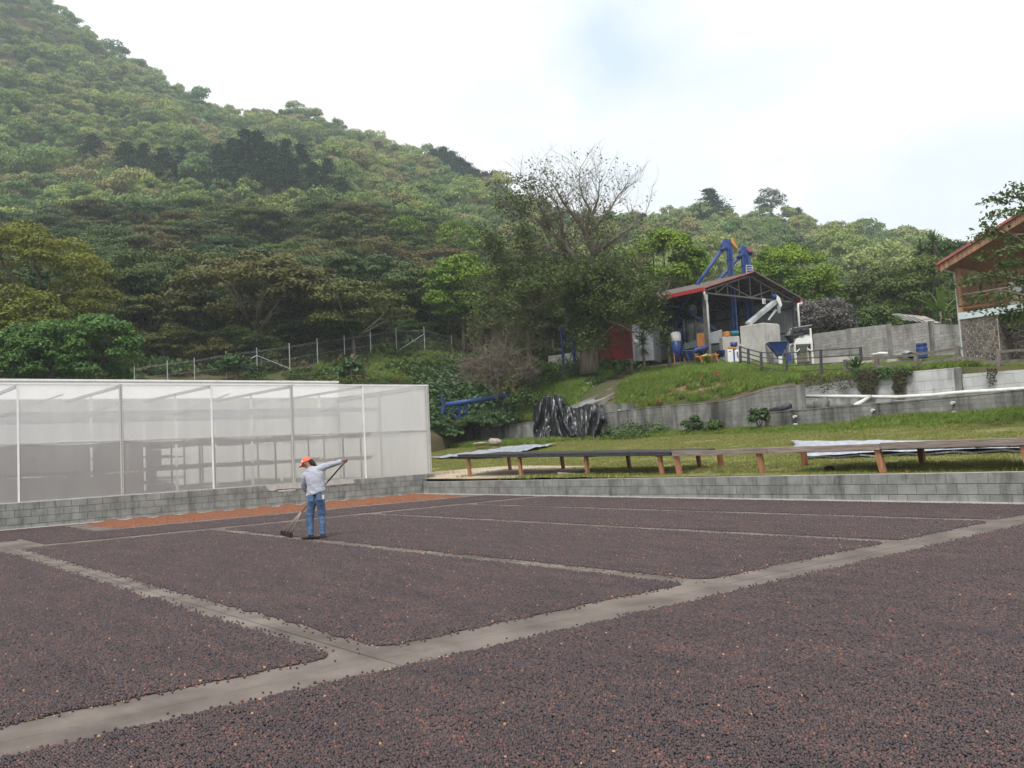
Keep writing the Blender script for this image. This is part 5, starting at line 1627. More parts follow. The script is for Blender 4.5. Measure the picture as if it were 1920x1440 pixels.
def hopper_cart(label, x0, x1, ytop, ybot, d, mat, legmat, tilt=0, load=False):
    a, b = at(x0, ytop, d), at(x1, ytop - tilt, d); w = (b - a).length
    t = thing('hopper_cart', label, 'hopper', (a.x, a.y, ground((x0 + x1) / 2, d)))
    f = Vector((AX[1], BX[1], 0)) * .9; h = (ybot - ytop) * d / 1680
    r = (b - a).normalized()
    v = [a, b, b + f, a + f, a + r * w * .32 - Vector((0, 0, h)) + f * .3, b - r * w * .32 - Vector((0, 0, h)) + f * .3, b - r * w * .32 - Vector((0, 0, h)) + f * .7, a + r * w * .32 - Vector((0, 0, h)) + f * .7]
    put('bin', MB().add(v, [(4, 5, 1, 0), (5, 6, 2, 1), (6, 7, 3, 2), (7, 4, 0, 3), (7, 6, 5, 4)]), mat, t)
    put('rim', MB().tube([a, b, b + f, a + f, a], .035, 6), mat, t)
    gz = ground((x0 + x1) / 2, d) - .1
    for p in (a + r * .2, b - r * .2):
        put('leg', MB().beam((p.x + r.x * .35, p.y + r.y * .35, gz), p, .06), legmat, t)
    if load:
        put('load', MB().add([a + f * .05 - Vector((0, 0, .1)), b + f * .05 - Vector((0, 0, .1)), b + f * .9 - Vector((0, 0, .05)), a + f * .9 - Vector((0, 0, .05)), (a + b) / 2 + f * .5 + Vector((0, 0, .18))], [(0, 1, 4), (1, 2, 4), (2, 3, 4), (3, 0, 4)]), m_dirt, t)
    return t


hopper_cart('blue pyramid hopper on black legs at the left edge of the mill floor', 1280, 1305, 658, 675, 59, m_blue, m_darksteel)
hopper_cart('orange hopper cart heaped with pale material in front of the mill', 1306, 1347, 669, 682, 57.5, m_orange, m_orange, 4, True)
hopper_cart('dark blue hopper on long crossed legs beside the white machine', 1348, 1363, 657, 668, 58, m_bluedark, m_bluedark)
o = MB().tube([at(1302, 657, 59.5), at(1318, 653, 59.5), at(1330, 648, 60)], .16, 8).build('blue_chute', m_blue); tag(o, 'short blue chute feeding the pyramid hopper', 'chute')
# white and blue machine
t = thing('cleaning_machine', 'white cabinet machine with blue edge strip and orange top, by the steel railing', 'machine', at(1375, 682, 56.5))
a = at(1365.5, 681, 56.5); a.z -= .1
r = Vector((AX[0], BX[0], 0)); f = Vector((AX[1], BX[1], 0))
def obx(p, w, dp, h): 
    p = Vector(p); return MB().prism([p, p + r * w, p + r * w + f * dp, p + f * dp], Vector((0, 0, h)))
put('cabinet', obx(a, .36, .7, .98), m_white, t, bevel=.02)
put('cabinet', obx(a + r * .44, .30, .7, .92), m_white, t, bevel=.02)
put('edge_strip', obx(a + r * .36 - f * .02, .08, .7, 1.0), m_blue, t)
put('top_box', obx(a + r * .12 + Vector((0, 0, .99)), .42, .5, .13), m_orange, t, bevel=.02)
put('motor', MB().tube([a + r * .3 + f * .2 + Vector((0, 0, 1.28)), a + r * .68 + f * .2 + Vector((0, 0, 1.28))], .17, 10), m_blue, t, smooth=True)
put('hose', MB().tube([a + r * .6 - f * .05 + Vector((0, 0, .8)), a + r * .62 - f * .08 + Vector((0, 0, .5)), a + r * .78 - f * .05 + Vector((0, 0, .45))], .035, 6), m_bluedark, t)
put('vent_slot', obx(a + r * .1 - f * .012 + Vector((0, 0, .82)), .12, .01, .05), m_darksteel, t)
# concrete base wall and orange gearbox behind it
t = thing('concrete_plinth', 'grey cement plinth with orange and teal gearbox, beside the big concrete hopper', 'plinth', at(1368, 650, 59.5))
a = at(1356, 660, 59.5)
put('plinth', obx(Vector((a.x, a.y, 6.4)), 1.15, 1.0, 1.75), m_hopper, t, bevel=.02)
put('gearbox', MB().box((a.x + .2, a.y - .25, 8.16), (a.x + .6, a.y + .2, 8.5)), m_orange, t, bevel=.04)
put('motor', MB().tube([(a.x + .55, a.y - .3, 8.36), (a.x + 1.0, a.y - .55, 8.38)], .16, 10), M('teal_paint', (.02, .16, .18), (.03, .2, .22), rough=.5), t)
# big concrete hopper block
ct = at(1431, 605, 55); zc0 = ground(1431, 55) - .2
t = thing('concrete_hopper', 'tall weathered concrete hopper block in front of the mill shed', 'hopper', (ct.x, ct.y, zc0))
put('shell', MB().box((ct.x, ct.y, zc0), (ct.x + 1.62, ct.y + 1.78, ct.z)), m_hopper, t, bevel=.04)
put('corner_pillar', MB().box((ct.x - .04, ct.y - .04, zc0), (ct.x + .22, ct.y + .22, ct.z - .03)), m_hopper, t, bevel=.02)
put('corner_pillar', MB().box((ct.x + 1.42, ct.y - .04, zc0), (ct.x + 1.66, ct.y + .22, ct.z - .06)), m_hopper, t, bevel=.02)
put('side_block', MB().box((ct.x - .02, ct.y + 1.8, zc0), (ct.x + 1.4, ct.y + 2.3, ct.z - 1.1)), m_hopper, t, bevel=.02)
# auger rising from it
au = thing('auger', 'pale grey inclined auger rising over the concrete hopper, motor at its top', 'auger', at(1408, 606, 57))
pa, pb = at(1402, 608, 56.5), at(1453, 566, 58.5)
put('trough', MB().beam(pa, pb, .34, .30), m_zinc, au, bevel=.04)
put('top_motor', MB().tube([pb + Vector((-.3, 0, .28)), pb + Vector((-.05, -.1, .34))], .17, 10), m_bluedark, au)
put('chain_guard', MB().prism([pb + Vector((-.1, -.25, .42)), pb + Vector((.25, -.25, .25)), pb + Vector((.45, -.25, -.25)), pb + Vector((.2, -.25, -.4)), pb + Vector((-.15, -.25, .05))], Vector((.12, .18, 0))), m_white, au, bevel=.02)
put('discharge', MB().tube([pb + Vector((.2, -.1, -.2)), pb + Vector((.2, -.1, -.75))], [.16, .12], 10), m_machine, au)
for s in (0, .18): put('support_leg', MB().beam(pb + Vector((s, 0, -.5)), at(1440 + s * 8, 600, 57), .05), m_steel, au)
# blue funnel on the right of the block
fx = at(1462, 641, 54)
t = thing('funnel', 'blue inverted pyramid funnel on a stand right of the concrete hopper', 'funnel', (fx.x, fx.y, ground(1460, 54)))
w = .60; apex = fx + Vector((.05, 0, -.95)); top4 = [fx - r * (w + .05) + Vector((0, 0, 0)), fx + r * (w - .05), fx + r * (w - .1) + f * .9, fx - r * w + f * .9]
put('cone', MB().add(top4 + [apex + f * .35 - r * .06, apex + f * .35 + r * .06, apex + f * .5 + r * .06, apex + f * .5 - r * .06], [(4, 5, 1, 0), (5, 6, 2, 1), (6, 7, 3, 2), (7, 4, 0, 3), (4, 7, 6, 5)]), m_blue, t)
put('rim', MB().tube(top4 + [top4[0]], .035, 6), m_bluedark, t)
put('chute', MB().prism([apex + r * .28 + Vector((0, 0, .3)), apex + r * .62 + Vector((0, 0, .2)), apex + r * .62 + Vector((0, 0, -.35)), apex + r * .36 + Vector((0, 0, -.4))], f * .4), m_blue, t)
for s in (-.45, .45): put('leg', MB().beam((fx.x + r.x * s, fx.y + r.y * s, ground(1460, 54) - .1), fx + r * s + f * .4, .06), m_darksteel, t)
put('leg', MB().beam(at(1463, 668, 54) + Vector((0, 0, -.5)), at(1463, 668, 54), .16), m_white, t)
# white feed bin with tarp
wx = at(1489, 646, 54.5); gz = ground(1500, 54.5) - .1
t = thing('feed_bin', 'white steel feed bin on legs, its top covered by black plastic', 'bin', (wx.x, wx.y, gz))
pts = [(0, 0), (1.14, 0), (1.14, .05), (1.12, .95), (.95, .95), (.52, .42), (.14, .36), (0, .02)]
put('bin_body', MB().prism([wx + r * a_ + Vector((0, 0, b_)) for a_, b_ in pts], f * 1.0), m_white, t, bevel=.01)
put('cone', MB().add([wx + r * .14 - Vector((0, 0, .0)), wx + r * 1.0, wx + r * 1.0 + f * .9, wx + r * .14 + f * .9, wx + r * .55 + f * .4 - Vector((0, 0, .55))], [(0, 1, 4), (1, 2, 4), (2, 3, 4), (3, 0, 4)]), m_machine, t)
for s in (.04, 1.08):
    for ff in (.03, .95): put('leg', MB().beam(Vector((wx.x, wx.y, gz)) + r * s + f * ff, wx + r * s + f * ff, .09), m_white, t)
for s0, s1 in ((.06, .32), (1.08, .8)): put('gusset', MB().beam(wx + r * s0 - Vector((0, 0, .5)), wx + r * s1 - Vector((0, 0, .28)), .06), m_white, t)
for k in range(4): put('roller', MB().tube([Vector((wx.x, wx.y, gz + .22)) + r * (.3 + .2 * k) + f * .2, Vector((wx.x, wx.y, gz + .22)) + r * (.3 + .2 * k) + f * .6], .10, 8), m_darksteel, t)
m = MB(); vs = []; fs = []
for i in range(14):
    u = i / 13
    for j in range(9):
        v = j / 8
        p = wx + r * (-.30 + 1.28 * u) + f * (-.05 + .10 * mnoise.noise((u * 7, v * 4, 0))) + Vector((0, 0, 1.02 - (.62 - .2 * u) * v + .03 * math.sin(u * 17)))
        vs.append(p)
for i in range(13):
    for j in range(8): fs.append((i * 9 + j, i * 9 + 9 + j, i * 9 + 10 + j, i * 9 + j + 1))
m.add(vs, fs); o = put('plastic_cover', m, m_tarp, t, smooth=True); s_ = o.modifiers.new('thick', 'SOLIDIFY'); s_.thickness = .02
put('plastic_bundle', MB().tube([wx + r * -.12 + Vector((0, 0, .95)), wx + r * -.3 + Vector((0, 0, .55)), wx + r * -.12 + Vector((0, 0, .1))], [.2, .30, .12], 9), m_tarp, t)
put('lid', MB().prism([wx + r * .1 + Vector((0, 0, 1.02)), wx + r * 1.18 + Vector((0, 0, 1.12)), wx + r * 1.18 + Vector((0, 0, 1.18)), wx + r * .1 + Vector((0, 0, 1.07))], f * 1.0), m_machine, t)

# concrete footpath on the terrace
pm = MB(); L0 = [gp(1436, 52.5, .03), gp(1448, 49, .03), gp(1474, 45.6, .03)]; L1 = [gp(1446, 52.5, .03), gp(1463, 49, .03), gp(1492, 45.6, .03)]
for k in range(2): pm.add([L0[k], L1[k], L1[k + 1], L0[k + 1]], [(0, 1, 2, 3)])
o = pm.build('footpath', m_patio); o['kind'] = 'structure'

# red sheet store and grey sheet store left of the mill
rs = thing('red_store', 'dark red corrugated sheet store on a block plinth behind the big tree', 'store', at(1150, 680, 60))
a, b = at(1116, 680, 62.5), at(1186, 672, 61.5)
for k in range(4):
    p = a.lerp(b, k / 4); q = a.lerp(b, (k + 1) / 4)
    put('wall_sheet', corrugated((p.x, p.y), (q.x, q.y), p.z, p.z + 2.5, .13, .03), m_red, rs)
n_ = Vector((-(b - a).y, (b - a).x, 0)).normalized()
put('plinth', MB().prism([a, b, b - Vector((0, 0, 1.3)), a - Vector((0, 0, 1.3))], n_ * .2), m_stained, rs)
put('side_wall', MB().prism([a + n_ * .05, b + n_ * .05, b + n_ * .05 + Vector((0, 0, 2.4)), a + n_ * .05 + Vector((0, 0, 2.4))], n_ * 2.6), m_red, rs)
put('roof', MB().prism([a - n_ * .2 + Vector((-.2, 0, 2.52)), b - n_ * .2 + Vector((.2, 0, 2.58)), b + n_ * 2.9 + Vector((.2, 0, 2.9)), a + n_ * 2.9 + Vector((-.2, 0, 2.84))], Vector((0, 0, .05))), m_roof, rs)
put('corner_pipe', MB().tube([a + Vector((-.12, -.05, -.2)), a + Vector((-.12, -.05, 2.3))], .07, 8), m_pvc, rs)
gs = thing('grey_store', 'pale grey corrugated sheet store between the red store and the mill', 'store', at(1205, 675, 59))
a2, b2 = at(1188, 677, 61.6), at(1226, 675, 62.5)
for k in range(3):
    p = a2.lerp(b2, k / 3); q = a2.lerp(b2, (k + 1) / 3)
    put('wall_sheet', corrugated((p.x, p.y), (q.x, q.y), p.z, p.z + 1.35, .2, .03), m_zinc, gs)
    put('upper_sheet', corrugated((p.x, p.y + .1), (q.x, q.y + .1), p.z + 1.42, p.z + 2.7, .2, .03), m_zinc, gs)
put('body', MB().prism([a2 + n_ * .1, b2 + n_ * .1, b2 + n_ * .1 + Vector((0, 0, 2.7)), a2 + n_ * .1 + Vector((0, 0, 2.7))], n_ * 2.3), m_zinc, gs)
v_, f_ = lathe([(.05, -.18), (.18, -.1), (.18, .1), (.05, .18)], 10); o = MB(tuple(at(1192, 641, 61.2))).add([at(1192, 641, 61.2) + Vector(v) for v in v_], f_).build('white_float', m_white, smooth=True); tag(o, 'white rounded container hanging on the grey store corner', 'container')

# water tank on its blue tower
tw = at(1072, 585, 61); gz = ground(1072, 61)
t = thing('water_tower', 'blue braced steel tower carrying the black water tank behind the big tree', 'tower', (tw.x, tw.y, gz))
hw = .55
for sx in (-1, 1):
    for sy in (-1, 1): put('leg', MB().beam((tw.x + sx * hw, tw.y + sy * hw, gz - .3), (tw.x + sx * hw, tw.y + sy * hw, tw.z - 1.0), .12), m_bluedark, t)
for z in np.arange(gz + .3, tw.z - 2.2, 1.7):
    for sx in (-1, 1):
        put('brace', MB().beam((tw.x + sx * hw, tw.y - hw, z), (tw.x - sx * hw, tw.y - hw, z + 1.6), .05), m_bluedark, t)
        put('brace', MB().beam((tw.x - hw, tw.y + sx * hw, z), (tw.x - hw, tw.y - sx * hw, z + 1.6), .05), m_bluedark, t)
put('platform', MB().box((tw.x - .65, tw.y - .65, tw.z - 1.0), (tw.x + .65, tw.y + .65, tw.z - .88)), m_darksteel, t)
prof = [(.46, 0)]
for k in range(7): prof += [(.48, .05 + k * .2), (.45, .10 + k * .2), (.45, .16 + k * .2), (.48, .21 + k * .2)]
prof += [(.46, 1.5), (.30, 1.62), (.15, 1.68), (.15, 1.75), (.02, 1.76)]
v_, f_ = lathe(prof, 22, (tw.x, tw.y, tw.z - .86)); o = MB((tw.x, tw.y, tw.z - .86)).add(v_, f_).build('water_tank', m_pvcdark, smooth=False)
tag(o, 'ribbed black plastic water tank half hidden in the big tree', 'water tank')
# low block wall and junk behind the dead shrub
lb = thing('block_wall', 'short pale block wall behind the tower foot and the junk', 'wall', at(1060, 672, 63))
a = at(1030, 688, 64.5); b = at(1096, 684, 62.5); d_ = (b - a)
block_wall(lb, (a.x, a.y, 0), (d_.x, d_.y, 0), math.hypot(d_.x, d_.y), lambda s: [a.z - .4 + .2 * k for k in range(7)], .4, .15, m_compound, limit=60, normal=(-AX[1], -BX[1], 0))

# ============================================================ COMPOUND WALL, HOUSE, FENCES
cw = thing('compound_wall', 'long pale block wall with concrete pillars between the mill shed and the stone house', 'wall', (57, 30, 6.5))
CX = 57.0
segs = [((1524, 626), (1590, 617)), ((1592, 616), (1664, 608)), ((1666, 612), (1743, 603)), ((1746, 608), (1830, 609))]
tops = [(onX(x, y, CX), onX(x2, y2, CX)) for (x, y), (x2, y2) in segs]
for k, (A_, B_) in enumerate(tops):
    y0, y1 = B_.y, A_.y; zA, zB = A_.z, B_.z
    zf = lambda s, y0=y0, y1=y1, zA=zA, zB=zB: [5.9 + .2 * q for q in range(int((min(zA, zB) - 5.9) / .2))] + [zB + (zA - zB) * s / (y1 - y0)]
    block_wall(cw, (CX, y0, 0), (0, 1, 0), y1 - y0, zf, .4, .15, m_compound, limit=75, normal=(-1, 0, 0), gap=.014)
    put('pillar', MB().box((CX - .06, y0 - .20, 5.5), (CX + .17, y0 + .08, zB + .02)), m_stained, cw, bevel=.01)
# low cement wall in front
lwl = thing('low_wall', 'low plain cement wall in front of the compound wall, junk lying on it', 'wall', (50, 25, 4.8))
a, b, c = onX(1525, 672, 50), onX(1600, 668, 50), onX(1722, 663, 50)
put('wall_piece', MB().prism([(50, a.y, 4.4), (50, b.y, 4.4), (50, b.y, b.z), (50, a.y, a.z)], (.2, 0, 0)), m_hopper, lwl)
put('wall_piece', MB().prism([(50.02, b.y - .01, 4.4), (50.02, c.y, 4.4), (50.02, c.y, c.z - .25), (50.02, b.y - .01, b.z - .25)], (.2, 0, 0)), m_hopper, lwl)
rock('sack', 'white sack lying on the low cement wall', 'sack', onX(1650, 664, 49.9), (.30, .50, .11), m_white, 31)
for k, (x, y, s) in enumerate(((1688, 667, .22), (1700, 662, .2), (1708, 666, .25))):
    rock('scrap', ('flat pale scrap', 'upright grey scrap', 'dark scrap lump')[k] + ' lying on the low wall left of the blue barrel', 'scrap', onX(x, y, 49.8), (s, s * 1.3, s * .7), (m_rock, m_machine, m_darkwood)[k], 40 + k)
bl_ = onX(1730, 672, 49.5)
t = thing('barrel', 'dented blue plastic barrel standing by the compound wall', 'barrel', (bl_.x, bl_.y, bl_.z))
v_, f_ = lathe([(.27, 0), (.30, .05), (.30, .25), (.32, .28), (.30, .31), (.30, .5), (.32, .53), (.30, .56), (.29, .66), (.26, .68)], 18); MB().add(v_, f_).build('shell', m_blue, t)
MB().add(*lathe([(.30, .69), (.30, .80), (.28, .84), (.05, .86)], 18)).build('lid', m_bluedark, t)
o = put('sheet', corrugated((onX(1742, 680, 49).x, onX(1742, 680, 49).y), (onX(1778, 680, 49).x, onX(1778, 680, 49).y), onX(1760, 686, 49).z, onX(1760, 676, 49).z, .2, .03), m_zinc, thing('roof_sheet', 'short piece of pale corrugated sheet propped beside the house corner', 'sheet', onX(1760, 684, 49)))
# tin roof behind the wall
t = thing('tin_shelter', 'rusty patched tin roof sagging behind the compound wall', 'shelter', at(1700, 610, 70))
for k in range(5):
    a = at(1666 + 11 * k, 588 + 1.2 * k, 70 - k * .3); b = a + Vector((.9, -.55, -.05)); c_ = b + Vector((1.3, 1.5, -.9 + .1 * k)); d2 = a + Vector((1.3, 1.5, -.9 + .1 * k)) 
    fr = Vector((-AX[1] * 1.4, -BX[1] * 1.4, -.75))
    put('tin_sheet', MB().prism([a, b, b + fr + Vector((.5, -.3, 0)), a + fr + Vector((.5, -.3, 0))], Vector((0, 0, .03))), m_zinc if k % 2 else m_rock, t)
for x in (1680, 1715): put('post', MB().beam(at(x, 596, 69.5) - Vector((0, 0, 2.2)), at(x, 596, 69.5), .1), m_darkwood, t)

# ---- house
HX = 47.0
def HP(x, y, X=HX): return onX(x, y, X)
ho = thing('house', 'two-storey house with stone ground floor, timber veranda and red tin roof at the right edge', 'house', (HX + 3, 16, 4.5))
hY = HP(1803, 640).y
zb0, zb1 = HP(1803, 599).z, HP(1803, 586).z
sy1, sy0 = hY, HP(1873, 640).y
put('stone_core', MB().box((HX + .04, sy0, 4.1), (HX + 4, sy1, zb0)), m_joint, ho)
put('recess_core', MB().box((HX + 1.44, sy0 - 6, 4.1), (HX + 4, sy0 - .02, zb0)), m_joint, ho)


def voronoi_stones(y0, y1, z0, z1, n, X, seed, name='stone'):
    r_ = np.random.default_rng(seed)
    pts = []
    while len(pts) < n:
        best = None
        for _ in range(8):
            p = (r_.uniform(y0, y1), r_.uniform(z0, z1))
            dd = min([(p[0] - q[0]) ** 2 + (p[1] - q[1]) ** 2 for q in pts] or [9])
            if best is None or dd > best[0]: best = (dd, p)
        pts.append(best[1])
    for i, p in enumerate(pts):
        poly = [(y0, z0), (y1, z0), (y1, z1), (y0, z1)]
        for j, q in enumerate(pts):
            if i == j: continue
            mx_, my_ = (p[0] + q[0]) / 2, (p[1] + q[1]) / 2; nx, ny = q[0] - p[0], q[1] - p[1]
            l = math.hypot(nx, ny); nx /= l; ny /= l; off = .022
            out_ = []
            for a_, b_ in zip(poly, poly[1:] + poly[:1]):
                da = (a_[0] - mx_) * nx + (a_[1] - my_) * ny + off; db = (b_[0] - mx_) * nx + (b_[1] - my_) * ny + off
                if da <= 0: out_.append(a_)
                if da * db < 0:
                    t_ = da / (da - db); out_.append((a_[0] + (b_[0] - a_[0]) * t_, a_[1] + (b_[1] - a_[1]) * t_))
            poly = out_
            if len(poly) < 3: break
        if len(poly) >= 3:
            dx = r_.uniform(.03, .055)
            yield poly, dx


for (a_, b_, X_, n, sd_) in ((sy0 + .02, sy1 - .02, HX + .04, 110, 3), (sy0 - 2.2, sy0 - .04, HX + 1.44, 60, 4)):
    for poly, dx in voronoi_stones(a_, b_, 4.4, zb0 - .01, n, X_, sd_):
        put('stone', MB().prism([(X_, y_, z_) for y_, z_ in poly], (-dx, 0, 0)), m_stone, ho)
for poly, dx in voronoi_stones(HX + .06, HX + 1.42, 4.4, zb0 - .01, 40, 0, 6):
    put('stone', MB().prism([(x_, sy0, z_) for x_, z_ in poly], (0, -dx, 0)), m_stone, ho)
put('fascia_board', MB().box((HX - .06, sy0 - 7, zb0), (HX + .1, sy1 + .05, zb1)), m_fascia, ho)
put('deck', MB().box((HX + .1, sy0 - 7, zb0 + .05), (HX + 4, sy1 + .03, zb1 - .05)), m_siding, ho)
put('corner_post', MB().beam((HX + .05, sy1 - .08, zb1), (HX + .05, sy1 - .08, HP(1797, 503).z), .22), m_gable, ho)
put('downpipe', MB().tube([HP(1762, 503, 46.6), HP(1775, 508, 46.8), HP(1790, 512), HP(1806, 682)], .06, 8), m_steel, ho)
rail_z = HP(1806, 552).z
put('hand_rail', MB().beam((HX + .05, sy1 - .2, rail_z), (HX + .05, sy0 - 7, rail_z), .10, .07), m_greywood, ho)
for z in (zb1 + .22, zb1 + .45): put('deck_rail', MB().beam((HX + .08, sy1 - .2, z), (HX + .08, sy0 - 7, z), .05, .10), m_legdark, ho)
for y in (sy1 - 2.1, sy1 - 4.2): put('rail_post', MB().beam((HX + .07, y, zb1), (HX + .07, y, rail_z), .12), m_greywood, ho)
# upper storey wall behind the veranda: single boards
wy0, wy1, wz1 = sy0 - 7, sy1 - .3, 11.2
y = wy1; k = 0
while y > wy0:
    w_ = .19 + .03 * (k % 3)
    yc = (y + y - w_) / 2
    zt2 = 9.0 + (sy1 - yc) * .55
    opening = (sy1 - 3.5 < y < sy1 - 1.6)
    if opening:
        put('wall_board', MB().box((HX + 2.2, y - w_ + .01, 8.75), (HX + 2.25, y, zt2)), m_siding, ho)
    else:
        put('wall_board', MB().box((HX + 2.2, y - w_ + .01, zb1), (HX + 2.25, y, zt2)), m_siding, ho)
    y -= w_; k += 1
put('window', MB().box((HX + 2.28, sy1 - 3.0, zb1 + .3), (HX + 2.30, sy1 - 2.2, 8.75)), m_glass, ho)
put('wall_panel', MB().box((HX + 2.26, sy1 - 2.2, zb1), (HX + 2.30, sy1 - 1.6, 8.75)), m_white, ho)
put('wall_panel', MB().box((HX + 2.26, sy1 - 3.9, zb1), (HX + 2.30, sy1 - 3.0, 8.75)), m_white, ho)
put('side_wall', MB().box((HX + .2, sy1 - .16, zb1), (HX + 2.2, sy1 - .06, 9.6)), m_gable, ho)
put('door', MB().box((HX + 1.36, sy0 - 3.0, 4.5), (HX + 1.42, sy0 - 2.25, 6.6)), m_gable, ho)
put('door_frame', MB().box((HX + 1.33, sy0 - 2.24, 4.5), (HX + 1.43, sy0 - 2.1, 6.7)), m_gable, ho)
# gable roof
GXr = 46.0
g0, g1 = onX(1762, 500, GXr), onX(1925, 400, GXr)
sl = (g1 - g0)
far = g0 + sl * 2.2
put('roof_tin', MB().prism([g0 + Vector((-.05, .1, .14)), far + Vector((-.05, .1, .14)), far + Vector((6, .1, .14)), g0 + Vector((6, .1, .14))], (0, 0, .05)), m_rooftin, ho)
put('red_edge', MB().beam(g0 + Vector((-.08, .12, .13)), far + Vector((-.08, .12, .13)), .05, .12), m_rooftin, ho)
n = 40
for k in range(n):
    p, q = g0 + (far - g0) * (k / n), g0 + (far - g0) * ((k + 1) / n - .002)
    put('gable_board', MB().prism([p + Vector((0, 0, .10)), q + Vector((0, 0, .10)), q + Vector((0, 0, -.27)), p + Vector((0, 0, -.27))], (.03, 0, 0)), m_gable, ho)
put('soffit', MB().prism([g0 + Vector((.05, 0, -.1)), far + Vector((.05, 0, -.1)), far + Vector((4, 0, -.1)), g0 + Vector((4, 0, -.1))], (0, 0, .04)), m_gable, ho)
put('gutter', MB().beam(g0 + Vector((-.02, .1, .02)), g0 + Vector((5, .1, .02)), .14, .16), m_redgutter, ho)

# ---- steel railing on the terrace edge
rl = thing('steel_railing', 'dark steel railing with four bars along the terrace edge before the mill', 'railing', (39.3, 25, 4.5))
rp = [(1387.6, 650, 679, 50), (1403, 655, 681, 48), (1427, 661, 690, 46)]
posts = [(at(x, y0, d), at(x + .5, y1 + 2, d)) for x, y0, y1, d in rp] + [(onX(x, y0, 39.3), onX(x + 1, y1 + 2, 39.3)) for x, y0, y1 in ((1474.6, 662, 701), (1539, 657, 697))] + [(onX(1613.5, 652, 39.6), onX(1614.5, 672, 39.6))]
for k, (tp, bs) in enumerate(posts): put('post', MB().beam(bs, tp + Vector((0, 0, .04)), .11), m_darksteel, rl, bevel=.008)
for (t0, b0), (t1, b1) in zip(posts[:-1], posts[1:]):
    h0, h1 = t0.z - b0.z, t1.z - b1.z
    if b1 is posts[-1][1]: h1 = h0
    for f_ in (0, .30, .60, .88):
        put('bar', MB().beam(t0 - Vector((0, 0, h0 * f_)), t1 - Vector((0, 0, h1 * f_)), .05), m_darksteel, rl)
# ---- timber fence to the right
tf = thing('timber_fence', 'weathered two-rail timber fence along the terrace edge before the stone house', 'fence', (39.2, 19, 4.0))
fp = [(1585, 674, 696), (1643.8, 667, 704), (1717.7, 660.6, 694), (1795.5, 648, 700), (1872, 655, 690), (1960, 648, 688)]
fpp = [(onX(x, y0, 39.1), onX(x + 1, y1, 39.1)) for x, y0, y1 in fp]
for tp, bs in fpp: put('post', MB().beam(bs, tp, .17), m_postwood, tf, bevel=.02)
for (t0, b0), (t1, b1) in zip(fpp[:-1], fpp[1:]):
    put('rail', MB().beam(t0 - Vector((.05, 0, .10)), t1 - Vector((.05, 0, .12 if t1.z < t0.z + .2 else .3)), .05, .11), m_postwood, tf)
    put('rail', MB().beam(t0 - Vector((.05, 0, .52)), t1 - Vector((.05, 0, .55 if t1.z < t0.z + .2 else .7)), .05, .13), m_postwood, tf)

# ---- chain-link fence on the hillside
cf = thing('chain_link_fence', 'chain-link fence with thin metal posts climbing the wooded hillside behind the greenhouse', 'fence', gp(550, 71))
px_f = [251.6, 313.4, 364, 423.4, 481.2, 542, 594.3, 645, 694, 742, 794.7, 846]
ty = [686, 676, 670.5, 658.4, 651.6, 643, 634.4, 629, 621.3, 614.4, 612.7, 627.5]
by = [716, 722, 716, 712, 703, 694.5, 685, 672, 664.6, 661, 657, 658]
dF = [66, 66.5, 67.5, 68.5, 70, 71, 72.5, 74, 75.5, 77, 79, 80]
FP = []
for x, t_, b_, d in zip(px_f, ty, by, dF):
    tp = at(x, t_, d); bs = Vector((tp.x, tp.y, min(ground(x, d), at(x, b_, d).z) - .1)); FP.append((tp, bs))
    put('post', MB().tube([bs, tp], .035, 6), m_steel, cf)
for (t0, b0), (t1, b1) in zip(FP[:-1], FP[1:]):
    for f_ in (.12, .16, .55, .96):
        put('wire', MB().tube([t0.lerp(b0, f_), t1.lerp(b1, f_)], .012, 4, cap=False), m_cable, cf)
for i, j in ((4, 3), (4, 5), (10, 9)):
    a = FP[i][0].lerp(FP[i][1], .28); b = FP[j][1].lerp(FP[j][0], .10) if j != 3 else FP[4][0].lerp(FP[3][1], .45)
    put('brace', MB().tube([a, b], .03, 6), m_steel, cf)
cm = MB()
for (t0, b0), (t1, b1) in zip(FP[:-1], FP[1:]):
    L_ = (t1 - t0).length; n = int(L_ / .22)
    for k in range(n + 6):
        for s in (1, -1):
            a_ = (k if s > 0 else k - 6) / n; e_ = a_ + s * 6 / n if s > 0 else a_ + 6 / n
            u0, u1 = (k - 6) / n, k / n
            v0, v1 = (0, 1) if s > 0 else (1, 0)
            if u0 < 0: v0 = v0 + (v1 - v0) * (0 - u0) / (u1 - u0); u0 = 0
            if u1 > 1: v1 = v0 + (v1 - v0) * (1 - u0) / (u1 - u0); u1 = 1
            if u1 <= u0: continue
            A_ = t0.lerp(t1, u0).lerp(b0.lerp(b1, u0), .12 + .86 * v0); B_ = t0.lerp(t1, u1).lerp(b0.lerp(b1, u1), .12 + .86 * v1)
            cm.tube([A_, B_], .004, 3, cap=False)
put('chain_link', cm, m_cable, cf, kind='stuff')

# ============================================================ VEGETATION
def leaf_quads(C, Nn, size, r, aspect=.55, bend=0):
    """one quad per leaf: centres C, normals N"""
    n = len(C)
    N_ = Nn / np.linalg.norm(Nn, axis=1)[:, None]
    t = r.normal(size=(n, 3)); t -= (t * N_).sum(1)[:, None] * N_; t /= np.linalg.norm(t, axis=1)[:, None] + 1e-9
    b = np.cross(N_, t)
    s = (size * r.uniform(.6, 1.35, n))[:, None] if np.isscalar(size) else size[:, None]
    a_ = t * s * .5; b_ = b * s * .5 * aspect
    V = np.stack([C - a_, C - b_ * 1.0, C + a_, C + b_], 1)       # diamond leaf
    return V.reshape(-1, 3)


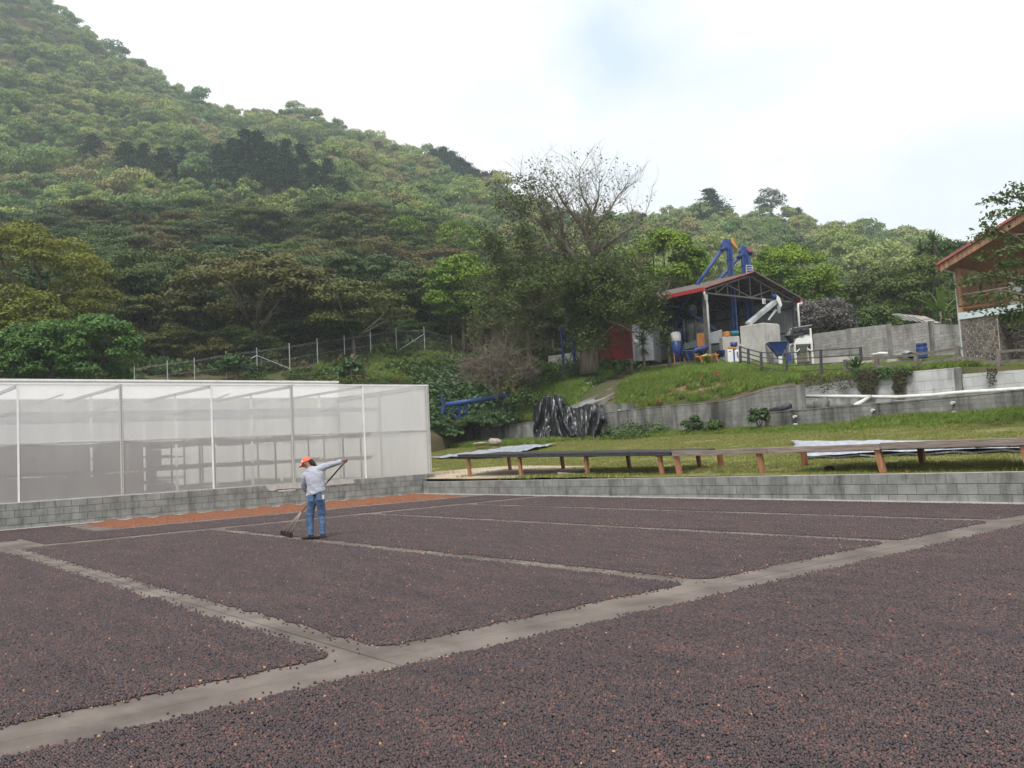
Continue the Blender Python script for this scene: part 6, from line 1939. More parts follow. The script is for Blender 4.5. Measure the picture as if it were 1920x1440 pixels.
def canopy(name, seed, rx, rz, npads, nleaf, leaf, padr=.34, flat=.40, low=-.15, mat=None, updir=.8, aspect=.6, hollow=.55, droop=0):
    r = np.random.default_rng(seed)
    V = []; T_ = []; pads = []
    for k in range(npads):
        az = r.uniform(0, 2 * np.pi); el = np.arcsin(r.uniform(low, 1))
        q = r.uniform(hollow, 1) ** .7
        c = np.array([np.cos(az) * np.cos(el) * rx * q, np.sin(az) * np.cos(el) * rx * q, np.sin(el) * rz * q])
        pr = padr * rx * r.uniform(.6, 1.25)
        pads.append((c, pr))
        n = max(6, int(nleaf / npads * (pr / (padr * rx)) ** 2))
        d = r.normal(size=(n, 3)); d /= np.linalg.norm(d, axis=1)[:, None]
        d[:, 2] = np.where(d[:, 2] < -.25, -d[:, 2] * .6, d[:, 2])
        rad = r.uniform(.72, 1.05, n)[:, None]
        P = c + d * rad * pr * np.array([1, 1, flat]) + r.normal(0, leaf * .25, (n, 3))
        P[:, 2] -= droop * np.hypot(P[:, 0], P[:, 1]) ** 2 / rx
        nr = d * .7 + np.array([0, 0, updir]) + r.normal(0, .45, (n, 3))
        V.append(leaf_quads(P, nr, leaf, r, aspect))
        T_.append(np.repeat(np.clip(.5 + r.normal(0, .16) + r.normal(0, .17, n), 0, 1), 4))
    V = np.concatenate(V); T_ = np.concatenate(T_)
    return mesh_np(name, V, np.arange(len(V)).reshape(-1, 4), mat, T_), pads


def trunk_mesh(name, seed, h, r0, pads, zoff, mat=m_bark, nlimb=6, lean=.3):
    r = random.Random(seed); m = MB()
    fork = Vector((r.uniform(-lean, lean), r.uniform(-lean, lean), h))
    m.tube([(0, 0, -.6), (0, 0, 0), fork * .5 + Vector((r.uniform(-.1, .1), 0, 0)), fork], [r0 * 1.3, r0 * 1.1, r0 * .85, r0 * .7], 7)
    for c, pr in pads[:nlimb]:
        e = Vector(c) + Vector((0, 0, zoff - pr * .15)); mid = fork.lerp(e, .5) + Vector((r.uniform(-.4, .4), r.uniform(-.4, .4), r.uniform(-.3, .5)))
        m.tube([fork * .92, mid, e], [r0 * .5, r0 * .32, r0 * .12], 5)
        for _ in range(2):
            e2 = e + Vector((r.uniform(-1, 1), r.uniform(-1, 1), r.uniform(-.1, .7))) * pr * .8
            m.tube([mid.lerp(e, .4), e2], [r0 * .22, r0 * .06], 4)
    o = m.build(name, mat, None, smooth=True); me = o.data; bpy.data.objects.remove(o)
    return me


def make_tree(label, cat, loc, crown_me, trunk_me, zoff, group=None, rz=0, scale=1, name='tree'):
    t = thing(name, label, cat, loc, rz, group)
    t.scale = scale if hasattr(scale, '__len__') else (scale,) * 3
    c = obj('crown', crown_me, t, (0, 0, zoff)); 
    obj('trunk', trunk_me, t)
    return t


# --- kinds for the near forest
KINDS = []
for k, (rx, rz, npad, nl, lf, pr, fl, zo, low) in enumerate([
        (5.4, 2.6, 46, 10500, .30, .26, .36, 4.6, -.35), (4.8, 2.9, 42, 9500, .29, .28, .42, 4.2, -.4), (6.0, 2.1, 50, 11000, .31, .24, .30, 5.2, -.3),
        (3.9, 3.2, 40, 8500, .28, .32, .55, 3.8, -.7), (5.0, 2.5, 38, 7500, .32, .26, .34, 4.6, -.3), (3.4, 2.7, 34, 7000, .27, .34, .6, 3.2, -.7)]):
    cm_, pads = canopy('crown', 50 + k, rx, rz, npad, nl, lf, pr, fl, low, g_forest)
    tm_ = trunk_mesh('trunk', 70 + k, zo * .5, .20, pads, zo, m_bark, 7)
    KINDS.append((cm_, tm_, zo))

NEAR_GROUP = 'trees of the forest above the chain-link fence'
protos = [None] * len(KINDS)


def near_tree(k, loc, rz, s, label, group):
    if protos[k] is None:
        protos[k] = make_tree(label, 'tree', loc, KINDS[k][0], KINDS[k][1], KINDS[k][2], group, rz, s, 'forest_tree')
        return protos[k]
    t = copy_thing(protos[k], loc, rz, s, label)
    t['group'] = group
    return t


r5 = random.Random(5)
d = 77.0
while d < 172:
    sp = 7.2 if d < 110 else 8.2
    stepx = sp * 1680 / d
    x = -260 + r5.uniform(0, stepx)
    while x < 1240:
        xx = x + r5.uniform(-.35, .35) * stepx; dd = d + r5.uniform(-2.6, 2.6)
        lim = 74 if xx < 700 else (84 if xx < 900 else 80)
        if dd > lim and not (xx > 1050 and dd < 90):
            k = r5.choice([0, 0, 1, 2, 2, 3, 4, 5]) if dd > 95 else r5.choice([0, 1, 2, 4, 0, 2])
            s = r5.uniform(.8, 1.2)
            p = gp(xx, dd, -.2)
            near_tree(k, p, r5.uniform(0, 6.28), (s, s, s * r5.uniform(.9, 1.15)), 'tree in the dense forest covering the slope above the chain-link fence', NEAR_GROUP)
        x += stepx
    d += sp * .86
# lower bushy trees along the forest edge, just above the fence
x = -200
while x < 1130:
    dd = (72 if x < 620 else 72 + (x - 620) * .05) + r5.uniform(0, 7) + (4 if x > 850 else 0)
    s = r5.uniform(.42, .72)
    near_tree(r5.choice([3, 5, 5, 1]), gp(x, dd, -.3), r5.uniform(0, 6.28), (s, s, s * .95), 'low bushy tree at the forest edge just above the chain-link fence', 'low trees at the forest edge')
    x += r5.uniform(30, 62)
# woods behind the mill and the compound wall
d = 88.0
while d < 166:
    stepx = 7.8 * 1680 / d
    x = 1250 + r5.uniform(0, stepx)
    while x < 2150:
        xx = x + r5.uniform(-.35, .35) * stepx; dd = d + r5.uniform(-2.5, 2.5)
        s = r5.uniform(.62, .95) * (.8 if dd < 105 else 1)
        near_tree(r5.choice([0, 1, 3, 4, 5, 3, 5]), gp(xx, dd, -.2), r5.uniform(0, 6.28), s, 'tree in the woods behind the mill shed and the compound wall', 'trees of the woods behind the mill')
        x += stepx
    d += 7.5

# --- far forest: crowns on the mountain
FAR = []
for k, (rx, rz, low, fl) in enumerate([(4.6, 3.0, -.1, .6), (3.9, 3.4, -.2, .75), (5.2, 2.6, 0, .5), (3.4, 3.8, -.3, .8), (4.4, 2.8, -.1, .6), (2.8, 3.2, -.3, .8)]):
    cm_, pads = canopy('far_crown_%d' % k, 90 + k, rx, rz, 15, 3000, .42, .40, fl, low, g_far, updir=.4, aspect=.75, hollow=.8)
    FAR.append(cm_)
P = []; S = []; Rz = []; I = []
r6 = random.Random(11)
d = 168.0
while d < 560:
    sp = 5.7 + d * .005
    stepx = sp * 1680 / d
    x = -400 + r6.uniform(0, stepx)
    while x < 2300:
        xx = x + r6.uniform(-.45, .45) * stepx; dd = d + r6.uniform(-.45, .45) * sp
        i = int(np.clip(np.searchsorted(_cxa, xx) - 1, 0, len(_cxa) - 2))
        t = (xx - _cxa[i]) / (_cxa[i + 1] - _cxa[i]); ridge = _cd[i][9] * (1 - t) + _cd[i + 1][9] * t
        if dd < ridge + 22 and not (395 < xx < 690 and 216 < dd < 243) and not (165 < xx < 210 and 240 < dd < 264):
            s = (.70 + d * .0009) * r6.uniform(.6, 1.25) * (1.0 if r6.random() < .85 else 1.35)
            p = gp(xx, dd, s * 3.0)
            P.append(tuple(p)); S.append((s, s, s * r6.uniform(.9, 1.4))); Rz.append(r6.uniform(0, 6.28)); I.append(r6.randrange(6))
        x += stepx
    d += sp * .9
scatter('mountain_forest', P, S, Rz, I, FAR, 'green forest of crowns covering the whole mountainside and the ridges', 'forest')
print('far', len(P))

# --- dark conifers standing out on the mountain
def conifer(name, seed, h, rad, tiers, nleaf, leaf, mat, bare=.25):
    r = np.random.default_rng(seed); V = []; T_ = []
    for k in range(tiers):
        u = bare + (1 - bare) * (k + .5) / tiers
        R = rad * (1 - ((u - bare) / (1 - bare)) ** 1.5) * r.uniform(.7, 1.1) + .3
        nb = r.integers(3, 6)
        for b in range(nb):
            az = r.uniform(0, 2 * np.pi); n = nleaf // (tiers * 6)
            q = r.uniform(.15, 1, n); 
            P = np.stack([np.cos(az) * R * q, np.sin(az) * R * q, u * h - .10 * R * q + 0 * q], 1) + r.normal(0, .12 * rad, (n, 3)) * np.array([1, 1, .4])
            V.append(leaf_quads(P, np.array([0, 0, 1.0]) + r.normal(0, .5, (n, 3)), leaf, r, .6)); T_.append(np.repeat(np.clip(.5 + r.normal(0, .2, n), 0, 1), 4))
    V = np.concatenate(V); T_ = np.concatenate(T_)
    return mesh_np(name, V, np.arange(len(V)).reshape(-1, 4), mat, T_)


CON = []
for k, (h, rad, ti, bare) in enumerate(((16, 5.6, 11, .30), (14, 6.2, 9, .38), (17, 5.2, 13, .28))):
    cme = conifer('crown', 30 + k, h, rad, ti, 6500, .62, g_pine, bare)
    m = MB(); m.tube([(0, 0, -1), (.1, 0, h * .5), (0, .1, h * .97)], [.34, .26, .06], 6); o = m.build('trunk', m_barkpale); tme = o.data; bpy.data.objects.remove(o)
    CON.append((cme, tme))


def con(k, x, d, s, label, group=None, sz=1, yb=None):
    p = gp(x, d, -.3)
    t = thing('conifer', label, 'conifer', p, rnd.uniform(0, 6), group); t.scale = (s, s, s * sz)
    if k == 2 and sz == .95: t.scale = (s * 1.5, s * 1.5, s * .85)
    obj('crown', CON[k][0], t); obj('trunk', CON[k][1], t)


PG = 'tall dark conifers above the near forest'
for x, d, k, s in ((250, 196, 1, .9), (285, 200, 0, .8), (320, 190, 1, .85), (355, 205, 2, .75), (425, 200, 1, .95), (455, 196, 0, .95), (478, 192, 2, 1.0), (500, 196, 0, 1.05), (528, 194, 1, 1.0), (556, 190, 2, .92), (582, 196, 0, .9), (606, 186, 1, .8), (632, 188, 0, .78), (392, 188, 1, .8), (350, 182, 0, .72), (516, 183, 2, .9), (440, 182, 1, .75), (660, 186, 1, .65)):
    con(k, x, d + 52, s * 1.08, 'tall dark conifer in the stand rising above the near forest, left of centre', PG, 1.0)
con(1, 185, 268, .85, 'lone dark conifer at the left end of the conifer stand, trunk visible')
SG = 'dark trees in silhouette on the middle ridge'
for x, s in ((838, .55), (856, .72), (872, .8), (888, .75), (902, .70), (918, .62), (934, .60), (952, .62)):
    con(1, x, 388, s * 1.7, 'dark conifer on the crest of the middle ridge left of the big bare tree', SG)
for x, s, k, lab in ((1331, .42, 1, 'small dark tree on the right ridge left of the layered conifer'), (1360, .62, 2, 'layered conifer standing alone on the right ridge above the mill'),
                     (1526, .42, 1, 'small dark tree on the right ridge just right of the big round tree'), (1232, .40, 1, 'small dark tree on the ridge just right of the big bare tree')):
    con(k, x, 328, s * 1.7, lab, None, .95)
cm_, pads = canopy('crown', 131, 5.4, 5.4, 26, 3800, .55, .38, .7, -.4, g_pine)
tm_ = trunk_mesh('trunk', 5, 3, .4, pads, 5.2)
make_tree('large round dark tree standing tallest on the right ridge', 'tree', gp(1475, 326, 5.0), cm_, tm_, 5.4, None, 0, 1.0)
for x, d, s in ((297, 445, .42), (315, 440, .36), (330, 436, .30)):
    t = thing('ridge_tree', 'small dark wind-bent tree on the skyline of the left mountain, %s of three' % {297: 'highest', 315: 'middle', 330: 'lowest'}[x], 'tree', gp(x, d, 1), 0, 'three trees on the left skyline'); t.scale = (s * 1.4,) * 3
    obj('crown', cm_, t, (0, 0, 7.5)); obj('trunk', tm_, t)

# --- single trees near the buildings
def round_tree(name, label, x, d, ytop, ybase, wpx, mat, seed, nl=6500, leaf=.26, fl=.6, padr=.34, low=-.45, trunk=m_bark, squash=1, cat='tree'):
    rx = wpx / 2 * d / 1680; h = (ybase - ytop) * d / 1680; rz = h * .5 * squash
    cm_, pads = canopy('crown', seed, rx * .90, rz * .90, 70, nl * 2, leaf * .92, padr, fl, low, mat, updir=.5, hollow=.78)
    b = at(x, ybase, d); zo = h - rz
    tm_ = trunk_mesh('trunk', seed, zo * .6, max(.12, rx * .05), pads, zo, trunk, 6)
    return make_tree(label, cat, b, cm_, tm_, zo, None, 0, 1, name)


round_tree('mango_tree', 'bright yellow-green rounded tree behind the left end of the mill roof', 1250, 76, 428, 600, 172, g_mango, 201, 15000, .25, .85, .24)
round_tree('mango_tree', 'bright yellow-green broad tree behind the right end of the mill roof', 1484, 80, 455, 640, 190, g_mango, 202, 16000, .25, .85, .24)
round_tree('mango_tree', 'small lighter green tree filling between the two elevators and the broad bright tree', 1420, 84, 486, 620, 110, g_mango, 203, 5000, .27)
round_tree('broadleaf_tree', 'large yellow-olive domed tree at the far left above the hedge', 60, 66, 412, 660, 300, g_yellow, 204, 12000, .25, .5, .26)
round_tree('broadleaf_tree', 'lower yellow-olive tree in front of the domed one, just above the dark hedge', 20, 60, 530, 690, 220, g_yellow, 205, 7000, .25, .5, .28)
for x, d, yt, w, sd, lab in ((10, 54, 600, 150, 211, 'leftmost dense glossy green hedge tree behind the greenhouse'), (95, 54, 598, 150, 212, 'second dense glossy green hedge tree behind the greenhouse'), (185, 55, 588, 155, 213, 'rightmost dense glossy green hedge tree, its trunk showing, behind the greenhouse')):
    round_tree('hedge_tree', lab, x, d, yt, 745, w, g_dense, sd, 9000, .22, .7, .30, -.6)
round_tree('broadleaf_tree', 'fresh green bushy tree between the dark forest and the bare tree, centre', 870, 80, 470, 650, 130, g_mango, 221, 6500, .26)
round_tree('broadleaf_tree', 'pale green slender tree on the forest crest left of the bare tree', 860, 140, 410, 500, 80, g_mango, 222, 3000, .36)
round_tree('broadleaf_tree', 'light green round tree on the forest crest above the middle of the near forest', 765, 150, 402, 470, 70, g_mango, 223, 2600, .36)
round_tree('shrub', 'greyish shrub with dry leaf heads against the right side of the mill', 1545, 70, 560, 650, 120, g_grey, 224, 5000, .22, .7)
round_tree('broadleaf_tree', 'dark mixed tree behind the compound wall, orange-tinted top', 1665, 76, 494, 640, 150, g_olive, 225, 6500, .26)
round_tree('broadleaf_tree', 'grey-green loose tree behind the compound wall left of the banana plant', 1730, 72, 480, 640, 150, g_forest, 226, 6500, .24)
round_tree('broadleaf_tree', 'bushy green tree behind the compound wall just right of the papaya trees', 1640, 70, 575, 640, 90, g_bushy, 227, 3600, .22)
round_tree('broadleaf_tree', 'tall dark tree behind the compound wall next to the house roof', 1785, 78, 440, 640, 130, g_forest, 228, 6000, .28)
round_tree('shrub', 'green shrub behind the compound wall near the mill side', 1590, 71, 585, 640, 70, g_bushy, 229, 2600, .22)
round_tree('broadleaf_tree', 'olive tree with dense lower crown just left of the mill roof', 1180, 64, 490, 700, 130, g_olive, 230, 8000, .22, .5, .26)
round_tree('broadleaf_tree', 'sparse olive tree hanging over the red store', 1215, 66.5, 540, 690, 80, g_olive, 231, 3500, .22)

# --- the big half-bare tree and its paler neighbour
def branching(name, label, limbs, d0, mat, leafmat_, seed, leaf_zones, twig_n=5, base_r=.45, depth=3, leaf=.20, cat='tree', dj=2.2):
    """limbs: list of pixel polylines [(x, y, dd)], thickness px"""
    r = random.Random(seed); rn = np.random.default_rng(seed)
    root_p = at(limbs[0][0][0][0], limbs[0][0][0][1], d0)
    t = thing(name, label, cat, root_p)
    tw = MB(); ends = []
    def grow(p, dir_, L, rad, lev):
        n = 3; pts = [p]; q = p.copy(); dv = dir_.copy()
        for i in range(n):
            dv = (dv + Vector((r.uniform(-.3, .3), r.uniform(-.3, .3), r.uniform(-.18, .26)))).normalized(); q = q + dv * (L / n); pts.append(q.copy())
        tw.tube(pts, [rad, rad * .8, rad * .6, rad * .4], 4 if lev else 5, cap=False)
        if lev > 0:
            for _ in range(r.choice([2, 3, 3])):
                b = pts[r.choice([1, 2, 3])]
                nd = (dv + Vector((r.uniform(-1, 1), r.uniform(-1, 1), r.uniform(-.45, .8)))).normalized()
                grow(b, nd, L * r.uniform(.5, .8), rad * .5, lev - 1)
        else:
            ends.append(q)
        if lev <= 1: ends.append(pts[2])
    for poly, (r0, r1) in limbs:
        pts = [at(x, y, d0 + dd) for x, y, dd in poly]
        m = MB(); k_ = 1 if r0 > .31 else .72
        m.tube(pts, [float(q) * k_ for q in np.linspace(r0, r1, len(pts))], 9)
        if poly is limbs[0][0]:
            put('trunk', m, mat, t, smooth=True)
        else: put('limb', m, mat, t, smooth=True)
        if len(poly) > 2:
            for i in range(1, len(pts)):
                for _ in range(twig_n):
                    f_ = r.random(); b = pts[i - 1].lerp(pts[i], f_); dv = (pts[i] - pts[i - 1]).normalized()
                    nd = (dv * .6 + Vector((r.uniform(-1, 1), r.uniform(-1, 1), r.uniform(-.2, 1)))).normalized()
                    grow(b, nd, r.uniform(1.0, 2.1), min(.035, r1 * .6), depth - 1 - (r.random() < .3))
    tw_o = put('twigs', tw, mat, t, kind='stuff')
    C = []; 
    for e in ends:
        rr = Vector((e.x * AX[0] + e.y * BX[0], 0, 0)); f_ = e.x * AX[1] + e.y * BX[1]
        for x0, y0, x1, y1, prob, n in leaf_zones:
            px_e = 960 + 1680 * (rr.x / f_); 
            # height of the zone in metres
            z1 = at(x0, y0, f_).z; z0 = at(x0, y1, f_).z
            if x0 <= px_e <= x1 and z0 <= e.z <= z1:
                if r.random() < prob:
                    C.append(np.array(e) + rn.normal(0, .22, (n, 3)))
                break
    if C:
        C = np.concatenate(C) - np.array(root_p)
        V = leaf_quads(C, np.array([0, 0, .7]) + rn.normal(0, .6, C.shape), leaf, rn, .5)
        tone = np.repeat(np.clip(rn.normal(.5, .22, len(C)), 0, 1), 4)
        obj('foliage', mesh_np('foliage', V, np.arange(len(V)).reshape(-1, 4), leafmat_, tone), t)
    return t


D0 = 58.5
big = branching('bare_tree', 'big old half-bare tree with forked grey trunk beside the red store', [
    ([(1101, 702, 0), (1101, 650, 0), (1098, 600, 0), (1094, 550, 0), (1090, 522, 0)], (.52, .34)),
    ([(1112, 700, -.2), (1110, 640, -.1), (1104, 580, 0)], (.42, .30)),
    ([(1090, 525, 0), (1076, 480, .3), (1057, 452, .5), (1031, 436, .8), (1007, 412, 1), (982, 396, 1.3), (955, 392, 1.6)], (.30, .07)),
    ([(1092, 528, 0), (1112, 495, -.2), (1112, 470, -.3), (1101, 445, -.3), (1094, 430, -.4), (1076, 404, -.8), (1056, 380, -1.2), (1040, 350, -1.4)], (.32, .05)),
    ([(1101, 446, -.3), (1112, 427, 0), (1111, 402, .3), (1095, 374, .6), (1086, 345, .8), (1088, 312, 1)], (.20, .035)),
    ([(1111, 402, .3), (1122, 372, .2), (1124, 338, .2)], (.14, .035)),
    ([(1112, 480, -.2), (1135, 460, -.8), (1155, 446, -1.2), (1181, 428, -1.6), (1212, 404, -2)], (.22, .04)),
    ([(1114, 428, 0), (1140, 400, .8), (1158, 368, 1.4), (1172, 352, 1.8)], (.15, .035)),
    ([(1078, 480, .3), (1050, 474, 1.2), (1020, 468, 2), (990, 470, 2.6)], (.16, .04)),
    ([(1031, 436, .8), (1022, 405, .4), (1005, 375, 0), (985, 358, -.2)], (.13, .04)),
    ([(1110, 490, 0), (1140, 500, .6), (1175, 500, 1.2), (1200, 490, 1.8)], (.16, .04)),
    ([(1057, 452, .5), (1052, 415, 0), (1046, 385, -.4), (1020, 345, -.8)], (.14, .035)),
    ([(1098, 560, 0), (1130, 548, -1), (1165, 545, -1.8), (1205, 560, -2.4)], (.18, .05)),
    ([(1096, 570, 0), (1060, 555, -.8), (1030, 560, -1.5), (1000, 580, -2)], (.18, .05)),
    ([(1100, 600, 0), (1135, 600, -1.2), (1165, 610, -2), (1190, 625, -2.4)], (.14, .04)),
], D0, m_barkpale, g_olive, 21, [
    (880, 335, 1015, 480, .5, 9), (1015, 300, 1060, 400, .20, 6), (1060, 290, 1250, 410, .10, 4), (1000, 410, 1260, 500, .30, 7), (960, 500, 1260, 660, .97, 30)], 7, .45, 3, .20)
pale = branching('sparse_tree', 'thin pale-trunked grey-green tree left of the big bare tree', [
    ([(990, 705, 0), (992, 660, 0), (990, 620, 0), (996, 580, 0), (992, 540, 0), (990, 500, 0)], (.26, .10)),
    ([(992, 600, 0), (970, 570, .5), (945, 550, 1), (915, 540, 1.5)], (.12, .03)),
    ([(994, 570, 0), (1020, 545, -.5), (1045, 520, -1), (1060, 495, -1.5)], (.12, .03)),
    ([(992, 545, 0), (970, 515, -.5), (945, 490, -1), (925, 470, -1.5)], (.10, .03)),
    ([(990, 505, 0), (985, 470, .5), (975, 445, 1)], (.08, .03)),
    ([(990, 620, 0), (1010, 600, 1), (1040, 590, 2)], (.08, .03)),
    ([(990, 630, 0), (960, 612, -1), (930, 605, -2), (905, 615, -2.5)], (.08, .03)),
], 65, m_barkpale, g_olive, 33, [(860, 430, 1090, 665, .85, 20)], 4, .3, 3, .20)
# smaller dense under-foliage around the two
round_tree('broadleaf_tree', 'dark leafy tree below the pale-trunked tree, over the dead shrub', 945, 70, 520, 690, 110, g_forest, 241, 5000, .24)
round_tree('broadleaf_tree', 'leafy olive tree directly behind the big bare trunk', 1040, 72, 500, 690, 110, g_olive, 242, 5500, .24, .5, .28)
round_tree('broadleaf_tree', 'olive-green leafy tree behind the water tank', 1130, 72, 470, 690, 130, g_forest, 243, 6500, .25, .5, .28)

# dead brown shrub
dead = branching('dead_shrub', 'dead brown leafless shrub sprawling on the bank above the blue conveyor', [
    ([(932, 752, 0), (934, 720, 0), (934, 700, 0), (936, 688, 0)], (.13, .07)),
    ([(934, 705, 0), (910, 680, .3), (885, 672, .6), (862, 678, .9)], (.07, .02)),
    ([(935, 695, 0), (955, 668, -.3), (980, 655, -.5), (1005, 652, -.8)], (.07, .02)),
    ([(936, 690, 0), (925, 665, 0), (905, 650, .3)], (.06, .02)),
    ([(936, 690, 0), (945, 660, 0), (950, 640, 0)], (.06, .02)),
    ([(934, 715, 0), (960, 705, -.8), (985, 700, -1.2)], (.06, .02)),
    ([(934, 720, 0), (905, 712, -.8), (880, 715, -1.2)], (.06, .02)),
], 58.5, m_deadtwig, g_vine, 44, [], 8, .12, 3, .1, 'shrub')
r7 = np.random.default_rng(4)
nt = 5200; P = []
for _ in range(nt):
    u, v = r7.uniform(-1.9, 1.9), r7.normal(0, 1)
    P.append(tuple(at(936 + 38 * u + 6 * math.sin(v * 3), 682 + 15 * v * (1.3 - abs(u) * .4) + abs(u) * 5 + 8 * mnoise.noise((u * 3, v * 2, 0)), 58.5 + r7.normal(0, 1.0))))
P = np.array(P) - np.array(dead.location)
V = leaf_quads(P, np.array([.6, -.6, .3]) + r7.normal(0, .8, P.shape), .42, r7, .07)
obj('dry_twigs', mesh_np('dry_twigs', V, np.arange(len(V)).reshape(-1, 4), m_deadtwig), dead)['kind'] = 'stuff'

# --- palms, papayas, yuccas, banana
def blades(seed, n, L, w, up=(.1, 1.3), droop=.5, seg=4, fold=0):
    """n strap leaves radiating from the origin"""
    r = np.random.default_rng(seed); V = []; F = []; T_ = []
    for k in range(n):
        az = r.uniform(0, 2 * np.pi); el = r.uniform(*up); l = L * r.uniform(.75, 1.1); b = len(V)
        side = np.array([-np.sin(az), np.cos(az), 0]); p = np.zeros(3); tone = float(np.clip(r.normal(.5, .2), 0, 1))
        for i in range(seg + 1):
            u = i / seg; e = el - droop * u * u * 1.6
            ww = w * (1 - u) ** .6 * min(1, .35 + u * 3)
            V += [p - side * ww, p + side * ww]; T_ += [tone, tone]
            p = p + np.array([np.cos(az) * np.cos(e), np.sin(az) * np.cos(e), np.sin(e)]) * l / seg
        for i in range(seg): F.append((b + 2 * i, b + 2 * i + 1, b + 2 * i + 3, b + 2 * i + 2))
    return np.array(V), np.array(F), np.array(T_)


def rosette(root, name, at_z, mat, *a, **k):
    V, F, T_ = blades(*a, **k); o = obj(name, mesh_np(name, V, F, mat, T_), root, (0, 0, at_z)); return o


def yucca(label, x, y, d, h, L, n, seed, stem=.10, w=.03):
    p = at(x, y, d)
    t = thing('yucca', label, 'yucca', p)
    MB().tube([(0, 0, -.3), (0.02, 0, h * .5), (0, 0, h)], [stem, stem * .9, stem * .7], 8).build('stem', m_bark, t, smooth=True)
    rosette(t, 'leaf_rosette', h, g_yucca, seed, n, L, w, (-.5, 1.5), .25)
    rosette(t, 'lower_leaves', h * .72, g_yucca, seed + 1, n // 2, L * .9, w, (-1.0, .3), .2)
    return t


yucca('tall spiky yucca beside the grey store, left of the mill', 1208, 686, 57, 1.5, .85, 130, 1)
yucca('tall spiky yucca in front of the mill floor, right of the first', 1256, 692, 57, 1.55, .65, 90, 4, .12)
yucca('small spiky plant in front of the red store', 1160, 706, 57.5, .25, .75, 80, 6, .08)
yucca('small dark spiky plant below the red store, left of the other', 1122, 708, 57, .15, .75, 70, 8, .08)
for k, (x, y, h, w_, lab) in enumerate(((1738, 520, 3.0, .04, 'left'), (1762, 520, 3.4, .04, 'middle'), (1772, 540, 1.9, .04, 'right'))):
    p = at(x, 600, 74); zt2 = at(x, (470, 452, 488)[k], 74).z
    t = thing('yucca_tree', '%s yucca head of the tall group behind the compound wall' % lab, 'yucca', p)
    h_ = zt2 - p.z
    MB().tube([(0, 0, -1), (.1, 0, h_ * .5), (0, 0, h_)], [.14, .11, .09], 7).build('trunk', m_bark, t, smooth=True)
    rosette(t, 'leaf_rosette', h_, g_yucca, 60 + k, 120, 1.15, .04, (-.6, 1.4), .3)
    if k == 1: rosette(t, 'dry_skirt', h_ - .3, g_vine, 66, 80, 1.2, .04, (-1.5, -.9), .0)
sp_ = [(1570, 502, 640, 'tall'), (1573, 555, 640, 'second'), (1583, 552, 640, 'third'), (1592, 556, 640, 'fourth'), (1602, 552, 640, 'fifth'), (1608, 558, 640, 'rightmost')]
papme = None
for k, (x, yt, yb, lab) in enumerate(sp_):
    d_ = 82 + (k % 3); b = at(x, yb, d_); tp = at(x, yt + 6, d_); h_ = tp.z - b.z
    t = thing('papaya_tree', ('tallest papaya tree, standing alone above the row' if k == 0 else '%s slim papaya tree in the row behind the compound wall' % lab), 'papaya tree', b, 0, 'papaya trees behind the compound wall')
    MB().tube([(0, 0, -.5), (0, 0, h_)], [.15, .09], 7).build('trunk', m_barkpale, t, smooth=True)
    rosette(t, 'leaf_head', h_, g_mango, 80 + k, 34, 1.1, .13, (-.5, 1.2), .55)
bp_ = at(1768, 616, 59)
t = thing('banana_plant', 'banana plant with torn arching leaves between compound wall and house', 'banana plant', bp_)
for s in (-.35, .1, .45): MB().tube([(s, s * .3, -1.0), (s * 1.2, s * .3, 1.1)], [.14, .08], 8).build('stem', m_bushy if False else m_barkpale, t, smooth=True)
rosette(t, 'leaf', .9, g_banana, 91, 11, 2.3, .26, (.5, 1.4), .55, 8)
rosette(t, 'leaf', .5, g_banana, 92, 8, 1.6, .22, (.1, 1.0), .6, 8)
t = thing('agave', 'striped spiky agave growing through the timber fence at its left end', 'agave', onX(1606, 692, 38.9))
rosette(t, 'leaf_rosette', 0, g_yucca, 95, 60, .85, .045, (.1, 1.4), .35)
# clipped bright shrub and white flowers
cm_, pads = canopy('foliage', 301, .36, .36, 14, 900, .09, .5, .8, -.5, g_mango)
t = thing('shrub', 'small round lime-green shrub in front of the orange hopper cart', 'shrub', at(1327, 686, 56)); obj('foliage', cm_, t, (0, 0, .3)); MB().tube([(0, 0, -.2), (0, 0, .25)], .03, 6).build('stem', m_bark, t)
t = thing('flower_bush', 'bush full of white flowers on the grass bank above the tarpaulin', 'flower bush', at(1105, 740, 57))
cm_, pads = canopy('foliage', 302, .65, .45, 16, 1300, .12, .45, .8, -.5, g_bushy); obj('foliage', cm_, t, (0, 0, .4))
rr_ = np.random.default_rng(8); fpv = rr_.normal(0, 1, (16, 3)); fpv /= np.linalg.norm(fpv, axis=1)[:, None]; fpv[:, 2] = np.abs(fpv[:, 2]); C = np.repeat(fpv * np.array([.62, .62, .5]) + [0, 0, .45], 7, 0) + rr_.normal(0, .035, (112, 3))
obj('flower_heads', mesh_np('flower_heads', leaf_quads(C, rr_.normal(0, 1, C.shape), .10, rr_, .8), np.arange(448).reshape(-1, 4), g_flower, np.full(448, .5)), t)

# shrubs along the retaining walls
def bush(label, x, y, d, wpx, hpx, mat, seed, leaf=.13, n=2600, X=None):
    p = at(x, y, d) if X is None else onX(x, y, X)
    dd = p.x * AX[1] + p.y * BX[1]
    rx = wpx / 2 * dd / 1680; rz = hpx * .62 * dd / 1680
    cm_, pads = canopy('foliage', seed, rx, rz, 22, n, leaf, .36, .7, -.3, mat)
    t = thing('bush', label, 'bush', p); obj('foliage', cm_, t, (0, 0, rz * .55))
    m = MB()
    for k in range(5): m.tube([(0, 0, -.2), (rx * .6 * math.cos(k * 1.3), rx * .6 * math.sin(k * 1.3), rz * .8)], [.03, .012], 5)
    m.build('stems', m_bark, t)


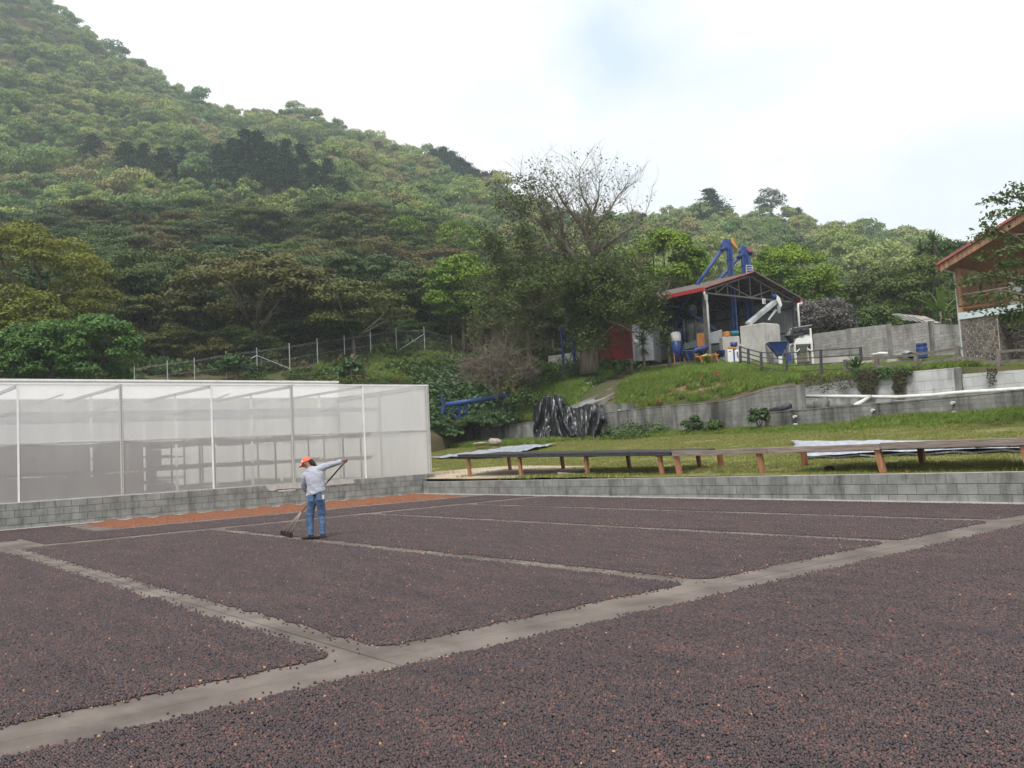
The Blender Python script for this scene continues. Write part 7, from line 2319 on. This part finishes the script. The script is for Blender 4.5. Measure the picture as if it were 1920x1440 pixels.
bush('broad low leafy bush at the foot of the slanting wall right of the tarpaulin', 1200, 829, 0, 120, 34, g_bushy, 311, X=35.2)
bush('rounded dark bush at the foot of the slanting wall, middle', 1298, 815, 0, 46, 34, g_bushy, 312, X=35.4)
bush('small bush near the left foot of the slanting wall, beside the rounded one', 1340, 812, 0, 34, 22, g_bushy, 313, X=35.4)
bush('dark green bush at the left end of the dark streaked wall', 1424, 798, 0, 36, 34, g_bushy, 314, X=35.2)
bush('creeper mound hiding the low mossy wall left of the tarpaulin', 925, 812, 0, 80, 44, g_creeper, 315, X=36.0)
bush('dark leafy bush on the bank above the blue conveyor tail', 1000, 715, 61, 90, 40, g_bushy, 316)
bush('dark leafy bush on the bank left of the flower bush', 1055, 712, 59, 80, 36, g_bushy, 317)
bush('trailing leafy bush just left of the tarpaulin top', 985, 760, 57.5, 70, 26, g_bushy, 318)
bush('bluish castor bush standing in front of the chain-link fence', 445, 700, 68, 60, 34, g_creeper, 319, .22)
bush('broadleaf bush on the bank edge by the old tree stump', 655, 704, 66, 50, 26, g_creeper, 320, .3, 700)
# old stump post on the bank
t = thing('tree_stump', 'tall broken grey stump on the bank above the greenhouse roof', 'stump', at(660, 712, 66))
MB().tube([(0, 0, -.6), (0, 0, .8), (.03, 0, 1.5), (.1, 0, 1.9)], [.2, .17, .16, .08], 8).build('trunk', m_barkpale, t, smooth=True)
MB().tube([(0, 0, 1.2), (.3, -.1, 1.6)], [.09, .06], 6).build('broken_limb', m_barkpale, t)
MB().beam((0, 0, .6), (1.2, -.6, .6), .08).build('rail', m_barkpale, t)

# --- ground cover
def clump(name, seed, n, R, leaf, mat, h=.4, asp=.6, up=.5):
    r = np.random.default_rng(seed)
    a = r.uniform(0, 2 * np.pi, n); q = np.sqrt(r.uniform(0, 1, n)) * R
    P = np.stack([np.cos(a) * q, np.sin(a) * q, r.uniform(0, 1, n) * h * (1 - (q / R) ** 2 * .7)], 1)
    V = leaf_quads(P, np.array([0, 0, up]) + r.normal(0, .55, P.shape), leaf, r, asp)
    return mesh_np(name, V, np.arange(len(V)).reshape(-1, 4), mat, np.repeat(np.clip(r.normal(.5, .2, n), 0, 1), 4))


def tuft(name, seed, n, R, h, w, mat, lean=.45):
    r = np.random.default_rng(seed); V = []; T_ = []
    for k in range(n):
        a = r.uniform(0, 2 * np.pi); q = np.sqrt(r.uniform()) * R; b = np.array([np.cos(a) * q, np.sin(a) * q, -.02])
        az = r.uniform(0, 2 * np.pi); s = np.array([-np.sin(az), np.cos(az), 0]) * w; hh = h * r.uniform(.5, 1.1); ln = r.uniform(.1, lean) * hh
        f = np.array([np.cos(az), np.sin(az), 0])
        V += [b - s, b + s, b + s * .7 + f * ln * .4 + np.array([0, 0, hh * .6]), b + f * ln + np.array([0, 0, hh])]; T_ += [float(np.clip(r.normal(.5, .22), 0, 1))] * 4
    V = np.array(V); return mesh_np(name, V, np.arange(len(V)).reshape(-1, 4), mat, T_)


UNDER = [clump('undergrowth_%d' % k, 400 + k, 260, 1.5, .34, g_bushy if k % 2 else g_forest, 1.0) for k in range(4)]
rr_ = random.Random(3); P = []; S = []; Rz = []; I = []
for _ in range(5200):
    x = rr_.uniform(-150, 2050); d = 62 * (172 / 62) ** rr_.random()
    if x > 1180 and d < 74: continue
    if 220 < x < 900 and d < 66 + (x - 250) * .022 + 2 and rr_.random() < .85: continue
    P.append(tuple(gp(x, d, -.05))); S.append(rr_.uniform(.5, 1.25)); Rz.append(rr_.uniform(0, 6.28)); I.append(rr_.randrange(4))
for _ in range(900):           # rough bank in front of the fence
    x = rr_.uniform(470, 905); d = rr_.uniform(57, 80)
    if x < 700 and d < 62: continue
    if mnoise.noise((x * .02, d * .2, 3)) < -.05: continue
    P.append(tuple(gp(x, d, -.08))); S.append(rr_.uniform(.18, .5)); Rz.append(rr_.uniform(0, 6.28)); I.append(rr_.randrange(4))
for _ in range(260):           # weeds on the terrace banks
    x = rr_.uniform(985, 1500); d = rr_.uniform(45, 60)
    if d < start_d(x) + .4 or (1064 < x < 1200 and abs(x - 1064 - (d - 52) * 30) < 60): continue
    P.append(tuple(gp(x, d, -.03))); S.append(rr_.uniform(.08, .26)); Rz.append(rr_.uniform(0, 6.28)); I.append(rr_.randrange(4))
scatter('undergrowth', P, S, Rz, I, UNDER, 'low dark undergrowth between the trunks of the hillside forest', 'undergrowth')

CREEP = [clump('creeper_%d' % k, 420 + k, 110, .8, .26, g_creeper, .45, .9, .9) for k in range(3)]
P = []; S = []; Rz = []; I = []
for _ in range(1500):
    x = rr_.uniform(790, 975); t_ = rr_.random()
    if x < 870: d = rr_.uniform(57, 72)
    else: d = rr_.uniform(60.5 - (x - 870) * .03, 68 - (x - 870) * .05)
    if x > 900 and rr_.random() < .4: continue
    if 846 < x < 884 and d < 62.5: continue
    P.append(tuple(gp(x, d, .02))); S.append(rr_.uniform(.6, 1.2)); Rz.append(rr_.uniform(0, 6.28)); I.append(rr_.randrange(3))
scatter('creeper_cover', P, S, Rz, I, CREEP, 'broad-leaved creepers carpeting the bank between greenhouse corner and dead shrub', 'creepers')

LAWN = [tuft('lawn_tuft_%d' % k, 430 + k, 46, .26, .075, .007, g_lawn, .9) for k in range(4)]
P = []; S = []; Rz = []; I = []
while len(P) < 17000:
    X = 18.55 + (35.9 - 18.55) * rr_.random() ** .9; Y = rr_.uniform(2.5, 50)
    e = ((X - 20.2) / 2.2) ** 2 + ((Y - 25.8) / 5.0) ** 2
    if e < .8 and rr_.random() < .93: continue
    if mnoise.noise((X * .45, Y * .3, 5)) > .42 and rr_.random() < .7: continue
    P.append((X, Y, lawn_z(X, Y))); S.append(rr_.uniform(.6, 1.25) * (1.6 if X < 18.95 and Y > 16 else 1)); Rz.append(rr_.uniform(0, 6.28)); I.append(rr_.randrange(4))
scatter('lawn_grass', P, S, Rz, I, LAWN, 'short yellow-green grass of the lawn behind the low block wall', 'grass')

TALL = [tuft('tall_tuft_%d' % k, 440 + k, 60, .34, .42, .012, g_grass, .8) for k in range(4)]
P = []; S = []; Rz = []; I = []
def addg(p, s):
    P.append(tuple(p)); S.append(s); Rz.append(rr_.uniform(0, 6.28)); I.append(rr_.randrange(4))
for _ in range(3600):          # foot of the retaining walls
    Y = rr_.uniform(3, 42); X = 35.6 - abs(rr_.gauss(0, 1)) * (1.3 if Y < 24 else .8)
    if Y > 25.3: X += .6
    addg((X, Y, lawn_z(X, Y)), rr_.uniform(.4, 1.1) * (1.15 if Y < 20 else .6) * max(.35, 1 - (35.6 - X) * .25))
for _ in range(1300):          # heap of grass left of the tarp and along the mossy wall
    Y = rr_.uniform(38, 53); X = rr_.uniform(33.0, 36.2); addg((X, Y, lawn_z(X, Y)), rr_.uniform(.3, .8))
for _ in range(5200):          # bank between ramp and railing
    x = rr_.uniform(1165, 1500); d = rr_.uniform(43.5, 60)
    p = gp(x, d, -.02)
    if x < 1215 and d > 52 and abs(x - (1110 + (d - 52.4) * 12)) < 40: continue
    i = int(np.clip(np.searchsorted(_cxa, x) - 1, 0, len(_cxa) - 2)); t_ = (x - _cxa[i]) / (_cxa[i + 1] - _cxa[i])
    if d < _cd[i][0] * (1 - t_) + _cd[i + 1][0] * t_ + .3: continue
    if 1240 < x < 1370 and d < 49.5 and rr_.random() < .75: continue
    addg(p, rr_.uniform(.45, 1.0) * (.55 if x > 1430 and d > 47 else 1))
for _ in range(2600):          # slope left of the ramp
    x = rr_.uniform(965, 1150); d = rr_.uniform(53, 62)
    i = int(np.clip(np.searchsorted(_cxa, x) - 1, 0, len(_cxa) - 2)); t_ = (x - _cxa[i]) / (_cxa[i + 1] - _cxa[i])
    if d < _cd[i][0] * (1 - t_) + _cd[i + 1][0] * t_ + .2: continue
    if x > 1070 + (d - 54) * 17 - 6: continue
    addg(gp(x, d, -.02), rr_.uniform(.5, 1.05))
for _ in range(3200):          # terrace edge to the right
    x = rr_.uniform(1490, 2000); d = rr_.uniform(38, 54)
    p = gp(x, d, -.02)
    if p.x < 38.66: continue
    near = p.x < 39.8
    addg(p, rr_.uniform(.5, 1.0) * (.9 if near else .38))
for _ in range(900):           # top of the bank by the fence
    x = rr_.uniform(600, 880); addg(gp(x, rr_.uniform(66, 80), -.02), rr_.uniform(.4, 1.0))
scatter('tall_grass', P, S, Rz, I, TALL, 'tall green grass on the terrace banks and along the foot of the retaining walls', 'grass')
print('grass', len(P))

# flower bed plants and red soil on the terrace
m = MB(); 
a = [gp(1232, 49.2, .06), gp(1300, 47.2, .06), gp(1372, 46.2, .06), gp(1366, 49.0, .06), gp(1300, 50.2, .06), gp(1240, 51.2, .06)]
m.add(a, [(0, 1, 2, 3, 4, 5)]); o = m.build('flower_bed_soil', M('red_soil', (.16, .085, .05), (.24, .14, .09), scale=3, rough=1, bump=.5)); o['kind'] = 'structure'
fl_r = random.Random(9)
for k in range(9):
    x = 1240 + k * 14 + fl_r.uniform(-3, 3); p = gp(x, 48.3 + fl_r.uniform(-.8, .8), .05)
    t = thing('flower_plant', ('low rose plant with red blooms in the terrace flower bed', 'low leafy plant in the terrace flower bed')[k % 2], 'plant', p, 0, 'plants in the terrace flower bed')
    obj('foliage', clump('foliage', 500 + k % 3, 60, .22, .10, g_bushy, .3), t)
    if k % 2 == 0:
        r_ = np.random.default_rng(k); C = r_.normal(0, .08, (12, 3)) + [0, 0, .34]
        obj('bloom', mesh_np('bloom', leaf_quads(C, r_.normal(0, 1, C.shape), .08, r_, .9), np.arange(48).reshape(-1, 4), m_redgutter), t)

# creepers hanging over the whitewashed wall
def hanging(name, label, x0, x1, y0, y1, X, n, mat, leaf=.11, seed=0):
    r = np.random.default_rng(seed); C = []
    for _ in range(n):
        x = r.uniform(x0, x1); u = r.beta(1.0, 1.5); y = y0 + (y1 - y0) * u * (.6 + .4 * math.sin((x - x0) / max(1, x1 - x0) * math.pi))
        C.append(tuple(onX(x + 2 * math.sin(y * .3), y, X - r.uniform(0, .16))))
    C = np.array(C); V = leaf_quads(C, np.array([-1, -.2, .4]) + r.normal(0, .5, C.shape), leaf, r, .7)
    o = obj(name, mesh_np(name, V, np.arange(len(V)).reshape(-1, 4), mat, np.repeat(np.clip(r.normal(.5, .2, n), 0, 1), 4)))
    return tag(o, label, 'creeper')


hanging('hanging_creeper', 'thick hanging creeper on the whitewashed wall, left of the two strips', 1609, 1644, 694, 752, 38.35, 1500, g_vine, .12, 1)
hanging('hanging_creeper', 'narrow hanging creeper strip on the whitewashed wall, right of the two strips', 1674, 1698, 694, 750, 38.35, 1000, g_vine, .11, 2)
hanging('hanging_creeper', 'thin dry vines hanging over the left part of the whitewashed wall', 1508, 1608, 703, 738, 38.4, 700, g_vine, .08, 3)
hanging('hanging_creeper', 'creeper fringe along the terrace edge between the two strips', 1600, 1710, 690, 712, 38.4, 1200, g_bushy, .12, 4)
hanging('hanging_creeper', 'stained moss streak with dry vines right of the pillar on the whitewashed wall', 1850, 1868, 690, 730, 38.35, 240, g_vine, .07, 5)

# --- leafy branches reaching in from a tree beyond the right edge
br_t = thing('street_tree', 'leafy tree standing beyond the right edge, its branches hanging before the house', 'tree', locpix(22.5, 30, .9))
tb = locpix(22.5, 30, .9)
put('trunk', MB().tube([tb, tb + Vector((0, 0, 3)), tb + Vector((.1, 0, 8.5))], [.22, .18, .08], 9), m_bark, br_t, smooth=True)
rb = random.Random(12); rbn = np.random.default_rng(12)
BR = [((1945, 470), (1880, 430), (1840, 424)), ((1945, 400), (1900, 360), (1905, 346)), ((1945, 375), (1890, 368), (1858, 378)), ((1945, 400), (1895, 392), (1846, 412)), ((1950, 440), (1880, 440), (1825, 444)),
      ((1950, 470), (1890, 462), (1858, 480)), ((1950, 500), (1900, 490), (1860, 492)), ((1950, 530), (1860, 516), (1798, 530)), ((1950, 520), (1890, 520), (1840, 514)), ((1950, 560), (1880, 545), (1808, 562)), ((1950, 575), (1900, 560), (1830, 582)), ((1950, 590), (1915, 580), (1890, 585)), ((1950, 540), (1920, 600), (1903, 618))]
LV = []
for k, pts in enumerate(BR):
    dd = 27.5 + rb.uniform(-1.2, 1.2)
    p = [at(x, y, dd + rb.uniform(-.3, .3)) for x, y in pts]
    st = tb + Vector((0, 0, max(2.5, p[0].z - tb.z - .8)))
    mid = [st, p[0], p[0].lerp(p[1], .5), p[1], p[2]]
    put('branch', MB().tube(mid, [.07, .045, .035, .025, .01], 6), m_bark, br_t, smooth=True)
    for a, b in zip(p[:-1], p[1:]):
        for _ in range(6):
            q = a.lerp(b, rb.random()); e = q + Vector((rb.uniform(-.5, .5), rb.uniform(-.5, .5), rb.uniform(-.16, .08)))
            C = rbn.normal(0, 1, (16, 3)) * [.16, .16, .045] + np.array(e); LV.append(C)
            C = rbn.normal(0, 1, (5, 3)) * [.1, .1, .08] + np.array(q.lerp(e, .5)); LV.append(C)
C = np.concatenate(LV) 
V = leaf_quads(C, np.array([0, 0, .8]) + rbn.normal(0, .5, C.shape), .15, rbn, .5)
me = mesh_np('foliage', V - np.array(br_t.location), np.arange(len(V)).reshape(-1, 4), g_branchleaf, np.repeat(np.clip(rbn.normal(.5, .22, len(C)), 0, 1), 4))
obj('foliage', me, br_t)['kind'] = 'stuff'

# ============================================================ HAZE
hm = bpy.data.materials.new('haze'); hm.use_nodes = True
nt = hm.node_tree; nt.nodes.remove(nt.nodes['Principled BSDF'])
pv = nt.nodes.new('ShaderNodeVolumePrincipled'); pv.inputs['Color'].default_value = (.80, .91, 1, 1); pv.inputs['Density'].default_value = .00045; pv.inputs['Anisotropy'].default_value = .2
nt.links.new(pv.outputs[0], nt.nodes['Material Output'].inputs['Volume'])
HAZE = True
if HAZE:
    hz = MB().box((-420, -25, -1.2), (720, 640, 345)).build('haze', hm, kind='stuff')
    hz['label'] = 'thin bluish haze between the viewer and the mountain'; hz['category'] = 'haze'
print('TRIS', sum(len(m.polygons) for m in bpy.data.meshes), 'OBJ', len(bpy.data.objects))
